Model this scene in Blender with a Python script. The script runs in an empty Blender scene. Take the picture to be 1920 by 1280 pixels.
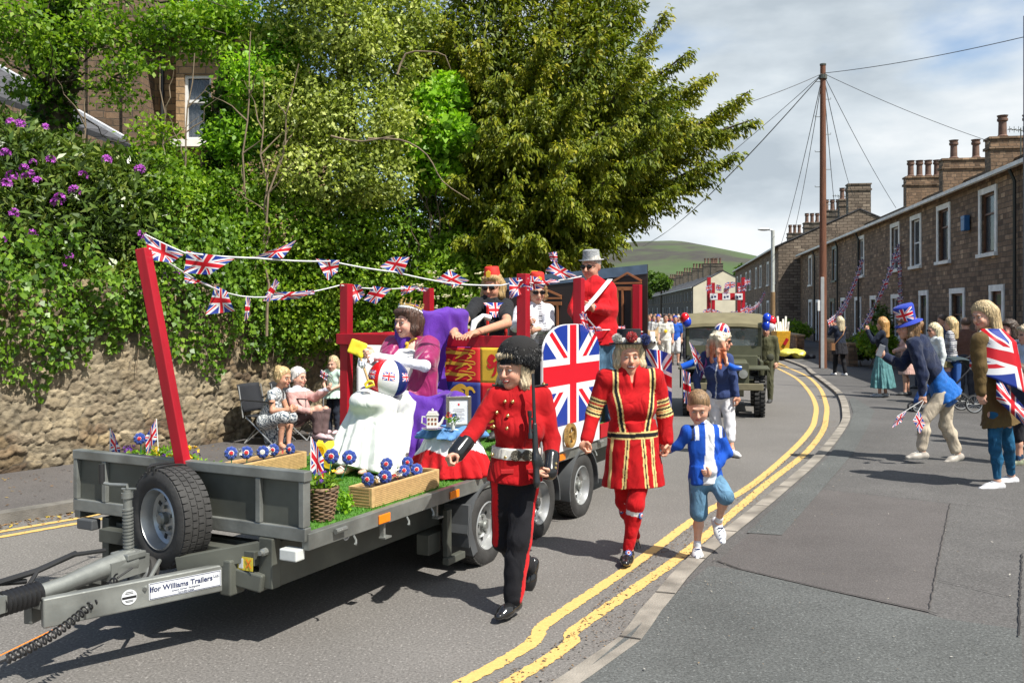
# parade float on a village street: built from the photograph, all geometry and materials procedural
import bpy,bmesh,math,random
import numpy as np
from mathutils import Vector,Matrix
random.seed(7);RNG=np.random.default_rng(11)
SC=bpy.context.scene;COL=SC.collection
FPX=1770.0;CAMZ=1.9
R=math.radians
def P(u,v,d):
 """world point seen at photo position (u, v) at distance d (used to survey positions)"""
 return Vector(((u-960)/FPX*d,d,CAMZ-(v-582)/FPX*d))
def G(u,v,z=0.0):
 d=(CAMZ-z)*FPX/(v-582)
 return Vector(((u-960)/FPX*d,d,z))
MATS={}
def nodes_of(name):
 m=bpy.data.materials.new(name);m.use_nodes=True
 nt=m.node_tree;b=nt.nodes['Principled BSDF']
 return m,nt,b
def N(nt,t,**kw):
 n=nt.nodes.new(t)
 for k,v in kw.items():
  if k.startswith('i_'):
   key=k[2:].replace('_',' ')
   n.inputs[key].default_value=v
  else:
   setattr(n,k,v)
 return n
def mat(name,col,rough=0.6,metal=0.0,var=0.12,scale=8.0,bump=0.0,bscale=60.0,spec=0.5,coat=0.0,var_rough=0.0,sheen=0.0,trans=0.0,detail=4.0,stretch=None,attr=None,sub=0.0,crease=0.0,cs=6.0):
 if name in MATS:return MATS[name]
 m,nt,b=nodes_of(name)
 L=nt.links
 tc=N(nt,'ShaderNodeTexCoord')
 src=tc.outputs['Object']
 if stretch:
  mp=N(nt,'ShaderNodeMapping');mp.inputs['Scale'].default_value=stretch
  L.new(src,mp.inputs['Vector']);src=mp.outputs[0]
 nz=N(nt,'ShaderNodeTexNoise');nz.inputs['Scale'].default_value=scale;nz.inputs['Detail'].default_value=detail
 L.new(src,nz.inputs['Vector'])
 mr=N(nt,'ShaderNodeMapRange');mr.inputs['From Min'].default_value=.3;mr.inputs['From Max'].default_value=.7
 mr.inputs['To Min'].default_value=1-var;mr.inputs['To Max'].default_value=1+var
 L.new(nz.outputs['Fac'],mr.inputs['Value'])
 mul=N(nt,'ShaderNodeVectorMath',operation='SCALE')
 if attr:
  at=N(nt,'ShaderNodeAttribute');at.attribute_name=attr
  L.new(at.outputs['Color'],mul.inputs[0])
 else:
  mul.inputs[0].default_value=col[:3]
 L.new(mr.outputs[0],mul.inputs['Scale'])
 L.new(mul.outputs[0],b.inputs['Base Color'])
 b.inputs['Roughness'].default_value=rough
 if var_rough:
  r2=N(nt,'ShaderNodeMapRange');r2.inputs['To Min'].default_value=rough-var_rough;r2.inputs['To Max'].default_value=rough+var_rough
  L.new(nz.outputs['Fac'],r2.inputs['Value']);L.new(r2.outputs[0],b.inputs['Roughness'])
 b.inputs['Metallic'].default_value=metal
 b.inputs['Specular IOR Level'].default_value=spec
 b.inputs['Coat Weight'].default_value=coat
 b.inputs['Sheen Weight'].default_value=sheen
 b.inputs['Transmission Weight'].default_value=trans
 if sub:
  b.inputs['Subsurface Weight'].default_value=sub
  b.inputs['Subsurface Radius'].default_value=(.012,.005,.003)
  b.inputs['Subsurface Scale'].default_value=1.0
 if bump:
  n2=N(nt,'ShaderNodeTexNoise');n2.inputs['Scale'].default_value=bscale;n2.inputs['Detail'].default_value=3
  L.new(src,n2.inputs['Vector'])
  bp=N(nt,'ShaderNodeBump');bp.inputs['Strength'].default_value=bump;bp.inputs['Distance'].default_value=0.01
  L.new(n2.outputs['Fac'],bp.inputs['Height']);L.new(bp.outputs[0],b.inputs['Normal'])
  if crease:
   n3=N(nt,'ShaderNodeTexNoise');n3.inputs['Scale'].default_value=cs;n3.inputs['Detail'].default_value=2.6;n3.inputs['Distortion'].default_value=.9;n3.inputs['Roughness'].default_value=.45
   mp3=N(nt,'ShaderNodeMapping');mp3.inputs['Scale'].default_value=(1.5,1.5,.8);L.new(src,mp3.inputs['Vector']);L.new(mp3.outputs[0],n3.inputs['Vector'])
   op=math_expr(nt);rg=op('SQRT',op('MULTIPLY_ADD',op('SUBTRACT',n3.outputs['Fac'],.5),op('SUBTRACT',n3.outputs['Fac'],.5),.0004))
   b2=N(nt,'ShaderNodeBump');b2.inputs['Strength'].default_value=crease;b2.inputs['Distance'].default_value=.06;L.new(rg,b2.inputs['Height']);L.new(bp.outputs[0],b2.inputs['Normal']);L.new(b2.outputs[0],b.inputs['Normal'])
 MATS[name]=m
 return m
def leafmat(name,cols,trans=0.35,rough=0.45,spec=0.35):
 """leaf colour drawn per leaf from the Col attribute's red channel"""
 if name in MATS:return MATS[name]
 m,nt,b=nodes_of(name);L=nt.links
 at=N(nt,'ShaderNodeAttribute');at.attribute_name='Col'
 cr=N(nt,'ShaderNodeValToRGB')
 el=cr.color_ramp.elements
 while len(el)<len(cols):el.new(0.5)
 for i,c in enumerate(cols):
  el[i].position=i/(len(cols)-1);el[i].color=(*c,1)
 L.new(at.outputs['Fac'],cr.inputs['Fac'])
 L.new(cr.outputs[0],b.inputs['Base Color'])
 b.inputs['Roughness'].default_value=rough;b.inputs['Specular IOR Level'].default_value=spec
 tr=N(nt,'ShaderNodeBsdfTranslucent');mx=N(nt,'ShaderNodeMixShader');mx.inputs[0].default_value=trans
 br=N(nt,'ShaderNodeVectorMath',operation='MULTIPLY');br.inputs[1].default_value=(1.5,1.6,.6)
 L.new(cr.outputs[0],br.inputs[0]);L.new(br.outputs[0],tr.inputs['Color'])
 out=nt.nodes['Material Output']
 L.new(b.outputs[0],mx.inputs[1]);L.new(tr.outputs[0],mx.inputs[2]);L.new(mx.outputs[0],out.inputs[0])
 MATS[name]=m;return m
def math_expr(nt):
 """tiny expression helper for shader maths"""
 def op(o,a,b=None,c=None):
  n=nt.nodes.new('ShaderNodeMath');n.operation=o
  for i,x in enumerate((a,b,c)):
   if x is None:continue
   if isinstance(x,(int,float)):n.inputs[i].default_value=x
   else:nt.links.new(x,n.inputs[i])
  return n.outputs[0]
 return op
def flag_mat(name='union_flag_cloth',rough=.55,trans=.25,scale=1.0):
 if name in MATS:return MATS[name]
 m,nt,b=nodes_of(name);L=nt.links;op=math_expr(nt)
 uv=N(nt,'ShaderNodeUVMap');uv.uv_map='UVMap'
 sp=N(nt,'ShaderNodeSeparateXYZ');L.new(uv.outputs[0],sp.inputs[0])
 x=op('MULTIPLY',op('SUBTRACT',sp.outputs[0],.5),50.0)
 y=op('MULTIPLY',op('SUBTRACT',sp.outputs[1],.5),30.0)
 ax=op('ABSOLUTE',x);ay=op('ABSOLUTE',y)
 n=math.hypot(50,30)
 d1=op('SUBTRACT',op('MULTIPLY',x,30/n),op('MULTIPLY',y,50/n))
 d2=op('ADD',op('MULTIPLY',x,30/n),op('MULTIPLY',y,50/n))
 wd=op('LESS_THAN',op('MINIMUM',op('ABSOLUTE',d1),op('ABSOLUTE',d2)),3.0)
 sx=op('SIGN',x)
 r1=op('MULTIPLY',d1,sx);r2=op('MULTIPLY',d2,sx)
 def band(r):return op('MULTIPLY',op('GREATER_THAN',r,0.0),op('LESS_THAN',r,2.0))
 a1=op('MULTIPLY',band(op('MULTIPLY',r1,1.0)),1.0)
 a2=op('MULTIPLY',band(op('MULTIPLY',r2,-1.0)),1.0)
 rd=op('MAXIMUM',a1,a2)
 wc=op('LESS_THAN',op('MINIMUM',ax,ay),5.0)
 rc=op('LESS_THAN',op('MINIMUM',ax,ay),3.0)
 def mix(f,c1,c2):
  mx=N(nt,'ShaderNodeMix',data_type='RGBA');L.new(f,mx.inputs[0])
  for i,c in((6,c1),(7,c2)):
   if isinstance(c,tuple):mx.inputs[i].default_value=(*c,1)
   else:L.new(c,mx.inputs[i])
  return mx.outputs[2]
 blue=(.012,.04,.30);red=(.62,.008,.02);white=(.78,.78,.80)
 c=mix(wd,blue,white);c=mix(rd,c,red);c=mix(wc,c,white);c=mix(rc,c,red)
 L.new(c,b.inputs['Base Color']);b.inputs['Roughness'].default_value=rough
 tr=N(nt,'ShaderNodeBsdfTranslucent');L.new(c,tr.inputs[0])
 mx=N(nt,'ShaderNodeMixShader');mx.inputs[0].default_value=trans
 L.new(b.outputs[0],mx.inputs[1]);L.new(tr.outputs[0],mx.inputs[2]);L.new(mx.outputs[0],nt.nodes['Material Output'].inputs[0])
 MATS[name]=m;return m
def tag(o,label=None,cat=None,group=None,kind=None):
 if label:o['label']=label
 if cat:o['category']=cat
 if group:o['group']=group
 if kind:o['kind']=kind
 return o
def empty(name,loc=(0,0,0),rz=0,label=None,cat=None,group=None):
 o=bpy.data.objects.new(name,None);COL.objects.link(o)
 o.location=loc;o.rotation_euler=(0,0,rz);o.empty_display_size=.1
 return tag(o,label,cat,group)
def copy_tree(o,parent=None):
 c=o.copy();COL.objects.link(c);c.parent=parent
 for ch in o.children:copy_tree(ch,c)
 return c
def link(name,me,m=None,parent=None,loc=None,world=False):
 """link a mesh; if its vertices are in world coordinates they are moved into the parent's frame"""
 if m is not None:
  for x in(m if isinstance(m,(list,tuple))else[m]):me.materials.append(x)
 o=bpy.data.objects.new(name,me);COL.objects.link(o)
 if loc is not None:o.location=loc
 if parent is not None:
  o.parent=parent
  if world:o.matrix_parent_inverse=wm(parent).inverted()
 return o
def wm(o):
 M=Matrix.LocRotScale(o.location,o.rotation_euler,o.scale)
 if o.parent:M=wm(o.parent)@o.matrix_parent_inverse@M
 return M
class MB:
 """mesh builder"""
 def __init__(s):s.v=[];s.f=[];s.uv=None;s.mi=[]
 def add(s,vs,fs,mi=0):
  o=len(s.v);s.v.extend([tuple(x)for x in vs]);s.f.extend([tuple(i+o for i in f)for f in fs]);s.mi.extend([mi]*len(fs));return s
 def box(s,c,d,rot=None,mi=0,taper=1.0):
  hx,hy,hz=d[0]/2,d[1]/2,d[2]/2
  vs=[Vector((x*(taper if z>0 else 1),y*(taper if z>0 else 1),z))for z in(-hz,hz)for x,y in((-hx,-hy),(hx,-hy),(hx,hy),(-hx,hy))]
  if rot is not None:vs=[rot@v for v in vs]
  c=Vector(c)
  return s.add([v+c for v in vs],[(3,2,1,0),(4,5,6,7),(0,1,5,4),(1,2,6,5),(2,3,7,6),(3,0,4,7)],mi)
 def bar(s,a,b,w,h=None,mi=0,up=(0,0,1)):
  """rectangular bar from a to b, w wide sideways, h along up"""
  a=Vector(a);b=Vector(b);h=h or w;t=(b-a);L=t.length;t.normalize()
  up=Vector(up)
  if abs(t.dot(up))>.98:up=Vector((0,1,0))
  r=t.cross(up).normalized();n=r.cross(t).normalized()
  rot=Matrix((r,t,n)).transposed()
  return s.box((a+b)/2,(w,L,h),rot,mi)
 def tube(s,pts,rad,n=8,mi=0,cap=True):
  pts=[Vector(p)for p in pts];rs=rad if isinstance(rad,(list,tuple))else[rad]*len(pts)
  o=len(s.v);prev=None;k=len(pts)
  for i,p in enumerate(pts):
   t=(pts[min(i+1,k-1)]-pts[max(i-1,0)])
   if t.length<1e-9:t=Vector((0,0,1))
   t.normalize()
   if prev is None:
    ref=Vector((0,0,1))if abs(t.z)<.9 else Vector((1,0,0))
    r=t.cross(ref).normalized()
   else:
    r=(prev-t*prev.dot(t)).normalized()
   prev=r;q=t.cross(r)
   for j in range(n):
    a=2*math.pi*j/n
    s.v.append(tuple(p+(r*math.cos(a)+q*math.sin(a))*rs[i]))
  for i in range(k-1):
   for j in range(n):
    a=o+i*n+j;b=o+i*n+(j+1)%n
    s.f.append((a,b,b+n,a+n));s.mi.append(mi)
  if cap:
   s.f.append(tuple(o+j for j in reversed(range(n))));s.mi.append(mi)
   s.f.append(tuple(o+(k-1)*n+j for j in range(n)));s.mi.append(mi)
  return s
 def lathe(s,prof,c=(0,0,0),axis='Z',n=24,mi=0,rot=None,close=False,cap=True):
  """prof: list of (r, h)"""
  o=len(s.v);c=Vector(c)
  for r,h in prof:
   for j in range(n):
    a=2*math.pi*j/n
    v=Vector((r*math.cos(a),r*math.sin(a),h))
    if axis=='X':v=Vector((v.z,v.x,v.y))
    if axis=='Y':v=Vector((v.x,v.z,-v.y))
    if rot is not None:v=rot@v
    s.v.append(tuple(v+c))
  k=len(prof)
  for i in range(k-1+(1 if close else 0)):
   for j in range(n):
    a=o+i*n+j;b=o+i*n+(j+1)%n;i2=(i+1)%k
    s.f.append((a,b,o+i2*n+(j+1)%n,o+i2*n+j));s.mi.append(mi)
  if not close and cap:
   if prof[0][0]>1e-5:s.f.append(tuple(o+j for j in reversed(range(n))));s.mi.append(mi)
   if prof[-1][0]>1e-5:s.f.append(tuple(o+(k-1)*n+j for j in range(n)));s.mi.append(mi)
  return s
 def poly(s,pts,thick,nrm,mi=0):
  """extruded polygon: pts in 3-D on a plane, thickness along nrm"""
  nrm=Vector(nrm).normalized()*thick;k=len(pts);o=len(s.v)
  s.v.extend([tuple(Vector(p))for p in pts]);s.v.extend([tuple(Vector(p)+nrm)for p in pts])
  fs=[tuple(o+i for i in reversed(range(k))),tuple(o+k+i for i in range(k))]
  fs+=[(o+i,o+(i+1)%k,o+k+(i+1)%k,o+k+i)for i in range(k)]
  s.f.extend(fs);s.mi.extend([mi]*len(fs));return s
 def sphere(s,c,r,n=12,mi=0,sq=(1,1,1),rot=None):
  prof=[]
  c=Vector(c);o=len(s.v);m=n//2
  for i in range(m+1):
   a=math.pi*i/m
   for j in range(n):
    b=2*math.pi*j/n
    v=Vector((math.sin(a)*math.cos(b)*r*sq[0],math.sin(a)*math.sin(b)*r*sq[1],-math.cos(a)*r*sq[2]))
    if rot is not None:v=rot@v
    s.v.append(tuple(c+v))
  for i in range(m):
   for j in range(n):
    a=o+i*n+j;b=o+i*n+(j+1)%n
    s.f.append((a,b,b+n,a+n));s.mi.append(mi)
  return s
 def build(s,name,m,parent=None,smooth=False,bevel=0.0,world=False,loc=None,wn=True,angle=40):
  me=bpy.data.meshes.new(name);me.from_pydata([tuple(v)for v in s.v],[],s.f)
  me.polygons.foreach_set('material_index',np.array(s.mi,dtype=np.int32))if s.mi else None
  bm=bmesh.new();bm.from_mesh(me)
  bmesh.ops.remove_doubles(bm,verts=bm.verts,dist=1e-6)
  bmesh.ops.recalc_face_normals(bm,faces=bm.faces)
  bm.to_mesh(me);bm.free()
  if smooth:
   me.polygons.foreach_set('use_smooth',[True]*len(me.polygons))
   try:me.set_sharp_from_angle(angle=R(angle))
   except Exception:pass
  me.update()
  o=link(name,me,m,parent,loc,world)
  if bevel:
   b=o.modifiers.new('Bevel','BEVEL');b.width=bevel;b.segments=2;b.limit_method='ANGLE';b.angle_limit=R(40)
   b.harden_normals=False
  return o
def grid_sheet(name,fn,nu,nv,m,parent=None,uvfn=None,thick=0.0,world=False,smooth=True,loc=None):
 """fn(s,t)->point over 0..1 x 0..1, UV = (s,t)"""
 vs=[tuple(fn(i/nu,j/nv))for j in range(nv+1)for i in range(nu+1)]
 fs=[(j*(nu+1)+i,j*(nu+1)+i+1,(j+1)*(nu+1)+i+1,(j+1)*(nu+1)+i)for j in range(nv)for i in range(nu)]
 me=bpy.data.meshes.new(name);me.from_pydata(vs,[],fs)
 uvl=me.uv_layers.new(name='UVMap')
 for l in me.loops:
  i=l.vertex_index%(nu+1);j=l.vertex_index//(nu+1)
  uvl.data[l.index].uv=uvfn(i/nu,j/nv)if uvfn else(i/nu,j/nv)
 if smooth:me.polygons.foreach_set('use_smooth',[True]*len(me.polygons))
 o=link(name,me,m,parent,loc,world)
 if thick:
  md=o.modifiers.new('Solidify','SOLIDIFY');md.thickness=thick;md.offset=0
 return o
def fast_mesh(name,V,Fq,cols=None,smooth=True,uv=None):
 """numpy arrays -> mesh; Fq (n,k) indices"""
 me=bpy.data.meshes.new(name);V=np.ascontiguousarray(V,dtype=np.float32);n,k=Fq.shape
 me.vertices.add(len(V));me.vertices.foreach_set('co',V.ravel())
 me.loops.add(n*k);me.loops.foreach_set('vertex_index',np.ascontiguousarray(Fq,dtype=np.int32).ravel())
 me.polygons.add(n)
 me.polygons.foreach_set('loop_start',np.arange(0,n*k,k,dtype=np.int32))
 me.polygons.foreach_set('loop_total',np.full(n,k,dtype=np.int32))
 if smooth:me.polygons.foreach_set('use_smooth',np.ones(n,dtype=bool))
 if cols is not None:
  a=me.color_attributes.new('Col','FLOAT_COLOR','POINT')
  c4=np.ones((len(V),4),dtype=np.float32);c4[:,:3]=cols
  a.data.foreach_set('color',c4.ravel())
 if uv is not None:
  l=me.uv_layers.new(name='UVMap');l.data.foreach_set('uv',np.ascontiguousarray(uv[Fq.ravel()],dtype=np.float32).ravel())
 me.update(calc_edges=True);me.validate(clean_customdata=False)
 return me
def A(v):return np.array(v,dtype=np.float64)
class Field:
 """smoothly blended distance field of tapered limbs and ellipsoids, meshed by surface nets"""
 def __init__(s):s.p=[];s.cut=[];s.sub=[]
 def cone(s,a,b,ra,rb,k=.03,w=None,f=1.0,col=None):
  a,b=A(a),A(b);ax=None if w is None else A(w)/np.linalg.norm(A(w))
  m=max(ra,rb)
  lo=np.minimum(a,b)-m;hi=np.maximum(a,b)+m
  def fn(X,Y,Z):
   d=b-a;L=max(d@d,1e-12)
   px,py,pz=X-a[0],Y-a[1],Z-a[2]
   t=np.clip((px*d[0]+py*d[1]+pz*d[2])/L,0,1)
   qx,qy,qz=px-t*d[0],py-t*d[1],pz-t*d[2]
   if ax is not None:
    q=(qx*ax[0]+qy*ax[1]+qz*ax[2])*(1/f-1)
    qx=qx+ax[0]*q;qy=qy+ax[1]*q;qz=qz+ax[2]*q
   dd=np.sqrt(qx*qx+qy*qy+qz*qz)-(ra+(rb-ra)*t)
   return dd*(f if(ax is not None and f<1)else 1)
  s.p.append((lo,hi,fn,k,col));return s
 def ell(s,c,r,rot=None,k=.02,col=None,sub=False):
  c=A(c);r=A(r);M=np.eye(3)if rot is None else np.array(rot)
  m=r.max();mr=r.min()
  def fn(X,Y,Z):
   p=[X-c[0],Y-c[1],Z-c[2]]
   q=[(M[0][i]*p[0]+M[1][i]*p[1]+M[2][i]*p[2])for i in range(3)]
   k0=np.sqrt((q[0]/r[0])**2+(q[1]/r[1])**2+(q[2]/r[2])**2)
   k1=np.sqrt((q[0]/r[0]**2)**2+(q[1]/r[1]**2)**2+(q[2]/r[2]**2)**2)+1e-9
   return k0*(k0-1)/k1
  (s.sub if sub else s.p).append((c-m,c+m,fn,k,col));return s
 def skirt(s,a,b,ra,rb,w,k=.02,rip=0.0,nr=11,col=None,ph=0.0,bulge=0.0):
  """tapered elliptical drum from a down to b; radii (wide, deep); w = width axis"""
  a,b=A(a),A(b);w=A(w);d=b-a;L=np.linalg.norm(d);t0=d/L
  w=w-t0*(w@t0);w/=np.linalg.norm(w);e=np.cross(t0,w)
  m=max(*ra,*rb)*(1+rip)+.02
  lo=np.minimum(a,b)-m;hi=np.maximum(a,b)+m
  def fn(X,Y,Z):
   px,py,pz=X-a[0],Y-a[1],Z-a[2]
   h=px*t0[0]+py*t0[1]+pz*t0[2];t=np.clip(h/L,0,1)
   x=px*w[0]+py*w[1]+pz*w[2];y=px*e[0]+py*e[1]+pz*e[2]
   tt=t+bulge*t*(1-t)*2
   rx=ra[0]+(rb[0]-ra[0])*tt;ry=ra[1]+(rb[1]-ra[1])*tt
   th=np.arctan2(y/ry,x/rx)
   g=1+rip*t*(np.sin(nr*th+ph)*.6+np.sin((nr*2+3)*th+ph*2+h*9)*.4)
   q=np.sqrt((x/rx)**2+(y/ry)**2)
   dr=(q-g)*np.minimum(rx,ry)
   return np.maximum(dr,np.maximum(-h,h-L))
  s.p.append((lo,hi,fn,k,col));return s
 def rbox(s,c,h,rot=None,r=.01,k=.01,col=None,sub=False):
  c=A(c);h=A(h)-r;M=np.eye(3)if rot is None else np.array(rot);m=np.linalg.norm(h)+r
  def fn(X,Y,Z):
   p=[X-c[0],Y-c[1],Z-c[2]]
   q=[np.abs(M[0][i]*p[0]+M[1][i]*p[1]+M[2][i]*p[2])-h[i]for i in range(3)]
   o=np.sqrt(np.maximum(q[0],0)**2+np.maximum(q[1],0)**2+np.maximum(q[2],0)**2)
   return o+np.minimum(np.maximum(q[0],np.maximum(q[1],q[2])),0)-r
  (s.sub if sub else s.p).append((c-m,c+m,fn,k,col));return s
 def plane(s,p,n):
  """keep the side the normal points away from"""
  s.cut.append((A(p),A(n)/np.linalg.norm(A(n))));return s
 def mesh(s,name,vox,wr=0.0,wf=22.0,colfn=None,base=(.5,.5,.5),seed=0):
  pad=vox*3
  lo=np.min([p[0]for p in s.p],axis=0)-pad;hi=np.max([p[1]for p in s.p],axis=0)+pad
  dims=np.maximum(np.ceil((hi-lo)/vox).astype(int)+1,4)
  xs=[lo[i]+np.arange(dims[i])*vox for i in range(3)]
  Fd=np.full(dims,.3,dtype=np.float32)
  anyc=any(p[4]is not None for p in s.p)
  ID=np.zeros(dims,dtype=np.int16)if anyc else None
  pal=[base]
  for plo,phi,fn,k,c in s.p:
   i0=np.maximum(np.floor((plo-k-pad-lo)/vox).astype(int),0)
   i1=np.minimum(np.ceil((phi+k+pad-lo)/vox).astype(int)+1,dims)
   sl=tuple(slice(i0[i],i1[i])for i in range(3))
   X,Y,Z=np.meshgrid(xs[0][sl[0]],xs[1][sl[1]],xs[2][sl[2]],indexing='ij',sparse=True)
   d=fn(X,Y,Z);a=Fd[sl]
   if anyc:
    if c is None:ci=0
    else:
     pal.append(c);ci=len(pal)-1
    idv=ID[sl];idv[d<a]=ci
   h=np.maximum(k-np.abs(a-d),0)/k
   Fd[sl]=np.minimum(a,d)-h*h*k*.25
  for plo,phi,fn,k,c in s.sub:
   i0=np.maximum(np.floor((plo-k-pad-lo)/vox).astype(int),0)
   i1=np.minimum(np.ceil((phi+k+pad-lo)/vox).astype(int)+1,dims)
   if np.any(i1<=i0):continue
   sl=tuple(slice(i0[i],i1[i])for i in range(3))
   X,Y,Z=np.meshgrid(xs[0][sl[0]],xs[1][sl[1]],xs[2][sl[2]],indexing='ij',sparse=True)
   d=-fn(X,Y,Z);a=Fd[sl]
   h=np.maximum(k-np.abs(a-d),0)/k
   Fd[sl]=np.maximum(a,d)+h*h*k*.25
  if s.cut:
   X,Y,Z=np.meshgrid(*xs,indexing='ij',sparse=True)
   for p,n in s.cut:
    Fd=np.maximum(Fd,((X-p[0])*n[0]+(Y-p[1])*n[1]+(Z-p[2])*n[2]).astype(np.float32))
  Fd[0]=Fd[-1]=.3;Fd[:,0]=Fd[:,-1]=.3;Fd[:,:,0]=Fd[:,:,-1]=.3
  I=Fd<0
  c8=[I[a:dims[0]-1+a,b:dims[1]-1+b,c:dims[2]-1+c]for a in(0,1)for b in(0,1)for c in(0,1)]
  cnt=sum(x.astype(np.int8)for x in c8)
  act=(cnt>0)&(cnt<8)
  idx=np.argwhere(act)
  acc=np.zeros((len(idx),3));wt=np.zeros(len(idx))
  cor=[(a,b,c)for a in(0,1)for b in(0,1)for c in(0,1)]
  val={c:Fd[idx[:,0]+c[0],idx[:,1]+c[1],idx[:,2]+c[2]]for c in cor}
  for c in cor:
   for ax in range(3):
    if c[ax]:continue
    e=list(c);e[ax]=1;e=tuple(e)
    va,vb=val[c],val[e];msk=(va<0)!=(vb<0)
    t=np.where(msk,va/np.where(msk,va-vb,1),0)
    p=np.array(c,dtype=float)[None,:]+np.zeros((len(idx),3));p[:,ax]+=t
    acc+=p*msk[:,None];wt+=msk
  V=(idx+acc/wt[:,None])*vox+lo
  num=np.full(act.shape,-1,dtype=np.int64);num[act]=np.arange(len(idx))
  quads=[]
  for ax in range(3):
   o=[1 if i!=ax else 0 for i in range(3)]
   sA=tuple(slice(o[i],dims[i]-1)for i in range(3))
   sB=tuple(slice(o[i]+(1 if i==ax else 0),dims[i]-1+(1 if i==ax else 0))for i in range(3))
   a=I[sA];b=I[sB];ch=np.argwhere(a!=b);ins=a[a!=b]
   ch=ch+np.array(o)
   u,v=[(1,2),(2,0),(0,1)][ax]
   def cell(du,dv):
    q=ch.copy();q[:,u]-=du;q[:,v]-=dv
    return num[q[:,0],q[:,1],q[:,2]]
   q=np.stack([cell(1,1),cell(0,1),cell(0,0),cell(1,0)],axis=1)
   q[~ins]=q[~ins][:,::-1]
   quads.append(q)
  Q=np.concatenate(quads);Q=Q[(Q>=0).all(axis=1)]
  cols=None
  if anyc:
   ii=np.round((V-lo)/vox).astype(int)
   cols=np.array(pal)[ID[ii[:,0],ii[:,1],ii[:,2]]]
  if colfn is not None:
   if cols is None:cols=np.tile(np.array(base),(len(V),1)).astype(float)
   cols=colfn(V,cols)
  if wr:
   V=V+wrinkle(V,wf,seed)[:,None]*wr*1.5*field_normals(V,Q)
  return fast_mesh(name,V,Q,cols)
def field_normals(V,Q):
 n=np.cross(V[Q[:,2]]-V[Q[:,0]],V[Q[:,3]]-V[Q[:,1]])
 out=np.zeros_like(V)
 for i in range(4):np.add.at(out,Q[:,i],n)
 return out/(np.linalg.norm(out,axis=1,keepdims=True)+1e-12)
def wrinkle(V,f,seed=0):
 r=np.random.default_rng(seed+5);o=np.zeros(len(V))
 wx=np.sin(V@r.normal(0,f*.35,3)+r.uniform(0,6))*1.3
 for i in range(5):
  k=r.normal(0,1,3);k/=np.linalg.norm(k);k*=f*(1+i*.55)
  o+=np.sin(V@k+wx*(1+i*.3)+r.uniform(0,6))/(1+i*.5)
 return o/2.0
def frame(fwd,up=(0,0,1)):
 """columns: right, forward, up"""
 f=Vector(fwd).normalized();r=f.cross(Vector(up)).normalized();u=r.cross(f)
 return Matrix((r,f,u)).transposed()
cam=bpy.data.cameras.new('camera');cam.sensor_width=36;cam.lens=FPX/1920*36
cam.shift_y=-58/1920;cam.clip_end=6000;cam.clip_start=.05
co=bpy.data.objects.new('camera',cam);COL.objects.link(co);co.location=(0,0,CAMZ);co.rotation_euler=(R(90),0,0)
SC.camera=co
SC.cycles.max_bounces=5;SC.cycles.diffuse_bounces=3;SC.cycles.glossy_bounces=3;SC.cycles.transmission_bounces=4;SC.cycles.transparent_max_bounces=6
SC.cycles.caustics_reflective=False;SC.cycles.caustics_refractive=False
SUN_EL=55
SUN_DIR=Vector((.74,-.673,0))*math.cos(R(SUN_EL))+Vector((0,0,math.sin(R(SUN_EL))))
sl=bpy.data.lights.new('sun','SUN');sl.energy=4.8;sl.angle=R(.53);sl.color=(1,.955,.87)
so=bpy.data.objects.new('sun',sl);COL.objects.link(so);so.rotation_euler=SUN_DIR.to_track_quat('Z','Y').to_euler()
so.location=(10,-10,20)
W=bpy.data.worlds.new('World');SC.world=W;W.use_nodes=True
nt=W.node_tree;L=nt.links;bg=nt.nodes['Background']
sky=N(nt,'ShaderNodeTexSky',sky_type='NISHITA',sun_disc=False)
sky.sun_elevation=R(SUN_EL);sky.sun_rotation=math.atan2(SUN_DIR.x,SUN_DIR.y);sky.air_density=1.0;sky.dust_density=.8
tc=N(nt,'ShaderNodeTexCoord');mp=N(nt,'ShaderNodeMapping');mp.inputs['Scale'].default_value=(1,1,2.6);mp.inputs['Location'].default_value=(.35,.2,.1)
L.new(tc.outputs['Generated'],mp.inputs['Vector'])
n1=N(nt,'ShaderNodeTexNoise');n1.inputs['Scale'].default_value=1.7;n1.inputs['Detail'].default_value=7;n1.inputs['Roughness'].default_value=.5;n1.inputs['Distortion'].default_value=.15
L.new(mp.outputs[0],n1.inputs['Vector'])
n2=N(nt,'ShaderNodeTexNoise');n2.inputs['Scale'].default_value=4.2;n2.inputs['Detail'].default_value=6;n2.inputs['Roughness'].default_value=.52
L.new(mp.outputs[0],n2.inputs['Vector'])
cr=N(nt,'ShaderNodeValToRGB');e=cr.color_ramp.elements
e[0].position=.36;e[0].color=(3.1,3.55,3.95,1);e[1].position=.66;e[1].color=(5.9,6.1,6.2,1)
k=e.new(.5);k.color=(4.3,4.75,5.1,1)
L.new(n2.outputs['Fac'],cr.inputs['Fac'])
cov=N(nt,'ShaderNodeMapRange',interpolation_type='SMOOTHSTEP');cov.inputs['From Min'].default_value=.44;cov.inputs['From Max'].default_value=.55
sx=N(nt,'ShaderNodeSeparateXYZ');L.new(tc.outputs['Generated'],sx.inputs[0])
ad=N(nt,'ShaderNodeMath',operation='MULTIPLY_ADD');ad.inputs[1].default_value=.45;L.new(sx.outputs[0],ad.inputs[0]);L.new(n1.outputs['Fac'],ad.inputs[2])
L.new(ad.outputs[0],cov.inputs['Value'])
mx=N(nt,'ShaderNodeMix',data_type='RGBA');L.new(cov.outputs[0],mx.inputs[0]);L.new(sky.outputs[0],mx.inputs[6]);L.new(cr.outputs[0],mx.inputs[7])
L.new(mx.outputs[2],bg.inputs['Color']);bg.inputs['Strength'].default_value=.108
SC.view_settings.view_transform='Standard';SC.view_settings.look='None';SC.view_settings.exposure=.63;SC.view_settings.gamma=1
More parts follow.
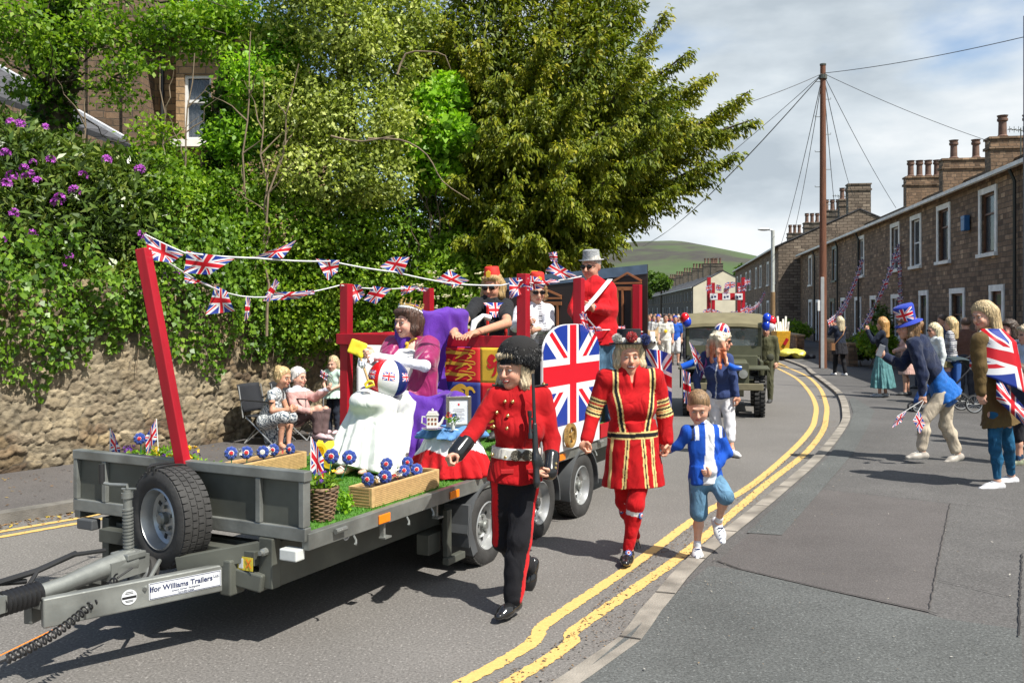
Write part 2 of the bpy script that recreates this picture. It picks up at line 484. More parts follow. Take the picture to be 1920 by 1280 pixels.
def asphalt(name,col,var=.25,speck=.35,scale=1.0,tint=(1,1,1),dirt=None):
 m,nt,b=nodes_of(name);L=nt.links;op=math_expr(nt)
 tc=N(nt,'ShaderNodeTexCoord')
 n1=N(nt,'ShaderNodeTexNoise');n1.inputs['Scale'].default_value=62*scale;n1.inputs['Detail'].default_value=3;n1.inputs['Roughness'].default_value=.75
 n2=N(nt,'ShaderNodeTexNoise');n2.inputs['Scale'].default_value=1.3;n2.inputs['Detail'].default_value=6;n2.inputs['Roughness'].default_value=.6
 n3=N(nt,'ShaderNodeTexVoronoi');n3.inputs['Scale'].default_value=75*scale
 n4=N(nt,'ShaderNodeTexNoise');n4.inputs['Scale'].default_value=.35;n4.inputs['Detail'].default_value=3
 for x in(n1,n2,n3,n4):L.new(tc.outputs['Object'],x.inputs['Vector'])
 f=op('MULTIPLY_ADD',op('SUBTRACT',n1.outputs['Fac'],.5),speck*5.5,1.0)
 f=op('MULTIPLY',f,op('MULTIPLY_ADD',op('SUBTRACT',n2.outputs['Fac'],.5),var*2.2,1.0))
 f=op('MULTIPLY',f,op('MULTIPLY_ADD',op('SUBTRACT',n4.outputs['Fac'],.5),var*3,1.0))
 st=N(nt,'ShaderNodeSeparateColor');L.new(n3.outputs['Color'],st.inputs[0])
 stone=op('MULTIPLY',op('GREATER_THAN',st.outputs[0],.9),op('LESS_THAN',n3.outputs['Distance'],.42))
 f=op('MULTIPLY_ADD',stone,speck*1.5,f)
 f=op('MAXIMUM',f,.15)
 v=N(nt,'ShaderNodeVectorMath',operation='SCALE');v.inputs[0].default_value=[c*t for c,t in zip(col,tint)]
 L.new(f,v.inputs['Scale']);src=v.outputs[0]
 L.new(src,b.inputs['Base Color']);b.inputs['Roughness'].default_value=.85;b.inputs['Specular IOR Level'].default_value=.3
 bp=N(nt,'ShaderNodeBump');bp.inputs['Strength'].default_value=.55;bp.inputs['Distance'].default_value=.006
 L.new(n1.outputs['Fac'],bp.inputs['Height']);L.new(bp.outputs[0],b.inputs['Normal'])
 return m
def worn_line(name,col):
 """road paint with ragged worn edges; UV.y runs 0..1 across the line"""
 m,nt,b=nodes_of(name);L=nt.links;op=math_expr(nt)
 tc=N(nt,'ShaderNodeTexCoord');uv=N(nt,'ShaderNodeUVMap');uv.uv_map='UVMap';sp=N(nt,'ShaderNodeSeparateXYZ');L.new(uv.outputs[0],sp.inputs[0])
 n1=N(nt,'ShaderNodeTexNoise');n1.inputs['Scale'].default_value=14;n1.inputs['Detail'].default_value=6;n1.inputs['Roughness'].default_value=.65
 n2=N(nt,'ShaderNodeTexNoise');n2.inputs['Scale'].default_value=60;n2.inputs['Detail'].default_value=3
 for x in(n1,n2):L.new(tc.outputs['Object'],x.inputs['Vector'])
 e=op('SUBTRACT',.5,op('ABSOLUTE',op('SUBTRACT',sp.outputs[1],.5)))
 a=op('GREATER_THAN',op('MULTIPLY_ADD',op('SUBTRACT',n1.outputs['Fac'],.5),.5,e),.07)
 a=op('MULTIPLY',a,op('LESS_THAN',op('MULTIPLY_ADD',n2.outputs['Fac'],.4,n1.outputs['Fac']),.86))
 v=N(nt,'ShaderNodeVectorMath',operation='SCALE');v.inputs[0].default_value=col
 L.new(op('MULTIPLY_ADD',n2.outputs['Fac'],.5,.75),v.inputs['Scale']);L.new(v.outputs[0],b.inputs['Base Color']);b.inputs['Roughness'].default_value=.7
 tr=N(nt,'ShaderNodeBsdfTransparent');mx=N(nt,'ShaderNodeMixShader');L.new(a,mx.inputs[0]);L.new(tr.outputs[0],mx.inputs[1]);L.new(b.outputs[0],mx.inputs[2])
 L.new(mx.outputs[0],nt.nodes['Material Output'].inputs[0]);return m
def smooth_poly(pts,step=.5):
 """Catmull-Rom resampling of 2-D points"""
 out=[];n=len(pts)
 for i in range(n-1):
  p0=pts[max(i-1,0)];p1=pts[i];p2=pts[i+1];p3=pts[min(i+2,n-1)]
  L_=math.dist(p1,p2);k=max(1,int(L_/step))
  for j in range(k):
   t=j/k
   out.append(tuple(.5*((2*p1[a])+(-p0[a]+p2[a])*t+(2*p0[a]-5*p1[a]+4*p2[a]-p3[a])*t*t+(-p0[a]+3*p1[a]-3*p2[a]+p3[a])*t**3)for a in(0,1)))
 out.append(tuple(pts[-1]));return out
def offset(line,o):
 out=[]
 for i,p in enumerate(line):
  a=line[max(i-1,0)];b=line[min(i+1,len(line)-1)]
  d=Vector((b[0]-a[0],b[1]-a[1])).normalized()
  out.append((p[0]+d.y*o,p[1]-d.x*o))
 return out
def strip(name,la,lb,za,zb,m,kind='structure',uvs=False):
 vs=[];fs=[]
 for a,b in zip(la,lb):vs+=[(a[0],a[1],za),(b[0],b[1],zb)]
 for i in range(len(la)-1):fs.append((2*i,2*i+1,2*i+3,2*i+2))
 me=bpy.data.meshes.new(name);me.from_pydata(vs,[],fs)
 if uvs:
  u=me.uv_layers.new(name='UVMap')
  for l in me.loops:u.data[l.index].uv=(l.vertex_index//2,l.vertex_index%2)
 o=link(name,me,m);o['kind']=kind;return o
kr=[G(*p)for p in((1065,1280),(1200,1160),(1290,1059),(1432,944),(1530,858),(1575,800),(1579,777),(1574,752),(1561,734),(1520,702),(1500,687),(1441,666))]
kerb_r=[(-6.5,-3.5),(-2.3,1.2)]+[(p.x,p.y)for p in kr]+[(12.5,52),(15.2,70),(18.5,92),(26.0,141),(36,220),(44,290)]
kerb_r=smooth_poly(kerb_r,.35)
kerb_l=smooth_poly([(-16,-4),(-8.2,4),(-4.54,8.37),(-4.02,9.11),(-2.3,12),(.1,17),(2.3,24),(4.2,32),(6.2,45),(9.8,70),(14,100),(20,141),(30,220),(38,290)],.35)
m_road=asphalt('road_asphalt',(.152,.143,.134),var=.16,speck=.42)
m_pav=asphalt('pavement_asphalt',(.094,.090,.087),var=.3,speck=.4,scale=1.0)
m_pav_patch=asphalt('pavement_repair',(.094,.086,.083),var=.3,speck=.35,scale=1.3)
m_pav_green=asphalt('pavement_grey_chip',(.092,.096,.093),var=.3,speck=.48,scale=1)
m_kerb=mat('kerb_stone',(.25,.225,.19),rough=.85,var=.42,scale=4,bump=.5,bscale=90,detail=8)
m_earth=mat('field_green',(.06,.10,.025),rough=.95,var=.4,scale=.05)
gb=MB();gb.add([(-3000,-60,-.02),(3000,-60,-.02),(3000,3200,-.02),(-3000,3200,-.02)],[(0,1,2,3)])
tag(gb.build('ground',m_earth),kind='structure')
def resample(line,n):
 d=[0]
 for i in range(1,len(line)):d.append(d[-1]+math.dist(line[i],line[i-1]))
 xs=np.interp(np.linspace(0,d[-1],n),d,[p[0]for p in line]);ys=np.interp(np.linspace(0,d[-1],n),d,[p[1]for p in line])
 return list(zip(xs,ys))
strip('road',resample(kerb_l,400),resample(kerb_r,400),0,0,m_road)
PZ=.06
ko=offset(kerb_r,.13)
strip('kerb',kerb_r,kerb_r,-.01,PZ,m_kerb);strip('kerb',kerb_r,ko,PZ,PZ+.004,m_kerb)
strip('pavement',ko,[(p[0]+26,p[1]-6)for p in ko],PZ,PZ,m_pav)
kl=offset(kerb_l,-.13)
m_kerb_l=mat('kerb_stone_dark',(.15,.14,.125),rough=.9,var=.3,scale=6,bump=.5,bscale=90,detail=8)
m_pav_l=asphalt('pavement_old',(.10,.092,.09),var=.25,speck=.3)
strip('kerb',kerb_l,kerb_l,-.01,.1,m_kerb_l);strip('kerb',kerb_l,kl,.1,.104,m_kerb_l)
strip('pavement',[(p[0]-9,p[1]+4)for p in kl],kl,.1,.1,m_pav_l)
jb=MB();acc=0
for i in range(1,len(kerb_r)):
 seg=math.dist(kerb_r[i],kerb_r[i-1]);acc+=seg
 if acc>.9 and kerb_r[i][1]<45:
  acc=0;a=Vector((*kerb_r[i],PZ+.0065));b=Vector((*ko[i],PZ+.0085));t=(b-a).normalized();n_=Vector((-t.y,t.x,0))*.007
  jb.add([a-n_,b-n_,b+n_,a+n_],[(0,1,2,3)])
tag(jb.build('kerb_joints',mat('kerb_joint',(.05,.045,.04),rough=1)),kind='structure')
def patch(name,pts,m,z):
 b=MB();b.add([(*G(u,v,PZ).xy,z)for u,v in pts],[tuple(range(len(pts)))]);return tag(b.build(name,m),kind='structure')
patch('pavement',[(1345,1052),(1470,945),(1545,918),(1782,945),(1742,1148),(1560,1108),(1390,1068)],m_pav_patch,PZ+.004)
patch('pavement',[(1400,1000),(1462,942),(1552,858),(1592,800),(1600,775),(1592,750),(1600,745),(1640,770),(1628,800),(1600,850),(1540,920),(1466,1004)],m_pav_green,PZ+.008)
patch('pavement',[(1075,1275),(1330,1060),(1390,1069),(1560,1109),(1775,1160),(1915,1180),(1918,1279),(1300,1460),(1000,1400)],m_pav_green,PZ+.002)
cb=MB()
def crack(pts,w=.006):
 q=[(*G(u,v,PZ).xy,)for u,v in pts];q2=[]
 for i in range(len(q)-1):
  k=max(2,int(math.dist(q[i],q[i+1])/.05))
  for j in range(k):q2.append((q[i][0]+(q[i+1][0]-q[i][0])*j/k+random.uniform(-.006,.006),q[i][1]+(q[i+1][1]-q[i][1])*j/k+random.uniform(-.006,.006)))
 o=offset(q2,w)
 for i in range(len(q2)-1):
  cb.add([(*q2[i],PZ+.012),(*o[i],PZ+.012),(*o[i+1],PZ+.012),(*q2[i+1],PZ+.012)],[(0,1,2,3)])
crack([(1345,1052),(1390,1068),(1560,1108),(1742,1148),(1778,1160)],.009);crack([(1782,945),(1760,1050),(1742,1148)],.006)
crack([(1545,918),(1782,945),(1918,960)],.006);crack([(1760,1090),(1915,1125)]);crack([(1918,1040),(1912,1200)],.01);crack([(1600,850),(1700,858),(1918,880)],.005)
tag(cb.build('pavement_cracks',mat('crack_dark',(.03,.028,.028),rough=1)),kind='structure')
m_yel=worn_line('yellow_road_paint',(.62,.40,.13))
def yline(pix,w,pre=(),post=()):
 pts=list(pre)+[tuple(G(u,v).xy)for u,v in pix]+list(post);c=smooth_poly(pts,.12)
 strip('road_marking',offset(c,-w/2),offset(c,w/2),.005,.005,m_yel,uvs=True)
far_post=lambda o:[(9.55+o,36),(12.0+o,52),(14.7+o,70),(18+o,92),(25.4+o,141)]
yline([(868,1280),(1030,1165),(1200,1050),(1312,967),(1410,909),(1485,845),(1519,807),(1528,785),(1529,758),(1514,730),(1488,706),(1441,682)],.105,[(-3.5,.4)],[(9.05,32),(10.4,42),(14.1,70),(17.4,92),(24.8,141)])
yline([(955,1280),(1080,1180),(1200,1097),(1275,1044),(1357,976),(1440,905),(1511,849),(1543,807),(1549,782),(1549,758),(1535,725),(1505,701),(1444,677)],.105,[(-3.2,.2)],[(9.3,32),(10.75,42),(14.4,70),(17.7,92),(25.1,141)])
c1=offset(kerb_l,.28);c2=offset(kerb_l,.48)
for c in(c1,c2):
 strip('road_marking',offset(c,-.045),offset(c,.045),.005,.005,m_yel,uvs=True)
def litter(name,line,o0,o1,n,y0,y1,z,cols,size=.02,kind='stuff'):
 idx=[i for i,p in enumerate(line)if y0<p[1]<y1];V=[];C=[]
 for _ in range(n):
  i=random.choice(idx);j=min(i+1,len(line)-1);t=random.random()
  d=Vector((line[j][0]-line[i][0],line[j][1]-line[i][1]));
  if d.length<1e-6:continue
  d.normalize();o=random.uniform(o0,o1)if random.random()<.3 else o0+(o1-o0)*random.random()**2.2
  p=Vector((line[i][0]+(line[j][0]-line[i][0])*t+d.y*o,line[i][1]+(line[j][1]-line[i][1])*t-d.x*o,z+random.uniform(.004,.012)))
  a=random.uniform(0,6.28);s=size*random.uniform(.4,1.3);q=Vector((math.cos(a),math.sin(a),random.uniform(-.3,.3)))*s;w=Vector((-math.sin(a),math.cos(a),random.uniform(-.3,.3)))*s*.5
  V+=[p-q,p+w,p+q,p-w];C+=[random.choice(cols)]*4
 V=np.array([tuple(v)for v in V]);me=fast_mesh(name,V,np.arange(len(V)).reshape(-1,4),np.array(C),smooth=False)
 return tag(link(name,me,mat('litter',(1,1,1),rough=.9,attr='Col',var=.1)),kind=kind)
brown=[(.16,.08,.03),(.24,.13,.05),(.10,.06,.03),(.3,.2,.05)]
litter('fallen_leaves',kerb_l,.0,.28,1500,5.5,12,.0,brown+[(.45,.33,.04)],.024)
litter('fallen_leaves',kerb_l,-1.7,-.3,500,5.5,14,.1,brown,.018)
litter('gutter_grit',kerb_r,-.32,.0,2600,3.5,16,.0,[(.10,.07,.045),(.15,.10,.06),(.07,.06,.05),(.2,.13,.07)],.011)
litter('pavement_litter',kerb_r,.2,3.5,420,3.8,14,PZ+.004,[(.3,.27,.22),(.12,.09,.06),(.4,.38,.34),(.22,.16,.09)],.009)
litter('road_litter',kerb_r,-3.5,-.5,260,3.8,12,0,[(.3,.27,.22),(.12,.09,.06),(.4,.38,.34),(.22,.16,.09)],.007)
def hill():
 prof=[(700,500),(900,485),(1040,473),(1120,462),(1190,457),(1240,456),(1290,466),(1350,482),(1400,500),(1440,520),(1520,548),(1650,560),(1900,575),(2300,580)]
 D=1600.;n=130;rows=26;vs=[];fs=[]
 for j in range(rows+1):
  t=j/rows
  for i in range(n+1):
   u=300+(2500-300)*i/n;v=np.interp(u,[p[0]for p in prof],[p[1]for p in prof])
   X=(u-960)/FPX*D;H=(582-v)/FPX*D
   Y=D-900+1500*t;f=math.sin(min(t/.6,1)*math.pi/2)**1.6 if t<.6 else math.cos((t-.6)/.4*math.pi/2)
   w=math.sin(X*.021+Y*.013)*3+math.sin(X*.05-Y*.03)*1.6
   vs.append((X*(1+0*t),Y,CAMZ+H*f+w*f*(1-f)*2-(3 if f<.01 else 0)))
 for j in range(rows):
  for i in range(n):fs.append((j*(n+1)+i,j*(n+1)+i+1,(j+1)*(n+1)+i+1,(j+1)*(n+1)+i))
 me=bpy.data.meshes.new('hill');me.from_pydata(vs,[],fs);me.polygons.foreach_set('use_smooth',[True]*len(fs))
 m,nt,b=nodes_of('moorland');L=nt.links;op=math_expr(nt)
 tc=N(nt,'ShaderNodeTexCoord');sp=N(nt,'ShaderNodeSeparateXYZ');L.new(tc.outputs['Object'],sp.inputs[0])
 n1=N(nt,'ShaderNodeTexNoise');n1.inputs['Scale'].default_value=.006;n1.inputs['Detail'].default_value=8;n1.inputs['Roughness'].default_value=.62
 n2=N(nt,'ShaderNodeTexNoise');n2.inputs['Scale'].default_value=.03;n2.inputs['Detail'].default_value=5
 for x in(n1,n2):L.new(tc.outputs['Object'],x.inputs['Vector'])
 h=op('MULTIPLY_ADD',sp.outputs[2],.0052,op('MULTIPLY',op('SUBTRACT',n1.outputs['Fac'],.5),2.6))
 cr=N(nt,'ShaderNodeValToRGB');e=cr.color_ramp.elements
 e[0].position=.05;e[0].color=(.05,.088,.024,1);e[1].position=.5;e[1].color=(.042,.036,.032,1)
 k=e.new(.32);k.color=(.055,.072,.03,1);k=e.new(.9);k.color=(.07,.095,.038,1)
 L.new(h,cr.inputs['Fac']);v=N(nt,'ShaderNodeVectorMath',operation='SCALE');L.new(cr.outputs[0],v.inputs[0])
 L.new(op('MULTIPLY_ADD',n2.outputs['Fac'],.6,.75),v.inputs['Scale'])
 L.new(v.outputs[0],b.inputs['Base Color']);b.inputs['Roughness'].default_value=.95
 tag(link('hill',me,m),kind='structure')
hill()
def snoise(Pn,f,seed):
 r=np.random.default_rng(seed);o=np.zeros(len(Pn))
 for i in range(6):
  k=r.normal(0,1,3)*f*(1+.5*i);o+=np.sin(Pn@k+r.uniform(0,6.28)+1.3*np.sin(Pn@(r.normal(0,1,3)*f)+r.uniform(0,6)))/(1+.4*i)
 return o/3
def leaf_mesh(name,C,D,Nn,size,width,col,fold=.25):
 """one folded four-sided leaf at each point C, along D, facing Nn"""
 D=D/(np.linalg.norm(D,axis=1,keepdims=True)+1e-9)
 S=np.cross(D,Nn);S/=(np.linalg.norm(S,axis=1,keepdims=True)+1e-9);U=np.cross(S,D)
 sz=size[:,None];w=(size*width)[:,None]
 a=C;b=C+D*sz*.45+S*w*.5+U*w*fold;c=C+D*sz-U*sz*.12;d=C+D*sz*.45-S*w*.5+U*w*fold
 V=np.stack([a,b,c,d],axis=1).reshape(-1,3);Q=np.arange(len(V)).reshape(-1,4)
 me=fast_mesh(name,V,Q,np.repeat(col,4)[:,None].repeat(3,1),smooth=False);return me
def cl(u,v,d,ru,rv,rd=None):
 s=FPX/d;return(P(u,v,d),(ru/s,rd or ru/s,rv/s))
def clump_points(clumps,n,gap=.15,gf=1.4,seed=0,shell=.5,lump=.22):
 r=np.random.default_rng(seed);vol=np.array([c[1][0]*c[1][2]+c[1][0]*c[1][1]for c in clumps]);pr=vol/vol.sum()
 ids=r.choice(len(clumps),n,p=pr);u=r.normal(0,1,(n,3));u/=np.linalg.norm(u,axis=1,keepdims=True)
 rad=shell+(1-shell)*r.random(n)**.6
 cc=np.array([tuple(c[0])for c in clumps])[ids];rr=np.array([c[1]for c in clumps])[ids]
 w=1+lump*snoise(u*2.2+cc*.7,1.6,seed+1)+lump*.6*snoise(u*5+cc,1.6,seed+2)
 Pn=cc+u*rr*(rad*w)[:,None]
 keep=snoise(Pn,gf,seed+3)>(-1+gap*2.2)
 out=u/rr;out/=np.linalg.norm(out,axis=1,keepdims=True)
 return Pn[keep],out[keep]
def foliage(name,clumps,n,m,parent=None,size=.07,width=.6,gap=.15,gf=1.4,seed=0,shell=.5,droop=.0,up=.5,lump=.22,bias=0.0,world=True,cutfn=None):
 r=np.random.default_rng(seed+50);Pn,out=clump_points(clumps,n,gap,gf,seed,shell,lump)
 if cutfn is not None:
  k=cutfn(Pn);Pn=Pn[k];out=out[k]
 k=len(Pn);D=out*.6+r.normal(0,.75,(k,3));D[:,2]-=droop
 Nn=out*.9+r.normal(0,.6,(k,3));Nn[:,2]+=up
 sz=size*r.uniform(.55,1.3,k)
 col=np.clip(.5+.22*snoise(Pn,gf*1.3,seed+9)+r.normal(0,.2,k)+bias,0,1)
 me=leaf_mesh(name,Pn,D,Nn,sz,width,col)
 return link(name,me,m,parent,world=world)
def branch_pts(a,b,sag=0.0,n=7,wob=.06):
 a=Vector(a);b=Vector(b);L_=(b-a).length
 return[a.lerp(b,i/n)+Vector((random.uniform(-1,1),random.uniform(-1,1),random.uniform(-1,1)))*L_*wob*math.sin(math.pi*i/n)+Vector((0,0,-sag*4*(i/n)*(1-i/n)))for i in range(n+1)]
m_bark=mat('bark_grey',(.11,.085,.06),rough=.9,var=.35,scale=5,bump=.9,bscale=25,stretch=(1,1,.25),detail=8)
m_bark_d=mat('bark_dark',(.06,.045,.03),rough=.9,var=.35,scale=5,bump=.9,bscale=25,stretch=(1,1,.25))
m_twig=mat('twig_pale',(.20,.15,.10),rough=.9,var=.3,scale=9)
lm_ivy=leafmat('ivy_leaf',[(0.0285,0.0725,0.0067),(0.0713,0.1572,0.0118),(0.1424,0.266,0.021),(0.2331,0.3627,0.0336)],.3,.4,.4)
lm_rhod=leafmat('rhododendron_leaf',[(0.0272,0.0522,0.0108),(0.0595,0.1087,0.0168),(0.119,0.1812,0.0288),(0.255,0.29,0.066)],.16,.35,.5)
lm_haw=leafmat('hawthorn_leaf',[(0.0451,0.103,0.0075),(0.0978,0.1991,0.0122),(0.1956,0.3226,0.0234),(0.3461,0.453,0.0467)],.35,.5)
lm_pale=leafmat('pale_holly_leaf',[(0.0908,0.1314,0.0216),(0.1968,0.2547,0.0432),(0.3784,0.4353,0.0918),(0.7265,0.7722,0.2592)],.28,.45)
lm_yew=leafmat('yew_needle',[(0.0347,0.0676,0.0048),(0.1025,0.1437,0.0071),(0.2049,0.2366,0.0119),(0.3626,0.3297,0.0238)],.22,.5,.3)
lm_ash=leafmat('ash_leaf',[(0.0622,0.1497,0.012),(0.1421,0.2994,0.018),(0.2665,0.4823,0.03),(0.4264,0.632,0.06)],.4,.45)
lm_far=leafmat('far_tree_leaf',[(0.03,0.063,0.012),(0.06,0.112,0.018),(0.105,0.182,0.03),(0.15,0.252,0.042)],.3,.6)
WL=smooth_poly([(-11,3.0),(-7.9,7.0),(-5.7,10.3),(-3.83,13.2),(-1.2,18.2),(.9,24),(2.8,32),(4.6,43)],.5)
def rubble_wall():
 line=WL;d=[0]
 for i in range(1,len(line)):d.append(d[-1]+math.dist(line[i],line[i-1]))
 tot=d[-1];xs=[p[0]for p in line];ys=[p[1]for p in line]
 i0=next(i for i,p in enumerate(line)if p[1]>8.5);i1=next(i for i,p in enumerate(line)if p[1]>16.5)
 S=np.concatenate([np.linspace(0,d[i0],30)[:-1],np.arange(d[i0],d[i1],.017),np.linspace(d[i1],tot,70)]);H=2.25;Zs=np.linspace(0,H,128)
 r=np.random.default_rng(3);pts=[]
 z=0
 while z<H+.2:
  h=r.uniform(.06,.16);s=-.3
  while s<tot+.4:
   w=r.uniform(.08,.40);pts.append((s+w/2,z+h/2+r.uniform(-.035,.035),w));s+=w
  z+=h
 pts=np.array(pts);SS,ZZ=np.meshgrid(S,Zs);q=np.stack([SS.ravel(),ZZ.ravel()],1)
 q2=q+np.stack([np.sin(q[:,1]*17+q[:,0]*6)*.018+np.sin(q[:,1]*43)*.006,np.sin(q[:,0]*11+q[:,1]*7)*.02+np.sin(q[:,0]*37)*.008],1)
 f1=np.full(len(q),9.);f2=np.full(len(q),9.);id1=np.zeros(len(q),int)
 order=np.argsort(pts[:,0]);pts=pts[order]
 B=.5
 for b0 in np.arange(0,tot+B,B):
  mk=np.where((q2[:,0]>=b0-.1)&(q2[:,0]<b0+B+.1)&(q[:,0]>=b0)&(q[:,0]<b0+B))[0]
  if not len(mk):continue
  pi=np.where((pts[:,0]>b0-.6)&(pts[:,0]<b0+B+.6))[0]
  dx=(q2[mk,0][:,None]-pts[pi,0][None])/np.maximum(pts[pi,2][None]*4.2,.6);dz=(q2[mk,1][:,None]-pts[pi,1][None])*1.55
  dd=np.sqrt(dx*dx+dz*dz);so_=np.argsort(dd,axis=1)[:,:2]
  f1[mk]=dd[np.arange(len(mk)),so_[:,0]];f2[mk]=dd[np.arange(len(mk)),so_[:,1]];id1[mk]=pi[so_[:,0]]
 e=np.clip((f2-f1-.012)/.035,0,1);rnd=np.random.default_rng(8).random((len(pts),3))
 proud=.008+.022*rnd[id1,0];q3=np.stack([q[:,0],q[:,1],q[:,0]*0],1);tilt=((q2[:,1]-pts[id1,1])*(rnd[id1,1]-.5)*.35+(q2[:,0]-pts[id1,0])*(rnd[id1,2]-.5)*.16)
 disp=e**.5*(proud+tilt)+.018*np.abs(snoise(q3,22,14))+.012*snoise(np.stack([q[:,0],q[:,1],q[:,0]*0],1),14,4)+.009*snoise(q3,62,5)+.03*snoise(q3,1.7,8)
 ix=np.interp(q[:,0],d,xs);iy=np.interp(q[:,0],d,ys)
 ax=np.interp(np.clip(q[:,0]+.3,0,tot),d,xs)-np.interp(np.clip(q[:,0]-.3,0,tot),d,xs);ay=np.interp(np.clip(q[:,0]+.3,0,tot),d,ys)-np.interp(np.clip(q[:,0]-.3,0,tot),d,ys)
 l=np.hypot(ax,ay);nx,ny=ay/l,-ax/l
 V=np.stack([ix+nx*disp,iy+ny*disp,q[:,1]*1.0+.02],1)
 base=np.array([(.33,.25,.155),(.25,.185,.12),(.38,.30,.19),(.19,.135,.09),(.30,.245,.17),(.42,.345,.24)])
 cs=base[(rnd[id1,1]*6).astype(int)]*(.75+.5*rnd[id1,2])[:,None]
 mort=np.array((.15,.125,.095));en=np.clip(e*1.6,0,1)[:,None];c=mort*(1-en)+cs*en
 n_=snoise(np.stack([q[:,0],q[:,1],q[:,0]*0],1),1.6,21)[:,None]
 lime=np.clip((n_+.1)*1.6,0,.55);c=c*(1-lime)+np.array((.46,.41,.32))*lime*(.75+.35*rnd[id1,2])[:,None]
 foot_dark=np.clip(1-q[:,1]/.35,0,1)[:,None]*.45;c=c*(1-foot_dark)*np.array((.66,.63,.57))  # stone colour darkens towards the foot of the wall
 nS,nZ=len(S),len(Zs);I=np.arange(nS*nZ).reshape(nZ,nS)
 Q=np.stack([I[:-1,:-1],I[:-1,1:],I[1:,1:],I[1:,:-1]],-1).reshape(-1,4)
 me=fast_mesh('stonework',V,Q,c)
 root=empty('stone_wall',(-3.83,13.2,0),label='old rubble stone garden wall draped in ivy behind the left pavement',cat='wall')
 link('stonework',me,mat('rubble_stone',(1,1,1),rough=.92,attr='Col',var=.38,scale=13,bump=1,bscale=45,detail=10),root,world=True)
 cb=MB();bk=offset(line,-.45)
 for i in range(len(line)-1):
  a,b,c_,d_=line[i],line[i+1],bk[i+1],bk[i]
  cb.add([(*a,H),(*b,H),(*c_,H),(*d_,H),(*d_,0),(*c_,0)],[(0,1,2,3),(3,2,5,4)])
 cb.build('coping',mat('coping_stone',(.2,.17,.13),rough=.9,var=.3),root,world=True)
rubble_wall()
def wall_at(y):
 for i in range(len(WL)-1):
  if WL[i][1]<=y<=WL[i+1][1]:
   t=(y-WL[i][1])/(WL[i+1][1]-WL[i][1]);return WL[i][0]+(WL[i+1][0]-WL[i][0])*t
 return WL[0][0]if y<WL[0][1]else WL[-1][0]
bk0=offset(WL,-.4);bb=MB();far_=[(p[0]-14,p[1]+12)for p in bk0]
for i in range(len(bk0)-1):
 bb.add([(*bk0[i],2.1),(*bk0[i+1],2.1),(*far_[i+1],2.4),(*far_[i],2.4)],[(0,1,2,3)])
tag(bb.build('garden_bank',mat('garden_soil',(.05,.06,.02),rough=1,var=.5,scale=1.5)),kind='structure')
def ivy():
 root=empty('ivy',(-3.9,13.3,1.6),label='bright green ivy hanging over the top of the rubble wall',cat='ivy')
 r=np.random.default_rng(31);C=[];Dn=[]
 d=[0]
 for i in range(1,len(WL)):d.append(d[-1]+math.dist(WL[i],WL[i-1]))
 xs=[p[0]for p in WL];ys=[p[1]for p in WL]
 n=60000;s=d[0]+r.random(n)*d[-1];s=s[(np.interp(s,d,ys)>7.5)&(np.interp(s,d,ys)<22)]
 n=len(s);y=np.interp(s,d,ys)
 u_=960+np.interp(s,d,xs)/y*FPX
 hv=np.interp(u_,[0,60,120,230,300,420,520,600,680,800],[700,690,665,650,655,662,668,660,690,700])
 hem=CAMZ-(hv-582)/FPX*y
 hem-=.10;hem+=.13*np.sin(s*3.1)+.10*np.sin(s*7.7+1)+.07*np.sin(s*19.0)-.42*np.clip(np.sin(s*5.3+.7)-.86,0,1)*4*(np.sin(s*1.7)>-.2)
 top=2.65+.25*np.sin(s*2.3)+.2*np.sin(s*5.1+2);t=r.random(n)**.8;z=hem+(top-hem)*t+np.abs(r.normal(0,.12,n))*(t>.85)
 out=.05+.28*np.clip((z-hem)/.9,0,1)**.7*(1+.35*np.sin(s*4.3+z*3)+.25*np.sin(s*11+z*7))*r.random(n)**.4
 ax=np.interp(s+.3,d,xs)-np.interp(s-.3,d,xs);ay=np.interp(s+.3,d,ys)-np.interp(s-.3,d,ys);l=np.hypot(ax,ay)
 nx,ny=ay/l,-ax/l
 C=np.stack([np.interp(s,d,xs)+nx*(out+.04),y+ny*(out+.04),z],1)
 k=np.ones(n,bool);k&=~((snoise(C,3.0,5)<-.5)&(z<hem+.4))
 C=C[k];nx=nx[k];ny=ny[k];n=len(C)
 Dn=np.stack([r.normal(0,.6,n),r.normal(0,.6,n),-.7+r.normal(0,.4,n)],1)
 Nn=np.stack([nx+r.normal(0,.45,n),ny+r.normal(0,.45,n),.45+r.normal(0,.4,n)],1)
 col=np.clip(.52+.2*snoise(C,2.2,6)+r.normal(0,.2,n),0,1)
 link('foliage',leaf_mesh('foliage',C,Dn,Nn,.07*r.uniform(.5,1.25,n),.95,col),lm_ivy,root,world=True)
 for i in range(34):
  sb=MB()
  s0=r.uniform(d[8],d[-1]*.55);x0=np.interp(s0,d,xs);y0=np.interp(s0,d,ys);pts=[]
  if not 8.5<y0<16:continue
  for j in range(6):pts.append((x0+.09+r.uniform(-.05,.05),y0-.07,2.2-j*.22+r.uniform(-.03,.03)))
  sb.tube(pts,[.014-.002*j for j in range(6)],5);sb.build('stem',m_twig,root,world=True,smooth=True)
ivy()
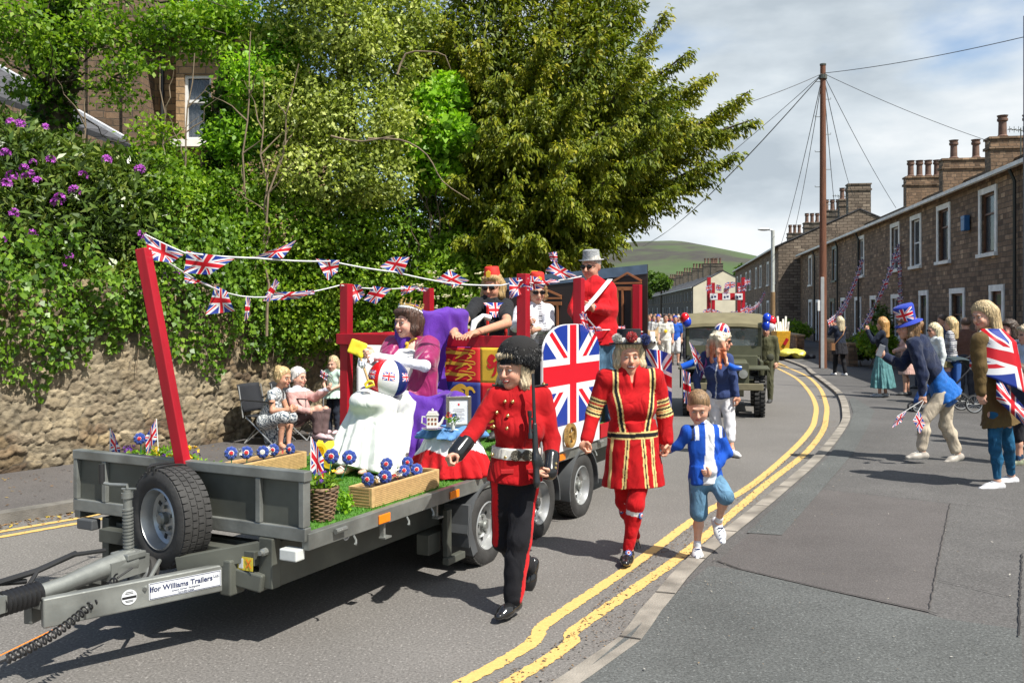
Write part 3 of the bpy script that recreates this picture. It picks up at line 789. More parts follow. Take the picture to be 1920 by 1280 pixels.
def plant(name,label,cat,clumps,n,m,seed,size=.07,trunk=None,group=None,twigs=14,bark=None,twig_r=.016,base=None,**kw):
 """woody plant: trunk line (list of points, radii), limbs to the clumps, leaf crown"""
 b=base or(trunk[0][0]if trunk else clumps[0][0])
 root=empty(name,(b[0],b[1],b[2]),label=label,cat=cat,group=group)
 foliage('crown',clumps,n,m,root,size=size,seed=seed,**kw)
 st=random.getstate();random.seed(seed)
 if trunk:
  tb=MB();tb.tube([p for p,r in trunk],[r for p,r in trunk],10);tb.build('trunk',bark or m_bark,root,smooth=True,world=True)
 for i in range(twigs):
  c=clumps[i%len(clumps)];bb=MB()
  if trunk:
   src=min((p for p,r in trunk[1:]),key=lambda p:(p-c[0]).length+random.uniform(0,1))
   src=Vector(src)
  else:src=Vector(b)+Vector((random.uniform(-.5,.5),random.uniform(-.3,.3),0))
  o=Vector((random.uniform(-.8,.8)*c[1][0],random.uniform(-.8,.8)*c[1][1],random.uniform(-.7,.8)*c[1][2]))
  pts=branch_pts(src,c[0]+o,sag=random.uniform(-.15,.1),n=8)
  r0=twig_r*random.uniform(.8,1.8);bb.tube(pts,[r0*(1-.85*k/8)for k in range(9)],5)
  bb.build('branch',bark or m_bark,root,smooth=True,world=True)
 random.setstate(st);return root
rc=[cl(60,560,11.9,150,80),cl(190,560,12.4,140,75),cl(20,430,11.8,140,110),cl(150,420,12.4,150,120),cl(270,470,13.0,120,110),cl(90,330,12.4,120,80),cl(10,300,12.2,90,90),cl(210,350,13.2,120,70),cl(-120,400,11.5,130,150),cl(340,560,13.6,90,70)]
rh=plant('rhododendron','dark leaved rhododendron with purple flower clusters above the wall, at the far left','shrub',rc,30000,lm_rhod,2,size=.15,width=.32,gap=.05,gf=1.6,twigs=8,base=P(120,620,12.8),up=.25)
fl_spots=[(20,230),(38,233),(62,305),(45,315),(58,325),(12,345),(70,340),(22,330),(105,380),(95,300),(140,358),(112,372),(48,332),(10,288),(118,500),(26,400),(265,440),(272,448),(313,520),(325,530),(330,518),(262,318),(130,480),(5,450),(155,330),(85,240),(60,440),(200,300)]
m_fl=mat('rhododendron_petal',(.34,.05,.38),rough=.6,var=.35,scale=20)
def flower_cluster(c,r,nb,seed):
 rr=random.Random(seed);b=MB()
 for i in range(nb):
  a=rr.uniform(0,6.28);e=rr.uniform(-.3,1.3);d=Vector((math.cos(a)*math.cos(e),math.sin(a)*math.cos(e),math.sin(e)));o=c+d*r*.6
  s=d.cross(Vector((.3,.2,.9))).normalized();q=d.cross(s);k=r*.5
  for j in range(5):
   t=j*1.257;p=s*math.cos(t)+q*math.sin(t);w=s*math.cos(t+.5)+q*math.sin(t+.5);w2=s*math.cos(t-.5)+q*math.sin(t-.5)
   b.add([o,o+w2*k*.6+d*k*.3,o+p*k+d*k*.45,o+w*k*.6+d*k*.3],[(0,1,2,3)])
 return b
for i,(u,v)in enumerate(fl_spots):
 dd=np.interp(u,[0,330],[10.95,12.2])+.05
 flower_cluster(P(u,v,dd),random.uniform(.05,.085),11,i).build('flower_cluster',m_fl,rh,world=True)
t=[(P(110,640,14),.30),(P(105,300,14),.27),(P(100,180,14),.25),(P(92,60,14),.24),(P(100,-60,14),.2),(P(140,-180,14),.14)]
tr=plant('ivy_clad_tree','tall old tree with an ivy covered trunk in front of the stone house','tree',[cl(60,90,13,90,50,.6),cl(20,30,12.5,80,45,.6),cl(190,60,13.4,95,38,.6),cl(310,40,13.6,110,32,.5),cl(150,-30,13.5,160,40,.8),cl(380,90,13.8,80,26,.4),cl(30,170,13.2,70,22,.3),cl(250,120,13.2,70,18,.3),cl(430,20,14,110,45,.6),cl(-60,60,12.5,80,90,.5),cl(200,170,13.6,80,60,.4),cl(270,90,13.8,70,50,.4),cl(290,250,13.4,60,40,.3),cl(180,250,13.4,60,30,.3)],10500,lm_haw,5,size=.085,width=.6,gap=.34,gf=1.2,shell=.1,twigs=26,trunk=t,bark=m_bark_d,twig_r=.03,bias=.05)
foliage('trunk_ivy',[cl(100,y,14,36,46,.34)for y in range(-30,330,40)]+[cl(160,30,14,30,60,.3)],3600,lm_ivy,tr,size=.1,width=.9,gap=.02,seed=77,shell=.9,bias=-.25)
t=[(P(425,560,14.5),.14),(P(420,420,14.5),.12),(P(412,300,14.5),.13),(P(410,200,14.5),.10),(P(430,90,14.4),.07),(P(450,-40,14.4),.05)]
tr=plant('ash_tree','slender ash tree with fresh green leaves right of the house window','tree',[cl(480,150,14,70,60,.7),cl(450,260,14,70,50,.6),cl(540,90,14.3,60,60,.6),cl(370,345,13.8,60,35,.5),cl(400,40,14.3,90,40,.6),cl(510,230,14.4,60,60,.5),cl(300,330,13.8,60,40,.5),cl(560,170,14.3,50,50,.4)],13500,lm_ash,8,size=.10,width=.5,gap=.3,gf=1.5,shell=.1,twigs=24,trunk=t,twig_r=.02)
foliage('trunk_ivy',[cl(412,y,14.5,26,26,.22)for y in range(190,330,24)],1200,lm_ivy,tr,size=.09,width=.9,gap=.02,seed=78,shell=.9,bias=-.2)
for i,(a,b)in enumerate([((310,470),(365,100)),((330,460),(300,120)),((440,480),(470,60)),((500,480),(495,150)),((455,470),(560,120)),((120,470),(165,150))]):
 root=empty('sapling',P(a[0],a[1]+150,13.2),label=['thin leaning stem before the house window','thin bare sapling stem left of the leaning one','thin pale stem right of the slender ash','straight thin stem below the pale holly','leaning stem crossing toward the pale holly','thin stem beside the ivy clad trunk'][i],cat='sapling',group='thin stems on the garden bank')
 b_=MB();pts=branch_pts(P(a[0],a[1]+150,13.2),P(b[0],b[1],13.3),n=10,wob=.02);b_.tube(pts,[.021-.0014*k for k in range(11)],6);b_.build('stem',m_twig,root,smooth=True,world=True)
 for k in range(4):
  b_=MB();s0=pts[5+k];b_.tube(branch_pts(s0,s0+Vector((random.uniform(-.6,.6),random.uniform(-.3,.3),random.uniform(.2,.7))),n=5),[.012,.01,.008,.006,.004,.003],5);b_.build('twig',m_twig,root,smooth=True,world=True)
t=[(P(690,640,15),.2),(P(680,400,15),.17),(P(650,220,15),.14),(P(640,60,15),.1),(P(650,-80,15),.06)]
plant('holly_tree','pale variegated holly tree between the ash and the yew','tree',[cl(640,60,14,100,90,.9),cl(560,200,14,100,80,.8),cl(660,230,14,110,80,.9),cl(720,120,14.3,80,90,.8),cl(600,330,13.8,110,70,.8),cl(700,330,14,80,60,.7),cl(600,-40,14,110,60,.8),cl(760,20,14.5,70,70,.7),cl(520,60,14.2,60,80,.5),cl(750,250,14.2,60,50,.6)],42000,lm_pale,12,size=.075,width=.6,gap=.2,gf=1.7,shell=.35,twigs=26,trunk=t,bark=m_twig,twig_r=.018,lump=.3)
root=empty('dead_branch',P(700,260,13.2),label='bare pale twisting branches poking out between holly and yew',cat='branch')
for pts in[[(745,140),(760,100),(800,98),(835,105),(845,130)],[(690,260),(750,262),(800,290),(830,340),(880,375)],[(620,255),(680,265),(740,255)]]:
 b_=MB();q=[P(u,v,12.9)+Vector((0,random.uniform(-.1,.1),0))for u,v in pts];c=smooth_poly([(x.x,x.z)for x in q],.12);c=[Vector((x[0],12.9+.04*math.sin(i),x[1]))for i,x in enumerate(c)]
 b_.tube(c,[.016*(1-.7*i/len(c))for i in range(len(c))],6);b_.build('branch',m_twig,root,smooth=True,world=True)
hg='hawthorn shrubs on the bank'
plant('hawthorn_shrub','bright hawthorn shrub right of the purple rhododendron','shrub',[cl(330,400,13.2,100,80),cl(420,470,13.4,100,80),cl(300,330,13.6,90,55),cl(450,380,13.8,80,70),cl(400,560,13.7,110,70)],25000,lm_haw,21,size=.07,width=.7,gap=.1,gf=2,twigs=10,base=P(390,640,13.8),group=hg,lump=.3,bark=m_twig)
plant('hawthorn_shrub','bright hawthorn shrub behind the middle of the upper bunting','shrub',[cl(540,430,14,100,80),cl(600,520,14.4,100,80),cl(520,540,14,90,70),cl(640,420,14.4,90,60),cl(560,610,14.4,100,50)],25000,lm_haw,22,size=.07,width=.7,gap=.1,gf=2,twigs=10,base=P(570,640,14.4),group=hg,lump=.3,bias=.05,bark=m_twig)
plant('hawthorn_shrub','bright hawthorn shrub behind the seated queen','shrub',[cl(720,430,15,90,80),cl(760,520,15.2,100,70),cl(690,530,14.8,90,80),cl(800,410,15.4,70,60),cl(720,610,15,110,50)],22000,lm_haw,23,size=.07,width=.7,gap=.1,gf=2,twigs=10,base=P(740,640,15),group=hg,lump=.3,bark=m_twig)
plant('sycamore_shrub','fresh green sycamore growth between the holly and the yew','shrub',[cl(800,200,14.6,50,40,.4),cl(830,250,14.6,60,40,.4),cl(840,180,14.8,40,40,.4),cl(770,280,14.6,45,35,.4),cl(815,320,14.8,50,40,.4)],5200,lm_ash,24,size=.11,width=.8,gap=.15,twigs=10,base=P(790,560,15),bias=.1)
eb=plant('elder_shrub','elder shrub with flat cream flower heads behind the black-shirted man','shrub',[cl(840,530,14.5,70,55,.6),cl(870,580,14.5,60,50,.6),cl(800,570,14.6,60,50,.6),cl(900,520,14.8,50,40,.5),cl(860,480,14.8,60,50,.5)],9500,lm_haw,25,size=.1,width=.5,gap=.1,twigs=8,base=P(850,650,15),bias=.1,bark=m_twig)
m_eld=mat('elder_flower',(.62,.58,.38),rough=.7)
for i in range(22):
 p=P(random.uniform(780,920),random.uniform(500,620),13.75);b_=MB()
 for k in range(9):
  o=p+Vector((random.uniform(-.07,.07),random.uniform(-.04,.04),random.uniform(-.02,.02)));b_.sphere(o,.022,5,sq=(1,1,.5))
 b_.build('flower_head',m_eld,eb,world=True)
def yew(tips,base,name,label,nspray,seed,lim_r=.13,inner=(),spread=1.0):
 r=np.random.default_rng(seed);st=random.getstate();random.seed(seed)
 root=empty(name,base,label=label,cat='tree');tb=MB()
 tb.tube([base,base+Vector((.1,0,1.6)),base+Vector((-.1,.1,2.8)),base+Vector((.1,0,4))],[.5,.42,.3,.1],12);tb.build('trunk',m_bark_d,root,smooth=True,world=True)
 C=[];D=[];Nn=[];Sz=[];Cl=[]
 for ti,tip in enumerate(tips):
  src=base+Vector((random.uniform(-.2,.2),random.uniform(-.2,.2),random.uniform(1.2,3.2)if tip.z>4 else random.uniform(.8,1.6)))
  if tip.z>7:src.z=random.uniform(2.5,4.5)
  L_=(tip-src).length;pts=[]
  for i in range(11):
   t=i/10;p=src.lerp(tip,t);p.z+=-math.sin(math.pi*t)*L_*.07+random.uniform(-.04,.04)*L_*.2*math.sin(math.pi*t);pts.append(p)
  b_=MB();b_.tube(pts,[lim_r*(1-.92*(i/10)**.8)for i in range(11)],6);b_.build('limb',m_bark_d,root,smooth=True,world=True)
  dirm=(tip-src).normalized()
  for k in range(nspray):
   t=.20+.78*random.random()**.85;i=min(int(t*10),9);f=t*10-i
   p=pts[i].lerp(pts[i+1],min(f,1.3))
   a=random.uniform(0,6.28);side=Vector((math.cos(a),math.sin(a),random.uniform(-.1,.7)))
   d0=(dirm*1.0+side*(1.35-t)).normalized();ln=random.uniform(.35,.95)*spread*(1.15-1.25*max(t-.3,0))
   if t>.93:ln*=.55
   m_=int(ln/.055)+2;q=p.copy();dr=d0.copy();cc=.45+random.uniform(-.22,.22)+(.18 if dirm.z>.3 else 0)
   for j in range(m_):
    dr=(dr+Vector((0,0,-.05-.02*j/m_))).normalized();q=q+dr*.055;th_=.045*(1.25-j/m_)
    for _ in range(3):
     C.append(tuple(q+Vector((random.gauss(0,th_),random.gauss(0,th_),random.gauss(0,.025)))))
     D.append((dr.x*.7+random.gauss(0,.45),dr.y*.7+random.gauss(0,.45),dr.z*.5-.75+random.gauss(0,.35)))
     Sz.append(random.uniform(.06,.13));Cl.append(min(max(cc+.3*(j/m_)-.1+random.gauss(0,.1),0),1))
 C=np.array(C);D=np.array(D);n=len(C);Nn=r.normal(0,.6,(n,3));Nn[:,1]-=.5;Nn[:,2]+=.45
 link('crown',leaf_mesh('crown',C,D,Nn,np.array(Sz),.34,np.array(Cl)),lm_yew,root,world=True)
 random.setstate(st);return root
base=Vector((-.1,17.5,1.9));tips=[]
for u,v,d in[(1403,172,16.2),(1412,224,15.6),(1385,190,17),(1330,140,16.6),(1290,98,16.4),(1222,60,17),(1195,5,16.5),(1385,285,15.4),(1335,300,15.2),(1300,340,16),(1262,352,15),(1215,372,15.3),(1160,440,15.0),(1150,400,14.6),(1100,460,14.6),(1260,160,15),(1290,220,14.5),(1320,240,15),(1200,120,15),(1180,220,14.2),(1230,280,14.2),(1150,320,14),(1120,60,15),(1100,150,14),(1060,260,13.8),(1080,380,13.9),(1020,60,14.5),(1010,170,13.8),(960,320,13.6),(1000,440,13.8),(930,410,13.7),(920,220,13.6),(900,80,14.4),(860,330,13.9),(870,440,14),(840,40,14.6),(780,100,15),(770,10,15),(950,-60,15),(1050,-80,15.2),(1150,-80,15.8),(860,-80,15.6),(960,480,14.2),(1040,470,14.4),(900,500,15),(1250,20,17.5),(1340,220,17.5),(1260,300,17),(1100,-160,16.5),(950,-180,16.5),(760,180,15.6),(820,380,15.4),(1190,330,16.6),(1380,240,16.4),(1300,180,17.2),(940,140,14),(1140,260,13.9),(1240,220,14.4),(980,250,13.5),(1060,330,13.7)]:
 tips.append(P(u,v,d))
yew(tips,base,'yew_tree','huge old yew tree with drooping gold green sprays overhanging the street',86,4)
yt=bpy.data.objects['yew_tree']
foliage('inner_crown',[cl(900,100,16,150,120,1.2),cl(1060,130,16,150,130,1.2),cl(1000,310,15.8,150,100,1.2),cl(1170,210,16.2,105,95,1),cl(860,290,15.8,90,90,1),cl(1120,10,16.4,90,80,1),cl(960,-60,16,130,80,1),cl(1080,370,15.4,90,55,.8),cl(800,130,16,80,120,1),cl(940,420,15.4,100,60,.8),cl(1240,250,16.2,70,60,.8)],44000,lm_yew,yt,size=.12,width=.34,gap=.02,gf=1.4,seed=44,shell=.3,droop=.7,bias=-.12,lump=.3)
def stone_mat(name,c1,c2,cm,bw,bh,var=.35,rough=.9,bumpd=.02,mort=.012,planar='XZ',squash=1.0):
 """coursed squared stone from a brick pattern, laid on the object's own faces"""
 if name in MATS:return MATS[name]
 m,nt,b=nodes_of(name);L=nt.links;op=math_expr(nt)
 tc=N(nt,'ShaderNodeTexCoord');sp=N(nt,'ShaderNodeSeparateXYZ');L.new(tc.outputs['Object'],sp.inputs[0])
 geo=N(nt,'ShaderNodeNewGeometry');vt=N(nt,'ShaderNodeVectorTransform',vector_type='NORMAL',convert_from='WORLD',convert_to='OBJECT');L.new(geo.outputs['Normal'],vt.inputs[0])
 sn=N(nt,'ShaderNodeSeparateXYZ');L.new(vt.outputs[0],sn.inputs[0])
 isx=op('GREATER_THAN',op('ABSOLUTE',sn.outputs[0]),.7)
 hx=op('ADD',op('MULTIPLY',sp.outputs[1],isx),op('MULTIPLY',sp.outputs[0],op('SUBTRACT',1.0,isx)))
 w1=N(nt,'ShaderNodeTexNoise');w1.inputs['Scale'].default_value=3.0;w1.inputs['Detail'].default_value=3;L.new(tc.outputs['Object'],w1.inputs['Vector'])
 w2=N(nt,'ShaderNodeTexNoise');w2.inputs['Scale'].default_value=2.2;L.new(sp.outputs[2],w2.inputs['Vector'])
 zz=op('MULTIPLY_ADD',op('SUBTRACT',w1.outputs['Fac'],.5),.05,sp.outputs[2])
 hh=op('MULTIPLY_ADD',op('SUBTRACT',w1.outputs['Fac'],.5),.06,hx)
 cb=N(nt,'ShaderNodeCombineXYZ');L.new(hh,cb.inputs[0]);L.new(zz,cb.inputs[1])
 br=N(nt,'ShaderNodeTexBrick');br.inputs['Scale'].default_value=1;br.inputs['Brick Width'].default_value=bw;br.inputs['Row Height'].default_value=bh
 br.inputs['Mortar Size'].default_value=mort;br.inputs['Mortar Smooth'].default_value=.4;br.inputs['Bias'].default_value=0;br.offset_frequency=2;br.squash=squash;br.squash_frequency=3
 br.inputs['Color1'].default_value=(0,0,0,1);br.inputs['Color2'].default_value=(1,1,1,1);br.inputs['Mortar'].default_value=(.5,.5,.5,1)
 L.new(cb.outputs[0],br.inputs['Vector'])
 cr=N(nt,'ShaderNodeValToRGB');e=cr.color_ramp.elements;e[0].color=(*c1,1);e[1].color=(*c2,1);k=e.new(.5);k.color=(*[(a+b_)/2*.9 for a,b_ in zip(c1,c2)],1);k=e.new(.8);k.color=(*[x*.62 for x in c1],1)
 L.new(br.outputs['Color'],cr.inputs['Fac'])
 mx=N(nt,'ShaderNodeMix',data_type='RGBA');L.new(br.outputs['Fac'],mx.inputs[0]);L.new(cr.outputs[0],mx.inputs[6]);mx.inputs[7].default_value=(*cm,1)
 n1=N(nt,'ShaderNodeTexNoise');n1.inputs['Scale'].default_value=9;n1.inputs['Detail'].default_value=8;n1.inputs['Roughness'].default_value=.65;L.new(tc.outputs['Object'],n1.inputs['Vector'])
 n2=N(nt,'ShaderNodeTexNoise');n2.inputs['Scale'].default_value=.8;n2.inputs['Detail'].default_value=5;L.new(tc.outputs['Object'],n2.inputs['Vector'])
 f=op('MULTIPLY',op('MULTIPLY_ADD',n1.outputs['Fac'],var*2.4,1-var*1.2),op('MULTIPLY_ADD',n2.outputs['Fac'],var*2.2,1-var*1.1))
 v=N(nt,'ShaderNodeVectorMath',operation='SCALE');L.new(mx.outputs[2],v.inputs[0]);L.new(f,v.inputs['Scale']);L.new(v.outputs[0],b.inputs['Base Color'])
 b.inputs['Roughness'].default_value=rough
 h=op('ADD',op('MULTIPLY',op('SUBTRACT',1.0,br.outputs['Fac']),1.0),op('MULTIPLY',n1.outputs['Fac'],.9))
 bp=N(nt,'ShaderNodeBump');bp.inputs['Strength'].default_value=.9;bp.inputs['Distance'].default_value=bumpd
 L.new(h,bp.inputs['Height']);L.new(bp.outputs[0],b.inputs['Normal'])
 MATS[name]=m;return m
def slate_mat(name='slate_roof',col=(.075,.075,.082)):
 if name in MATS:return MATS[name]
 return stone_mat(name,[c*.8 for c in col],[c*1.35 for c in col],[c*.35 for c in col],.28,.16,var=.25,bumpd=.012,mort=.008)
m_st_dark=stone_mat('terrace_stone',(.17,.105,.062),(.45,.30,.185),(.11,.082,.058),.30,.14,var=.35,squash=.7)
m_st_gab=stone_mat('gable_stone',(.19,.145,.105),(.31,.245,.18),(.075,.055,.04),.48,.19,var=.25,mort=.02,bumpd=.03)
m_st_far=stone_mat('far_stone',(.10,.085,.065),(.19,.155,.12),(.08,.07,.055),.4,.2,var=.25)
m_st_ochre=stone_mat('ochre_stone',(.42,.27,.14),(.26,.165,.095),(.16,.12,.08),.34,.17,var=.3)
m_st_brown=stone_mat('brown_stone',(.17,.11,.07),(.24,.155,.095),(.10,.08,.06),.34,.17,var=.3)
m_ash=mat('ashlar_sandstone',(.34,.24,.14),rough=.9,var=.2,bump=.3)
m_slate=slate_mat()
m_cream=mat('cream_painted_stone',(.86,.83,.76),rough=.75,var=.14,scale=4,bump=.2)
m_white=mat('white_paint',(.75,.75,.73),rough=.5,var=.04)
m_woodfr=mat('brown_window_wood',(.14,.06,.03),rough=.5,var=.2)
m_glass=mat('window_glass',(.04,.05,.06),rough=.06,var=.3,scale=.8,spec=.9);m_glass.node_tree.nodes['Principled BSDF'].inputs['Alpha'].default_value=.5
m_curt=mat('net_curtain',(.75,.74,.70),rough=.9,var=.25,stretch=(30,30,1),scale=1)
m_pipe=mat('black_pipe',(.02,.022,.022),rough=.4)
m_pot=mat('chimney_pot',(.15,.085,.06),rough=.8,var=.3)
m_doorg=mat('door_dark',(.05,.035,.03),rough=.4)
m_leadw=mat('roof_verge',(.5,.52,.55),rough=.6,var=.2)
m_black0=mat('room_shade_sheet',(.02,.018,.016),rough=.9)
def wall_with_holes(x0,x1,z0,z1,holes,depth=.14):
 """front wall in local XZ facing -Y at y=0, with openings (xa, xb, za, zb) and reveals"""
 b=MB();xs=sorted({x0,x1,*[h[0]for h in holes],*[h[1]for h in holes]});zs=sorted({z0,z1,*[h[2]for h in holes],*[h[3]for h in holes]})
 for i in range(len(xs)-1):
  for j in range(len(zs)-1):
   cx=(xs[i]+xs[i+1])/2;cz=(zs[j]+zs[j+1])/2
   if any(h[0]<cx<h[1]and h[2]<cz<h[3]for h in holes):continue
   b.add([(xs[i],0,zs[j]),(xs[i+1],0,zs[j]),(xs[i+1],0,zs[j+1]),(xs[i],0,zs[j+1])],[(0,1,2,3)])
 for a,c,d,e in holes:
  b.add([(a,0,d),(a,depth,d),(a,depth,e),(a,0,e)],[(0,1,2,3)]);b.add([(c,0,d),(c,0,e),(c,depth,e),(c,depth,d)],[(0,1,2,3)])
  b.add([(a,0,e),(c,0,e),(c,depth,e),(a,depth,e)],[(0,3,2,1)]);b.add([(a,0,d),(c,0,d),(c,depth,d),(a,depth,d)],[(0,1,2,3)])
 return b
def window(root,xa,xb,za,zb,mf,surround=m_cream,sw=.16,bars='sash',sill=True,name='window',curtain=True,yo=0.0):
 w=MB();t=.06;y=yo+.10
 for x in(xa+t/2,xb-t/2):w.box((x,y,(za+zb)/2),(t,.06,zb-za-.004))
 for z in(za+t/2+.002,zb-t/2-.002):w.box(((xa+xb)/2,y,z),(xb-xa-2*t,.058,t))
 zm=za+(zb-za)*(.66 if bars=='top' else.5)
 w.box(((xa+xb)/2,y-.004,zm),(xb-xa-2*t,.056,.05))
 f=w.build(name,mf,root)
 g=MB();g.box(((xa+xb)/2,y+.01,(za+zb)/2),(xb-xa-t,.012,zb-za-t));g.build('pane',m_glass,f)
 if curtain:
  w_=(xb-xa)*random.uniform(.14,.30);c=MB()
  for xc in(xa+w_/2+.04,xb-w_/2-.04):c.box((xc,y+.05,(za+zb)/2),(w_,.01,zb-za-t))
  if random.random()<.5:c.box(((xa+xb)/2,y+.045,zb-(zb-za)*.16),(xb-xa-.1,.008,(zb-za)*.28))
  c.build('curtain',m_curt,f);c=MB();c.box(((xa+xb)/2,y+.5,(za+zb)/2),(xb-xa+.8,.01,zb-za+.4));c.build('room_shade_sheet',m_black0,f)  # near-black sheet behind the pane: shade of the unlit interior as colour
 if surround is not None:
  s=MB();s.box((xa-sw/2,yo-.01,(za+zb)/2),(sw,.05,zb-za));s.box((xb+sw/2,yo-.01,(za+zb)/2),(sw,.05,zb-za))
  s.box(((xa+xb)/2,yo-.012,zb+sw/2),(xb-xa+2*sw,.056,sw));s.build('surround',surround,f)
 if sill:
  s=MB();s.box(((xa+xb)/2,yo-.03,za-.055),(xb-xa+2*sw+.06,.14,.10));s.build('sill',surround or m_ash,f)
 return f
def door(root,xa,xb,za,zb,mcol,surround=m_cream,sw=.17):
 d=MB();d.box(((xa+xb)/2,.09,(za+zb)/2),(xb-xa,.05,zb-za))
 for zc,h in((.3,.5),(.72,.34)):
  d.box(((xa+xb)/2,.06,za+(zb-za)*zc),((xb-xa)*.6,.02,(zb-za)*h*.7))
 f=d.build('door',mcol,root)
 g=MB();g.box(((xa+xb)/2,.055,zb-.22),((xb-xa)*.7,.02,.26));g.build('pane',m_glass,f)
 if surround is not None:
  s=MB();s.box((xa-sw/2,-.01,(za+zb)/2),(sw,.05,zb-za));s.box((xb+sw/2,-.01,(za+zb)/2),(sw,.05,zb-za))
  s.box(((xa+xb)/2,-.012,zb+sw/2),(xb-xa+2*sw,.056,sw));s.build('surround',surround,f)
 return f
def chimney(parent,x,y,z0,z1,lx,ly,npots,mst,along='Y',poth=.82):
 c=MB();c.box((x,y,(z0+z1)/2),(lx,ly,z1-z0));c.box((x,y,z1-.32),(lx+.12,ly+.12,.1));c.box((x,y,z1+.04),(lx+.1,ly+.1,.08))
 st=c.build('chimney',mst,parent)
 for i in range(npots):
  t=(i+.5)/npots-.5;px,py=(x,y+ly*t*.92)if along=='Y' else(x+lx*t*.92,y)
  p=MB();p.lathe([(.18,0),(.20,.05),(.15,.1),(.14,poth*.72),(.19,poth*.76),(.19,poth*.86),(.15,poth*.88),(.20,poth),(.14,poth),(.12,poth*.7)],(px,py,z1+.08),n=12)
  p.build('chimney_pot',m_pot,st,smooth=True)
 return st
def terrace_house(name,label,origin,ang,width,depth,eave,ridge,wins,doors,mst,group,chims=(),downpipe=None,end=None,roof_m=None,wframe=m_white,gut=True,surround=m_cream,back=False,gable_m=None,verge=None):
 """local x runs along the facade, y goes back into the house"""
 root=empty(name,origin,ang,label,'house',group)
 holes=[tuple(w[:4])for w in wins]+[tuple(d[:4])for d in doors]
 wall_with_holes(0,width,0,eave,holes).build('wall',mst,root)
 yr=depth/2
 sd=MB()
 for x in((0,)if end=='left' else(width,)if end=='right' else(0,width)if end=='both' else()):
  sd.add([(x,0,0),(x,depth,0),(x,depth,eave),(x,yr,ridge),(x,0,eave)],[(0,1,2,3,4)])
 sd.add([(0,depth,0),(width,depth,0),(width,depth,eave),(0,depth,eave)],[(0,1,2,3)])
 sd.build('gable_wall' if end else 'rear_wall',gable_m or mst,root)
 rf=MB();ov=.22;k=(ridge-eave)/yr;o0=-.06 if end in('left','both')else 0.0;o1=.06 if end in('right','both')else 0.0
 for s in(0,1):
  ya,yb=(-ov,yr)if s==0 else(depth+ov,yr);za=eave-k*ov+.05;zb=ridge+.05
  vs=[(o0,ya,za),(width+o1,ya,za),(width+o1,yb,zb),(o0,yb,zb)]
  rf.add(vs+[(v[0],v[1],v[2]+.07)for v in vs],[(0,1,2,3),(7,6,5,4),(0,4,5,1),(1,5,6,2),(2,6,7,3),(3,7,4,0)])
 ro=rf.build('roof',roof_m or m_slate,root)
 rb=MB();rb.box((width/2,yr,ridge+.13),(width,.24,.1));rb.build('ridge_tiles',m_st_brown,ro)
 for c in chims:chimney(ro,*c)
 if gut:
  g=MB();g.box((width/2,-ov-.05,eave-.06),(width-.01,.11,.10));g.build('gutter',surround or m_cream,root)
 if downpipe is not None:
  g=MB();g.tube([(downpipe,-.22,eave-.1),(downpipe,-.09,eave-.4),(downpipe,-.09,.05)],.045,8);g.build('downpipe',m_pipe,root,smooth=True)
 for w in wins:
  window(root,*w[:4],w[4]if len(w)>4 else wframe,surround=w[5]if len(w)>5 else surround,bars=w[6]if len(w)>6 else 'sash')
 for d in doors:door(root,*d[:4],d[4]if len(d)>4 else m_doorg,surround=surround)
 return root
TA=math.atan2(.986,.1618)
def facade(d):return Vector((12.8+.164*(d-24.9),d,PZ))
HALF=4.1
def FX(d,dfar):return(dfar-d)*1.0134
g='houses of the near stone terrace'
def near_house(label,d0,d1,wins,doors,chims,**kw):
 o=facade(d1);W_=(d1-d0)*1.0134
 ws=[(FX(w[0],d1)-w[1]/2,FX(w[0],d1)+w[1]/2,w[2],w[3],*w[4:])for w in wins]
 ds=[(FX(w[0],d1)-w[1]/2,FX(w[0],d1)+w[1]/2,w[2],w[3],*w[4:])for w in doors]
 cs=[(FX(c[0]-HALF*.16,d1),HALF,c[1],c[2],.62,c[3],c[4],m_st_dark)for c in chims]
 return terrace_house('terraced_house',label,o,-math.pi/2-math.atan2(.164,1.0)+0.0,W_,HALF*2,5.45,7.25,ws,ds,m_st_dark,g,chims=cs,**kw)
UP=(3.40,5.02);DN=(.95,2.35)
near_house('nearest terraced house, at the right edge of the photo behind the lamp post',15.5,23.2,[(21,1.0,*UP,m_woodfr),(18,1.0,*UP,m_woodfr),(20.5,1.1,.9,2.4,m_woodfr)],[(17.6,.9,.1,2.2)],[(22.6,6.6,8.1,1.9,4)],downpipe=7.6)
near_house('terraced house with brown window frames and a blue alarm box',23.2,31.0,[(25.6,1.15,*UP,m_woodfr,m_cream,'top'),(29.7,1.15,*UP,m_woodfr,m_cream,'top'),(28.3,1.15,.5,2.35,m_woodfr,m_cream,'top')],[(24.9,.8,.12,2.35,m_woodfr)],[],downpipe=7.7)
near_house('terraced house with an open top window and a two pot chimney',31.0,37.6,[(33.0,1.15,*UP),(36.0,1.15,*UP),(35.9,1.1,.8,2.3)],[(32.0,.8,.12,2.35)],[(36.2,6.4,8.15,1.9,2)])
near_house('terraced house in the middle of the near row with bunting tied to its window',37.6,44.4,[(42.3,1.05,*UP),(43,1.1,.8,2.3)],[(39.8,.85,.12,2.3)],[(42.1,6.4,8.3,1.95,2)],downpipe=1.9)
near_house('terraced house with dark painted window surrounds',44.4,51.8,[(49.0,1.0,*UP,m_white,m_pipe),(49.6,1.1,.9,2.3,m_white,m_pipe)],[(46.6,.85,.12,2.3)],[(48.6,6.6,8.45,1.8,4)],downpipe=4.1)
near_house('end house of the near terrace beside the taller gable',51.8,61.6,[(57.2,.95,*UP),(57.2,1.1,.9,2.35)],[(54.5,.85,.12,2.3)],[],end='left',downpipe=6.5)
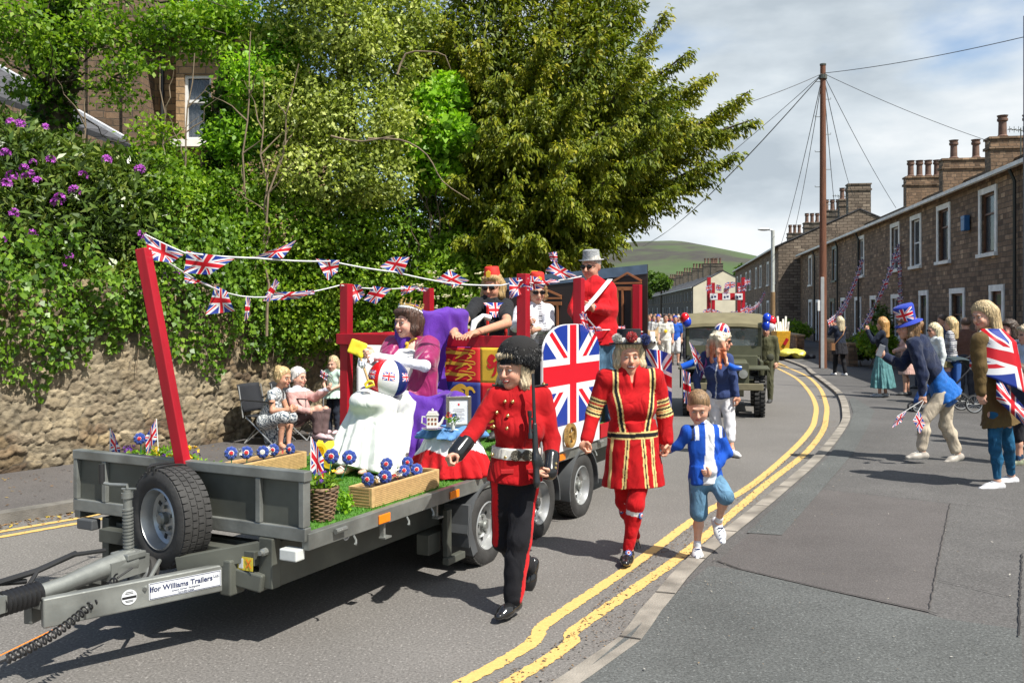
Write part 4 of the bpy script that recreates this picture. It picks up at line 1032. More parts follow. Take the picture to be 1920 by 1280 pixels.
ab=MB();p=facade(27.2)+Vector((-.12,0,4.35));ab.box((0,0,0),(.34,.16,.44));ab.box((0,0,.12),(.28,.175,.05));o=ab.build('alarm_box',mat('alarm_blue',(.02,.12,.3),rough=.4),bevel=.02,loc=p)
o.rotation_euler=(0,0,math.pi/2-.163);tag(o,'blue alarm box between two upper windows of the brown framed house','alarm box')
g2='houses of the second stone terrace'
def second(label,d0,d1,end,ch,eave=6.05):
 o=Vector((17.5+.164*(d1-62),d1,PZ));W_=(d1-d0)*1.0134
 ws=[(W_*.3-.5,W_*.3+.5,3.7,5.2),(W_*.72-.5,W_*.72+.5,3.7,5.2),(W_*.3-.55,W_*.3+.55,.9,2.4)]
 return terrace_house('terraced_house',label,o,-math.pi/2-math.atan2(.164,1),W_,10.2,eave,8.35,ws,[(W_*.72-.42,W_*.72+.42,.1,2.2)],m_st_dark,g2,chims=ch,end=end,gable_m=m_st_gab)
second('tall end house with a sunlit stone gable beyond the near terrace',62,71,'right',[(8.7,5.1,8.0,10.0,.8,1.4,0,m_st_gab),(5,5.1,8.0,9.4,.8,1.2,3,m_st_gab)])
second('second house behind the sunlit gable',71,80,None,[(8,5.1,8.0,9.3,.8,1.4,3,m_st_far)])
second('third house behind the sunlit gable',80,90,None,[(8,5.1,8.0,9.3,.8,1.4,3,m_st_far)])
second('farthest house of the row behind the sunlit gable',90,101,'left',[(8,5.1,8.0,9.3,.8,1.4,3,m_st_far)])
g3='houses of the far terrace below the hill'
m_cream_w=mat('cream_render',(.62,.56,.42),rough=.85,var=.08,scale=1)
labs=['far end house with a plain cream gable below the hill','far house next to the cream gabled one','third far house from the cream gable','fourth far house from the cream gable','fifth far house from the cream gable','sixth far house from the cream gable','seventh far house from the cream gable','last far house of the row at the left, below the hill']
for i,lb in enumerate(labs):
 d0=137+i*17;d1=d0+17;x=lambda d:26.3+.0865*(d-137)
 W_=17*1.0037
 ws=[(k-.7,k+.7,3.3,4.7,m_white,None)for k in(3,8.5,14)]+[(k-.7,k+.7,.9,2.4,m_white,None)for k in(3,14)]
 terrace_house('terraced_house',lb,Vector((x(d1),d1,0)),-math.pi/2-math.atan2(.0865,1),W_,8.6,5.3,7.6,ws,[(8,9,.1,2.3)],m_st_far,g3,chims=[(1.2,4.3,7.2,9.4,1.1,2.2,4,m_st_far),(9.5,4.3,7.2,9.0,1.1,1.8,3,m_st_far)],end='right' if i==0 else None,gable_m=m_cream_w if i==0 else None)
terrace_house('cottage','pale cream house glimpsed under the yew behind the float',Vector((-1.2,47,0)),0,4.9,5,4.5,5.3,[(.8,1.7,2.8,3.9),(3.0,3.9,2.8,3.9),(.8,1.7,.9,2.1)],[(3.0,3.9,.1,2.1)],m_cream_w,None,end='both',chims=[(.6,2.5,5.0,6.0,.7,1.0,2,m_st_far)])
def blob_tree(name,label,u,v,d,w,h,n,seed,group,trunk_v,size=.5):
 c=[cl(u+random.uniform(-.35,.35)*w,v+random.uniform(-.3,.3)*h,d+random.uniform(-.5,.5)*w/FPX*d*.5,w*random.uniform(.35,.55),h*random.uniform(.35,.5))for _ in range(7)]
 plant(name,label,'tree',c,n,lm_far,seed,size=size,gap=.1,gf=.5/size*.3,twigs=4,group=group,trunk=[(P(u,trunk_v,d),.25),(P(u,v+h*.2,d),.2),(P(u,v-h*.2,d),.1)],twig_r=.05)
gt='trees below the hill'
blob_tree('broadleaf_tree','bright green tree just left of the far terrace roofs',1240,532,200,22,14,1800,60,gt,590,1.0)
blob_tree('broadleaf_tree','green tree behind the ridge at the left end of the far terrace',1212,545,230,16,16,1500,61,gt,590,1.0)
blob_tree('broadleaf_tree','dark round tree behind the cream gable, right of its peak',1396,512,170,20,18,2200,62,gt,600,.8)
for i in range(9):
 blob_tree('pine_tree','dark pine in the clump at the foot of the hill',1204+i*5.2,513+(i%3)*3+i*.8,560+10*(i%4),4.5,9+(i%3)*2,260,70+i,'dark pines at the foot of the hill',575,2.0)
hs=empty('stone_house',P(250,600,24),label='large ochre stone house behind the garden trees',cat='house')
def hp(u,v,d):return P(u,v,d)
def wall_uv(u0,u1,d,zt,mst,holes_uv=(),depth_back=7,name='wall',zb=0.0):
 a=P(u0,600,d);b=P(u1,600,d);s=FPX/d
 hl=[((h[0]-u0)/s,(h[1]-u0)/s,CAMZ-(h[3]-582)/s,CAMZ-(h[2]-582)/s)for h in holes_uv]
 m_=wall_with_holes(0,(u1-u0)/s,zb,zt,hl,.2);W_=(u1-u0)/s
 m_.add([(0,0,zb),(0,depth_back,zb),(0,depth_back,zt),(0,0,zt)],[(0,3,2,1)]);m_.add([(W_,0,zb),(W_,depth_back,zb),(W_,depth_back,zt),(W_,0,zt)],[(0,1,2,3)])
 m_.v=[(v[0]+a.x,v[1]+d,v[2])for v in m_.v]
 return m_.build(name,mst,hs,world=True)
zt1=CAMZ-(92-582)/FPX*25
wall_uv(-200,245,22.5,10.6,m_st_brown);wall_uv(245,330,24,zt1,m_st_ochre,name='wall');wall_uv(330,520,23.6,zt1+.05,m_st_ochre,[(345,396,140,262)],name='bay')
q=FPX/23.6;wr=empty('tmp');bpy.data.objects.remove(wr)
xa,xb=(345-960)/q,(396-960)/q;za,zb=CAMZ-(262-582)/q,CAMZ-(140-582)/q
wn=MB()
for x in(xa+.03,xb-.03):wn.box((x,23.72,(za+zb)/2),(.07,.08,zb-za-.01))
for z in(za+.04,zb-.04,za+(zb-za)*.6):wn.box(((xa+xb)/2,23.715,z),(xb-xa-.1,.07,.07))
wf=wn.build('window',m_white,hs,world=True)
gb_=MB();gb_.box(((xa+xb)/2,23.76,(za+zb)/2),(xb-xa-.05,.012,zb-za-.05));gb_.build('pane',m_glass,wf,world=True)
grid_sheet('curtain',lambda s,t:Vector((xa+.05+(xb-xa-.1)*s*(1-.45*max(0,t-.55)*2.2),23.80+.015*math.sin(s*30),za+.05+(zb-za)*.94*t)),30,12,mat('white_curtain',(.78,.8,.84),rough=.9,var=.1),wf,world=True)
sb=MB();sb.box(((xa+xb)/2,23.5,za-.12),(xb-xa+.5,.34,.18));sb.build('sill',m_cream,wf,world=True)
rf=MB();a0=P(225,92,23.3);a1=P(560,92,23.3);z=zt1
rf.poly([Vector((a0.x,23.1,z-.05)),Vector((a1.x,23.1,z-.05)),Vector((a1.x,28,z+1.2)),Vector((a0.x,28,z+1.2))],.09,(0,-.2,1));rf.build('roof',m_slate,hs,world=True)
dp=MB();dp.tube([P(304,100,23.9),P(304,330,23.9)],.05,8);dp.build('downpipe',m_pipe,hs,world=True)
for uu in(180,245):
 qb=MB();x=(uu-960)/FPX*22.4;qb.box((x,22.44,5),(.38,.1,10));qb.build('quoin',m_st_brown,hs,world=True)
lt=empty('outbuilding',P(60,600,18),label='low outbuilding with a sloping slate roof and pale verge',cat='outbuilding')
r_=MB();A0,A1,A2,A3=P(-260,-10,19),P(232,272,17.6),P(250,285,15.8),P(-260,95,16.2)
r_.poly([A0,A1,A2,A3],.1,(0,0,1));r_.build('roof',m_slate,lt,world=True)
v_=MB();v_.bar(A0+Vector((0,0,.12)),A1+Vector((0,0,.12)),.16,.1);v_.build('verge',m_leadw,lt,world=True)
w_=MB();b0,b1=P(-260,500,16.5),P(228,500,16.5);zt=P(228,300,16.5).z;zt0=P(-260,110,16.5).z
w_.add([(b0.x,16.5,1.5),(b1.x,16.5,1.5),(b1.x,16.5,zt),(b0.x,16.5,zt0)],[(0,1,2,3)]);w_.add([(b1.x,16.5,1.5),(b1.x+.1,18,1.5),(b1.x+.1,18,zt),(b1.x,16.5,zt)],[(0,1,2,3)])
w_.build('wall',m_st_ochre,lt,world=True)
R0=Vector((-1.12,5.25,0));UA=Vector((.451,.8925,0));UB=Vector((-.8925,.451,0));TRZ=math.atan2(.8925,.451)
BED=.66;TW=1.85;TL=5.62
def T(a,b,z=BED):return R0+UA*a+UB*b+Vector((0,0,z))
m_galv=mat('galvanised_steel',(.25,.26,.245),rough=.42,metal=.5,var=.38,scale=4,bump=.15,bscale=30,var_rough=.12,detail=8)
m_galvd=mat('weathered_aluminium',(.095,.10,.085),rough=.55,metal=.3,var=.4,scale=3,var_rough=.1,detail=8)
m_rubber=mat('tyre_rubber',(.035,.034,.033),rough=.75,var=.25,scale=12,bump=.2)
m_rubd=mat('black_rubber',(.018,.018,.019),rough=.45,var=.2)
m_rim=mat('wheel_steel',(.42,.43,.43),rough=.35,metal=.6,var=.2,scale=9)
m_dark=mat('underside_dark',(.03,.03,.03),rough=.8)
m_guard=mat('mudguard_plastic',(.075,.08,.085),rough=.55,var=.15,scale=6)
m_orange=mat('amber_reflector',(.85,.22,.01),rough=.2,var=.1)
m_clear=mat('clear_lens',(.6,.62,.6),rough=.2,var=.1)
m_red=mat('red_painted_wood',(.36,.004,.015),rough=.45,var=.28,scale=6,detail=8,bump=.3,bscale=18,stretch=(1,1,.2))
m_redl=mat('red_painted_board',(.40,.006,.014),rough=.45,var=.1)
m_whitep=mat('white_board',(.72,.73,.76),rough=.5,var=.05)
m_wood=mat('planter_pine',(.55,.36,.16),rough=.65,var=.18,scale=3,stretch=(1,12,12),bump=.2)
m_gold=mat('gold_paint',(.50,.31,.10),rough=.38,metal=.5,var=.25,scale=20)
m_goldf=mat('gold_fabric',(.68,.43,.03),rough=.7,var=.12)
m_ink=mat('dark_blue_ink',(.02,.03,.10),rough=.6);m_stick=mat('sticker_white',(.68,.70,.72),rough=.4)
m_black=mat('black_print',(.015,.015,.017),rough=.5)
M_FLAG=flag_mat();M_FLAGP=flag_mat('union_flag_print',rough=.35,trans=0.0)
TR=empty('flatbed_trailer',T(0,TW/2,0),TRZ,'galvanised tri-axle flatbed trailer with spare wheel carrying the royal float','trailer')
RT=Matrix((UA,UB,Vector((0,0,1)))).transposed()
def tb(b_,a0,a1,b0,b1,z0,z1,mi=0):
 return b_.box(T((a0+a1)/2,(b0+b1)/2,(z0+z1)/2),(abs(a1-a0),abs(b1-b0),abs(z1-z0)),RT,mi)
x=MB();tb(x,.02,TL,.02,TW-.02,.60,.648);x.build('deck',m_galvd,TR,world=True)
for b0,b1 in((-.02,.03),(TW-.03,TW+.02)):
 x=MB();tb(x,-.04,TL,b0,b1,.575,.668);x.build('side_rail',m_galv,TR,world=True,bevel=.004)
x=MB();tb(x,TL,TL+.05,-.02,TW+.02,.575,.668);x.build('rear_rail',m_galv,TR,world=True)
for b in(.25,TW-.25):
 x=MB();tb(x,-.03,TL-.05,b-.03,b+.03,.34,.598);x.build('chassis_beam',m_galvd,TR,world=True,bevel=.004)
x=MB()
for a in(.02,.9,1.8,2.9,4.1,5.2):tb(x,a,a+.06,.29,TW-.29,.46,.56)
x.build('cross_members',m_galvd,TR,world=True)
hb=MB();tb(hb,-.035,-.02,.03,TW-.03,.70,.96);hbo=hb.build('headboard',m_galvd,TR,world=True)
x=MB();tb(x,-.065,.0,-.01,TW+.01,.955,1.012);tb(x,-.06,-.005,-.01,TW+.01,.625,.70);x.build('rail',m_galv,hbo,world=True,bevel=.005)
for b in(.0,.31,.83,1.10,1.56,TW-.03):
 x=MB();tb(x,-.062,-.002,b,b+.035,.702,.953);x.build('upright',m_galv,hbo,world=True,bevel=.003)
x=MB();tb(x,-.075,-.0,.21,.31,.34,.622);x.build('stanchion',m_galvd,TR,world=True,bevel=.006)
x=MB();x.lathe([(.022,0),(.022,.03),(.014,.035),(.014,.05)],T(-.075,.255,.55),n=8,rot=Matrix.Rotation(TRZ,3,'Z')@Matrix.Rotation(R(-90),3,'Y'));x.build('bolt',m_galv,TR,world=True,smooth=True)
x=MB();tb(x,-.1,-.02,.02,.14,.52,.585);x.build('marker_lamp',m_clear,TR,world=True,bevel=.008)
x=MB();tb(x,-.09,-.02,TW-.2,TW-.06,.52,.585);x.build('marker_lamp',m_guard,TR,world=True,bevel=.008)
for a in(.62,1.48,3.35,4.75):
 x=MB();tb(x,a,a+.12,-.032,-.021,.588,.642);x.build('side_reflector',m_orange,TR,world=True,bevel=.003)
for a in(.22,2.2,4.3):
 x=MB();x.tube([T(a-.05,-.04,.64),T(a+.05,-.04,.64)],.016,8);x.build('hinge_pin',m_galv,TR,world=True,smooth=True)
for a in(.38,.95,1.25,2.45,2.75,4.2):
 x=MB();x.tube([T(a,-.01,.575),T(a,-.03,.545),T(a-.02,-.045,.525),T(a-.035,-.05,.535)],.007,6);x.build('rope_hook',m_galv,TR,world=True,smooth=True)
for a in(.72,1.35):
 x=MB();tb(x,a-.01,a+.01,.0,.03,.49,.575);tb(x,a-.02,a+.05,-.02,.03,.48,.49);x.build('side_bracket',m_galv,TR,world=True)
def tyre_profile(r,w,hub=.62):
 return[(r*hub,-w*.42),(r*.72,-w*.5),(r*.88,-w*.51),(r*.965,-w*.44),(r*.99,-w*.34),(r,-w*.2),(r,w*.2),(r*.99,w*.34),(r*.965,w*.44),(r*.88,w*.51),(r*.72,w*.5),(r*hub,w*.42)]
def wheel(parent,c,axis_rot,r=.29,w=.19,name='wheel',face=-1,lugs=True,blocky=False,mr=None,mt=None):
 """axis_rot maps local Z to the axle"""
 ty=MB();ty.lathe(tyre_profile(r,w),c,n=48,rot=axis_rot,close=True)
 if lugs:
  n=44 if not blocky else 30
  for i in range(n):
   a=2*math.pi*i/n
   for k,(z0,z1)in enumerate(((-.43,-.23),(-.17,.0),(.04,.19),(.25,.43))if not blocky else((-.5,-.08),(.08,.5))):
    aa=a+(k%2)*math.pi/n
    ht=r*(.004 if k in(1,2)else-.004)if not blocky else r*.035
    q=Matrix.Rotation(aa,3,'Z');cc=q@Vector((r+ht-.004,0,(z0+z1)/2*w));ty.box(c+axis_rot@cc,(.016 if not blocky else.05,2*math.pi*r/n*(.78 if not blocky else.55),(z1-z0)*w),axis_rot@q)
 t=ty.build('tyre',mt or m_rubber,parent,world=True,smooth=True,angle=35)
 rm=MB();k=face
 rm.lathe([(r*.63,k*w*.43),(r*.60,k*w*.46),(r*.585,k*w*.40),(r*.56,k*w*.30),(r*.53,k*w*.12),(r*.46,k*w*.05),(r*.36,k*w*.04),(r*.33,k*w*.10),(r*.22,k*w*.16),(r*.12,k*w*.17),(0,k*w*.17)],c,n=36,rot=axis_rot,cap=False)
 ro=rm.build('rim',mr or m_rim,t,world=True,smooth=True,angle=30)
 hb_=MB();hb_.lathe([(r*.13,k*w*.15),(r*.13,k*w*.32),(r*.09,k*w*.38),(0,k*w*.38)],c,n=16,rot=axis_rot)
 for i in range(5):
  q=Matrix.Rotation(i*2*math.pi/5+.3,3,'Z');hb_.lathe([(.012,k*w*.16),(.012,k*w*.24),(0,k*w*.24)],c+axis_rot@(q@Vector((r*.23,0,0))),n=6,rot=axis_rot)
 for i in range(8):
  q=Matrix.Rotation(i*2*math.pi/8,3,'Z')
 hb_.build('hub',m_galv,ro,world=True,smooth=True)
 sl_=MB()
 for i in range(10):
  q=Matrix.Rotation(i*2*math.pi/10,3,'Z');sl_.box(c+axis_rot@(q@Vector((r*.415,0,k*w*.046))),(.03,.024,.006),axis_rot@q)
 sl_.build('rim_slots',m_dark,ro,world=True)
 return t
AX=Matrix((UA,Vector((0,0,1)),-UB)).transposed()
for a in(2.07,3.0,3.90):
 wheel(TR,T(a,.075,.285),AX,face=1);wheel(TR,T(a,TW-.075,.285),AX,face=-1)
def mudguard(a,lead=False):
 g_=MB();n=14;r0,r1=.335,.35
 ang=[R(-5+(200 if not lead else 205)*i/n)for i in range(n+1)]
 P_=[]
 for t in ang:
  ca,sa=math.cos(t),math.sin(t)
  P_.append([T(a+r*ca,b,.285+r*sa*(.98))for r,b in((r0,-.035),(r1,-.035),(r1,.19),(r0,.19))])
 for i in range(n):
  o=P_[i]+P_[i+1]
  g_.add(o,[(0,1,5,4),(1,2,6,5),(2,3,7,6),(3,0,4,7)])
 g_.add(P_[0],[(0,1,2,3)]);g_.add(P_[-1],[(3,2,1,0)])
 g_.build('mudguard',m_guard,TR,world=True,smooth=True,angle=30)
for a in(2.07,3.0,3.90):mudguard(a)
x=MB();x.poly([T(2.07-.345,-.03,.36),T(2.07-.36,-.03,.30),T(2.07-.27,-.03,.12),T(2.07-.2,-.03,.14),T(2.07-.29,-.03,.32),T(2.07-.30,-.03,.5),T(2.07-.34,-.03,.5)],.2,UB);x.build('mud_flap',m_guard,TR,world=True)
x=MB();tb(x,1.5,1.74,.0,.05,.12,.17);tb(x,1.52,1.58,.02,.06,.17,.5);tb(x,1.40,1.56,.1,.2,.2,.34);x.build('guard_bracket',m_galvd,TR,world=True,bevel=.005)
for b in(.075,):
 for a in(2.53,3.45):
  x=MB();tb(x,a-.05,a+.05,.10,.16,.16,.34);x.build('axle_hanger',m_galvd,TR,world=True)
for b0,b1 in((.40,.87),(TW-.40,TW-.87)):
 x=MB();x.bar(T(.3,b0-.1,.405),T(-1.02,b1,.385),.05,.15,up=(0,0,1));x.build('drawbar_arm',m_galv,TR,world=True,bevel=.008)
x=MB();x.bar(T(-.05,.27,.37),T(-.08,.45,.40),.12,.1);tb(x,-.18,-.06,.42,.50,.3,.5);x.build('gusset',m_galvd,TR,world=True,bevel=.01)
x=MB();x.bar(T(-.05,.3,.55),T(-.3,.7,.47),.04,.1);x.bar(T(-.1,.85,.42),T(-.3,1.2,.42),.05,.05);tb(x,-.12,-.02,.3,1.55,.47,.55);x.build('front_cross_bar',m_galvd,TR,world=True,bevel=.004)
cpl=MB();cpl.tube([T(-.42,.93,.50),T(-.62,.93,.50),T(-.85,.93,.475),T(-1.02,.93,.47)],[.07,.055,.043,.04],14);tb(cpl,-.6,-.34,.87,.99,.43,.53);tb(cpl,-1.02,-.8,.885,.975,.40,.44)
cp=cpl.build('coupling',m_galv,TR,world=True,smooth=True)
bl=MB();bl.tube([T(-1.0-.013*i,.93,.47)for i in range(17)],[.062 if i%2==0 else.045 for i in range(17)],18);bl.build('bellows',m_rubd,cp,world=True,smooth=True,angle=80)
hd=MB();hd.tube([T(-1.2,.93,.47),T(-1.3,.93,.47),T(-1.42,.93,.44),T(-1.52,.93,.40)],[.04,.05,.045,.05],12);tb(hd,-1.3,-1.2,.88,.98,.44,.52);hd.build('hitch_head',m_galv,cp,world=True,smooth=True)
hl=MB();hl.tube([T(-1.0,1.02,.52),T(-1.15,1.03,.545),T(-1.28,1.02,.53),T(-1.3,.97,.50),T(-1.2,.93,.5)],.014,8);hl.build('brake_lever',m_rubd,cp,world=True,smooth=True)
hl=MB();hl.tube([T(-.55,.98,.58),T(-.75,.99,.60),T(-.95,1.0,.56),T(-1.02,.98,.50)],.012,8);hl.build('cable',m_rubd,cp,world=True,smooth=True)
hl=MB();hl.tube([T(-.72,1.0,.60),T(-.95,1.01,.56),T(-1.15,1.02,.55),T(-1.4,1.0,.52)],.017,8);hl.build('handle_grip',m_rubd,cp,world=True,smooth=True)
hl=MB();hl.tube([T(-.35,.78,.50),T(-.52,.68,.44),T(-.58,.64,.42)],[.012,.011,.012],8);hl.build('clamp_handle',m_galv,cp,world=True,smooth=True)
pts=[]
A_,B_=T(-.62,.80,.47),T(-1.36,.66,.30)
for i in range(24*12+1):
 t=i/(24*12);a=2*math.pi*i/12;c=A_.lerp(B_,t)+Vector((0,0,-.05*math.sin(math.pi*t)));r=.021
 pts.append(c+Vector((0,0,1))*r*math.cos(a)+UB*r*math.sin(a))
x=MB();x.tube(pts,.0055,5);x.tube([A_,A_+UA*.1+Vector((0,0,.03))],.006,5);x.tube([B_,B_-UA*.2+Vector((0,0,-.01))],.006,5);x.build('coiled_cable',m_rubd,TR,world=True,smooth=True)
x=MB();x.tube([T(-.9,.85,.3),T(-1.5,.75,.27)],.003,4);x.build('breakaway_cable',m_orange,TR,world=True)
jp=T(-.43,.93,0)
def jz(dx,z):return jp+UA*dx+Vector((0,0,z))
x=MB();x.tube([jz(0,.46),jz(-.012,.90)],.024,14);x.tube([jz(-.0125,.855),jz(-.0135,.885)],.032,14)
for i in range(13):x.tube([jz(-.003-.0006*i,.56+i*.019),jz(-.0036-.0006*i,.569+i*.019)],.030,14)
jt=x.build('jockey_post',m_galv,TR,world=True,smooth=True,angle=50)
x=MB();q=jz(-.013,.905);x.tube([q,q+UB*.0+Vector((0,0,.02)),q+Vector((-.10,.02,.02)),q+Vector((-.15,.02,.03))],.010,8);x.tube([q+Vector((.05,0,.0)),q+Vector((-.03,0,.0))],.007,6);x.build('crank',m_galv,jt,world=True,smooth=True)
x=MB();x.tube([q+Vector((-.15,.02,.025)),q+Vector((-.152,.02,.135))],.016,10);x.build('crank_handle',m_rubd,jt,world=True,smooth=True)
x=MB();x.lathe([(.045,-.028),(.10,-.028),(.105,-.01),(.105,.01),(.10,.028),(.045,.028)],jz(.10,.40),n=28,rot=frame((.3,.4,1)));x.build('jockey_tyre',m_rubber,jt,world=True,smooth=True)
x=MB();x.lathe([(.0,.012),(.07,.012),(.078,.03),(.07,.034),(0,.03)],jz(.10,.40),n=24,rot=frame((.3,.4,1)));x.build('jockey_rim',m_rim,jt,world=True,smooth=True)
x=MB();tb(x,-.50,-.37,.86,1.0,.52,.555);x.build('clamp_plate',m_galv,TR,world=True,bevel=.006)
SPX=Matrix((UB,Vector((0,0,1)),-UA)).transposed();SP=Matrix.Rotation(R(-12),3,'Z')@SPX
sw_c=T(-.175,.88,.70)
spt=wheel(TR,sw_c,SP,r=.285,w=.20,face=1)
x=MB();tb(x,-.13,-.02,.82,.96,.55,.62);tb(x,-.20,-.1,.86,.94,.62,.72);x.build('spare_bracket',m_galvd,TR,world=True)
for o in(-.035,.035,.07):
 x=MB();pts=[]
 for i in range(13):
  t=R(40+115*i/12)if o<.07 else R(60+60*i/12)
  pts.append(sw_c+SP@Vector((o*1.5+.29*math.cos(t)*.35-.0,.293*(1 if i not in(0,12)else.65),0))if False else sw_c+SP@Vector((o+.05,0,0))+SP@(Vector((0,math.sin(t),math.cos(t)))*Vector((0,.30,.135)).length*.0)+SP@Vector((0,.272+.028*math.sin(t),.125*math.cos(t))))
 x.tube([pts[-1]+SP@Vector((.02,-.12,0))]+pts[::-1]+[pts[0]+Vector((0,0,-.06))],.006,6);x.build('strap',m_rubd,spt,world=True,smooth=True)
def text_obj(txt,size,m,parent,loc,rot,name='lettering',extrude=.0008,bold=.0,align='CENTER',sx=1.0):
 cu=bpy.data.curves.new(name,'FONT');cu.body=txt;cu.size=size;cu.extrude=extrude;cu.offset=bold;cu.align_x=align;cu.align_y='CENTER';cu.resolution_u=3
 o=bpy.data.objects.new(name,cu);COL.objects.link(o)
 dg=bpy.context.evaluated_depsgraph_get();me=bpy.data.meshes.new_from_object(o.evaluated_get(dg));bpy.data.objects.remove(o)
 M=Matrix.Translation(loc)@rot.to_4x4()@Matrix.Diagonal((sx,1,1,1));me.transform(M);me.name=name
 if parent is not None:me.transform(wm(parent).inverted())
 me.materials.clear();return link(name,me,m,parent)
arm_d=(T(-1.02,.87,.385)-T(.3,.3,.405)).normalized()
sr=-arm_d;nr=Vector((sr.y,-sr.x,0)).normalized();ur=nr.cross(sr).normalized()*-1
if ur.z<0:ur=-ur
SR=Matrix((sr,ur,nr)).transposed()
def on_arm(t,z=0,o=.0275):return T(.3,.3,.405).lerp(T(-1.02,.87,.385),t)+nr*o+ur*z
x=MB();x.box(on_arm(.50,.005),(.40,.088,.002),SR);st=x.build('maker_plate',m_stick,TR,world=True)
x=MB();c_=on_arm(.50,.005,.0288)
for dx,dy,w_,h_ in((0,.040,.39,.003),(0,-.040,.39,.003),(.194,0,.003,.083),(-.194,0,.003,.083)):x.box(c_+sr*dx+ur*dy,(w_,h_,.0012),SR)
x.build('plate_border',m_ink,st,world=True)
text_obj('Ifor Williams Trailers',.040,m_ink,st,on_arm(.50,.014,.0295)-sr*.022,SR,bold=.0008,name='maker_lettering')
text_obj('Ltd.',.022,m_ink,st,on_arm(.50,.020,.0295)+sr*.172,SR,name='maker_lettering')
text_obj('Cynwyd  Corwen  Denbighshire',.012,m_ink,st,on_arm(.50,-.012,.0295),SR,name='address_lettering');text_obj('Tel 01490 412626',.012,m_ink,st,on_arm(.50,-.027,.0295),SR,name='address_lettering')
def round_sticker(c,rot,r,parent):
 b=MB();b.lathe([(0,0),(r,0),(r,.0015),(0,.0015)],c,n=24,rot=rot);s_=b.build('round_sticker',m_stick,parent,world=True)
 n_=rot@Vector((0,0,1));e1=rot@Vector((1,0,0));e2=rot@Vector((0,1,0))
 b=MB();b.box(c+n_*.002-e2*r*.05,(r*1.85,r*.32,.001),rot)
 for k in(.45,.65,-.45,-.62):b.box(c+n_*.002+e2*r*k,(r*1.2*math.sqrt(1-k*k),r*.08,.001),rot)
 b.build('sticker_print',m_black,s_,world=True)
round_sticker(on_arm(.71,.0),SR,.040,TR)
HB=Matrix((UB*-1,Vector((0,0,1)),-UA)).transposed()
round_sticker(T(-.036,1.15,.855),HB,.036,TR)
SD=Matrix((UA,Vector((0,0,1)),-UB)).transposed()
round_sticker(T(.62,.219,.50),SD,.036,TR)
x=MB();x.box(T(-.125,.36,.48),(.11,.075,.002),HB);ws=x.build('warning_sticker',mat('sticker_yellow',(.70,.55,.05),rough=.4),TR,world=True)
x=MB();x.box(T(-.127,.39,.48),(.03,.055,.002),HB);x.build('sticker_panel',m_stick,ws,world=True)
x=MB();x.box(T(-.1285,.335,.482),(.008,.06,.001),HB@Matrix.Rotation(.6,3,'Z'));x.box(T(-.1285,.335,.482),(.008,.06,.001),HB@Matrix.Rotation(-.6,3,'Z'));x.build('sticker_mark',m_orange,ws,world=True)
r=np.random.default_rng(4);n=26000
aa=r.uniform(.02,TL-.05,n)**1;keep=(aa<3.0)|(r.random(n)<.35);aa=aa[keep];n=len(aa);bb_=r.uniform(.035,TW-.03,n)
C=np.array(R0)[None]+np.array(UA)[None]*aa[:,None]+np.array(UB)[None]*bb_[:,None];C[:,2]=BED+.0
D=np.stack([r.normal(0,.5,n),r.normal(0,.5,n),np.ones(n)],1);Nn=r.normal(0,1,(n,3))
gm=leafmat('artificial_grass_blade',[(.035,.13,.01),(.07,.22,.015),(.14,.32,.03)],.25,.5)
x=MB();tb(x,.0,TL-.02,.032,TW-.032,.649,.660);tag(x.build('artificial_grass_mat',mat('grass_mat',(.06,.17,.015),rough=.9,var=.3,scale=30)),'green artificial grass mat laid over the trailer bed','grass mat')
tag(link('artificial_grass',leaf_mesh('artificial_grass',C,D,Nn,r.uniform(.012,.026,n),.28,r.random(n)),gm),kind='stuff')
FR=empty('timber_frame',T(2.75,TW/2,BED),TRZ,'red painted timber frame of posts and rails forming the bus on the trailer','frame')
PW=.085
def post(a,b,z1,z0=BED+.002,w=PW,par=FR):
 p=MB();p.box(T(a,b,(z0+z1)/2),(w,w,z1-z0),RT);return p.build('post',m_red,par,world=True,bevel=.005)
for a,b,z1 in((2.75,.03,2.20),(3.92,.03,2.20),(5.55,.03,2.18),(2.75,TW-.04,2.14),(4.15,TW-.04,2.13),(5.55,TW-.04,2.15)):post(a,b,z1)
RZ=1.645
for(a0,b0),(a1,b1)in(((2.75,.03),(2.75,TW-.04)),((3.965,.03),(5.505,.03)),((2.795,TW-.04),(4.105,TW-.04)),((4.195,TW-.04),(5.505,TW-.04))):
 x=MB()
 if b0!=b1:x.bar(T(a0-.065,b0-.05,RZ),T(a1-.065,b1+.05,RZ),.045,.095)
 else:x.bar(T(a0,b0,RZ),T(a1,b1,RZ),.05,.095)
 x.build('rail',m_red,FR,world=True,bevel=.004)
x=MB();tb(x,4.32,5.5,-.03,.0,.672,.80);x.build('kick_board',m_redl,FR,world=True)
p0,p1=P(350,905,5.62),P(268,466,5.62)
x=MB();x.bar(p0,p1,.068,.068,up=(.3,1,0));tag(x.build('leaning_post',m_red,bevel=.005),'red painted post leaning outward from the trailer headboard','post')
def arch_top(s):return 1.50+.28*(1-abs(2*s-1)**3.0)**(1/2.0)
AP=empty('arch_panel',T(3.63,-.03,BED),TRZ,'arched board painted as a union flag on the near side of the float','panel')
A0_,A1_=2.97,4.26
def apt(s,z,o):return T(A0_+(A1_-A0_)*s,-.022-o,z)
N_=40;outl=[apt(0,BED+.01,0),apt(1,BED+.01,0)]+[apt(1-i/N_,arch_top(1-i/N_),0)for i in range(N_+1)]
x=MB();x.poly(outl,.018,-UB);x.build('board',m_whitep,AP,world=True)
def af(s,t):
 z0=.895;return apt(.008+.984*s,z0+(arch_top(.008+.984*s)-.006-z0)*t,.0205)
def auv(s,t):
 z0=.895;z=z0+(arch_top(.008+.984*s)-.006-z0)*t;return(s,(z-z0)/(1.775-z0))
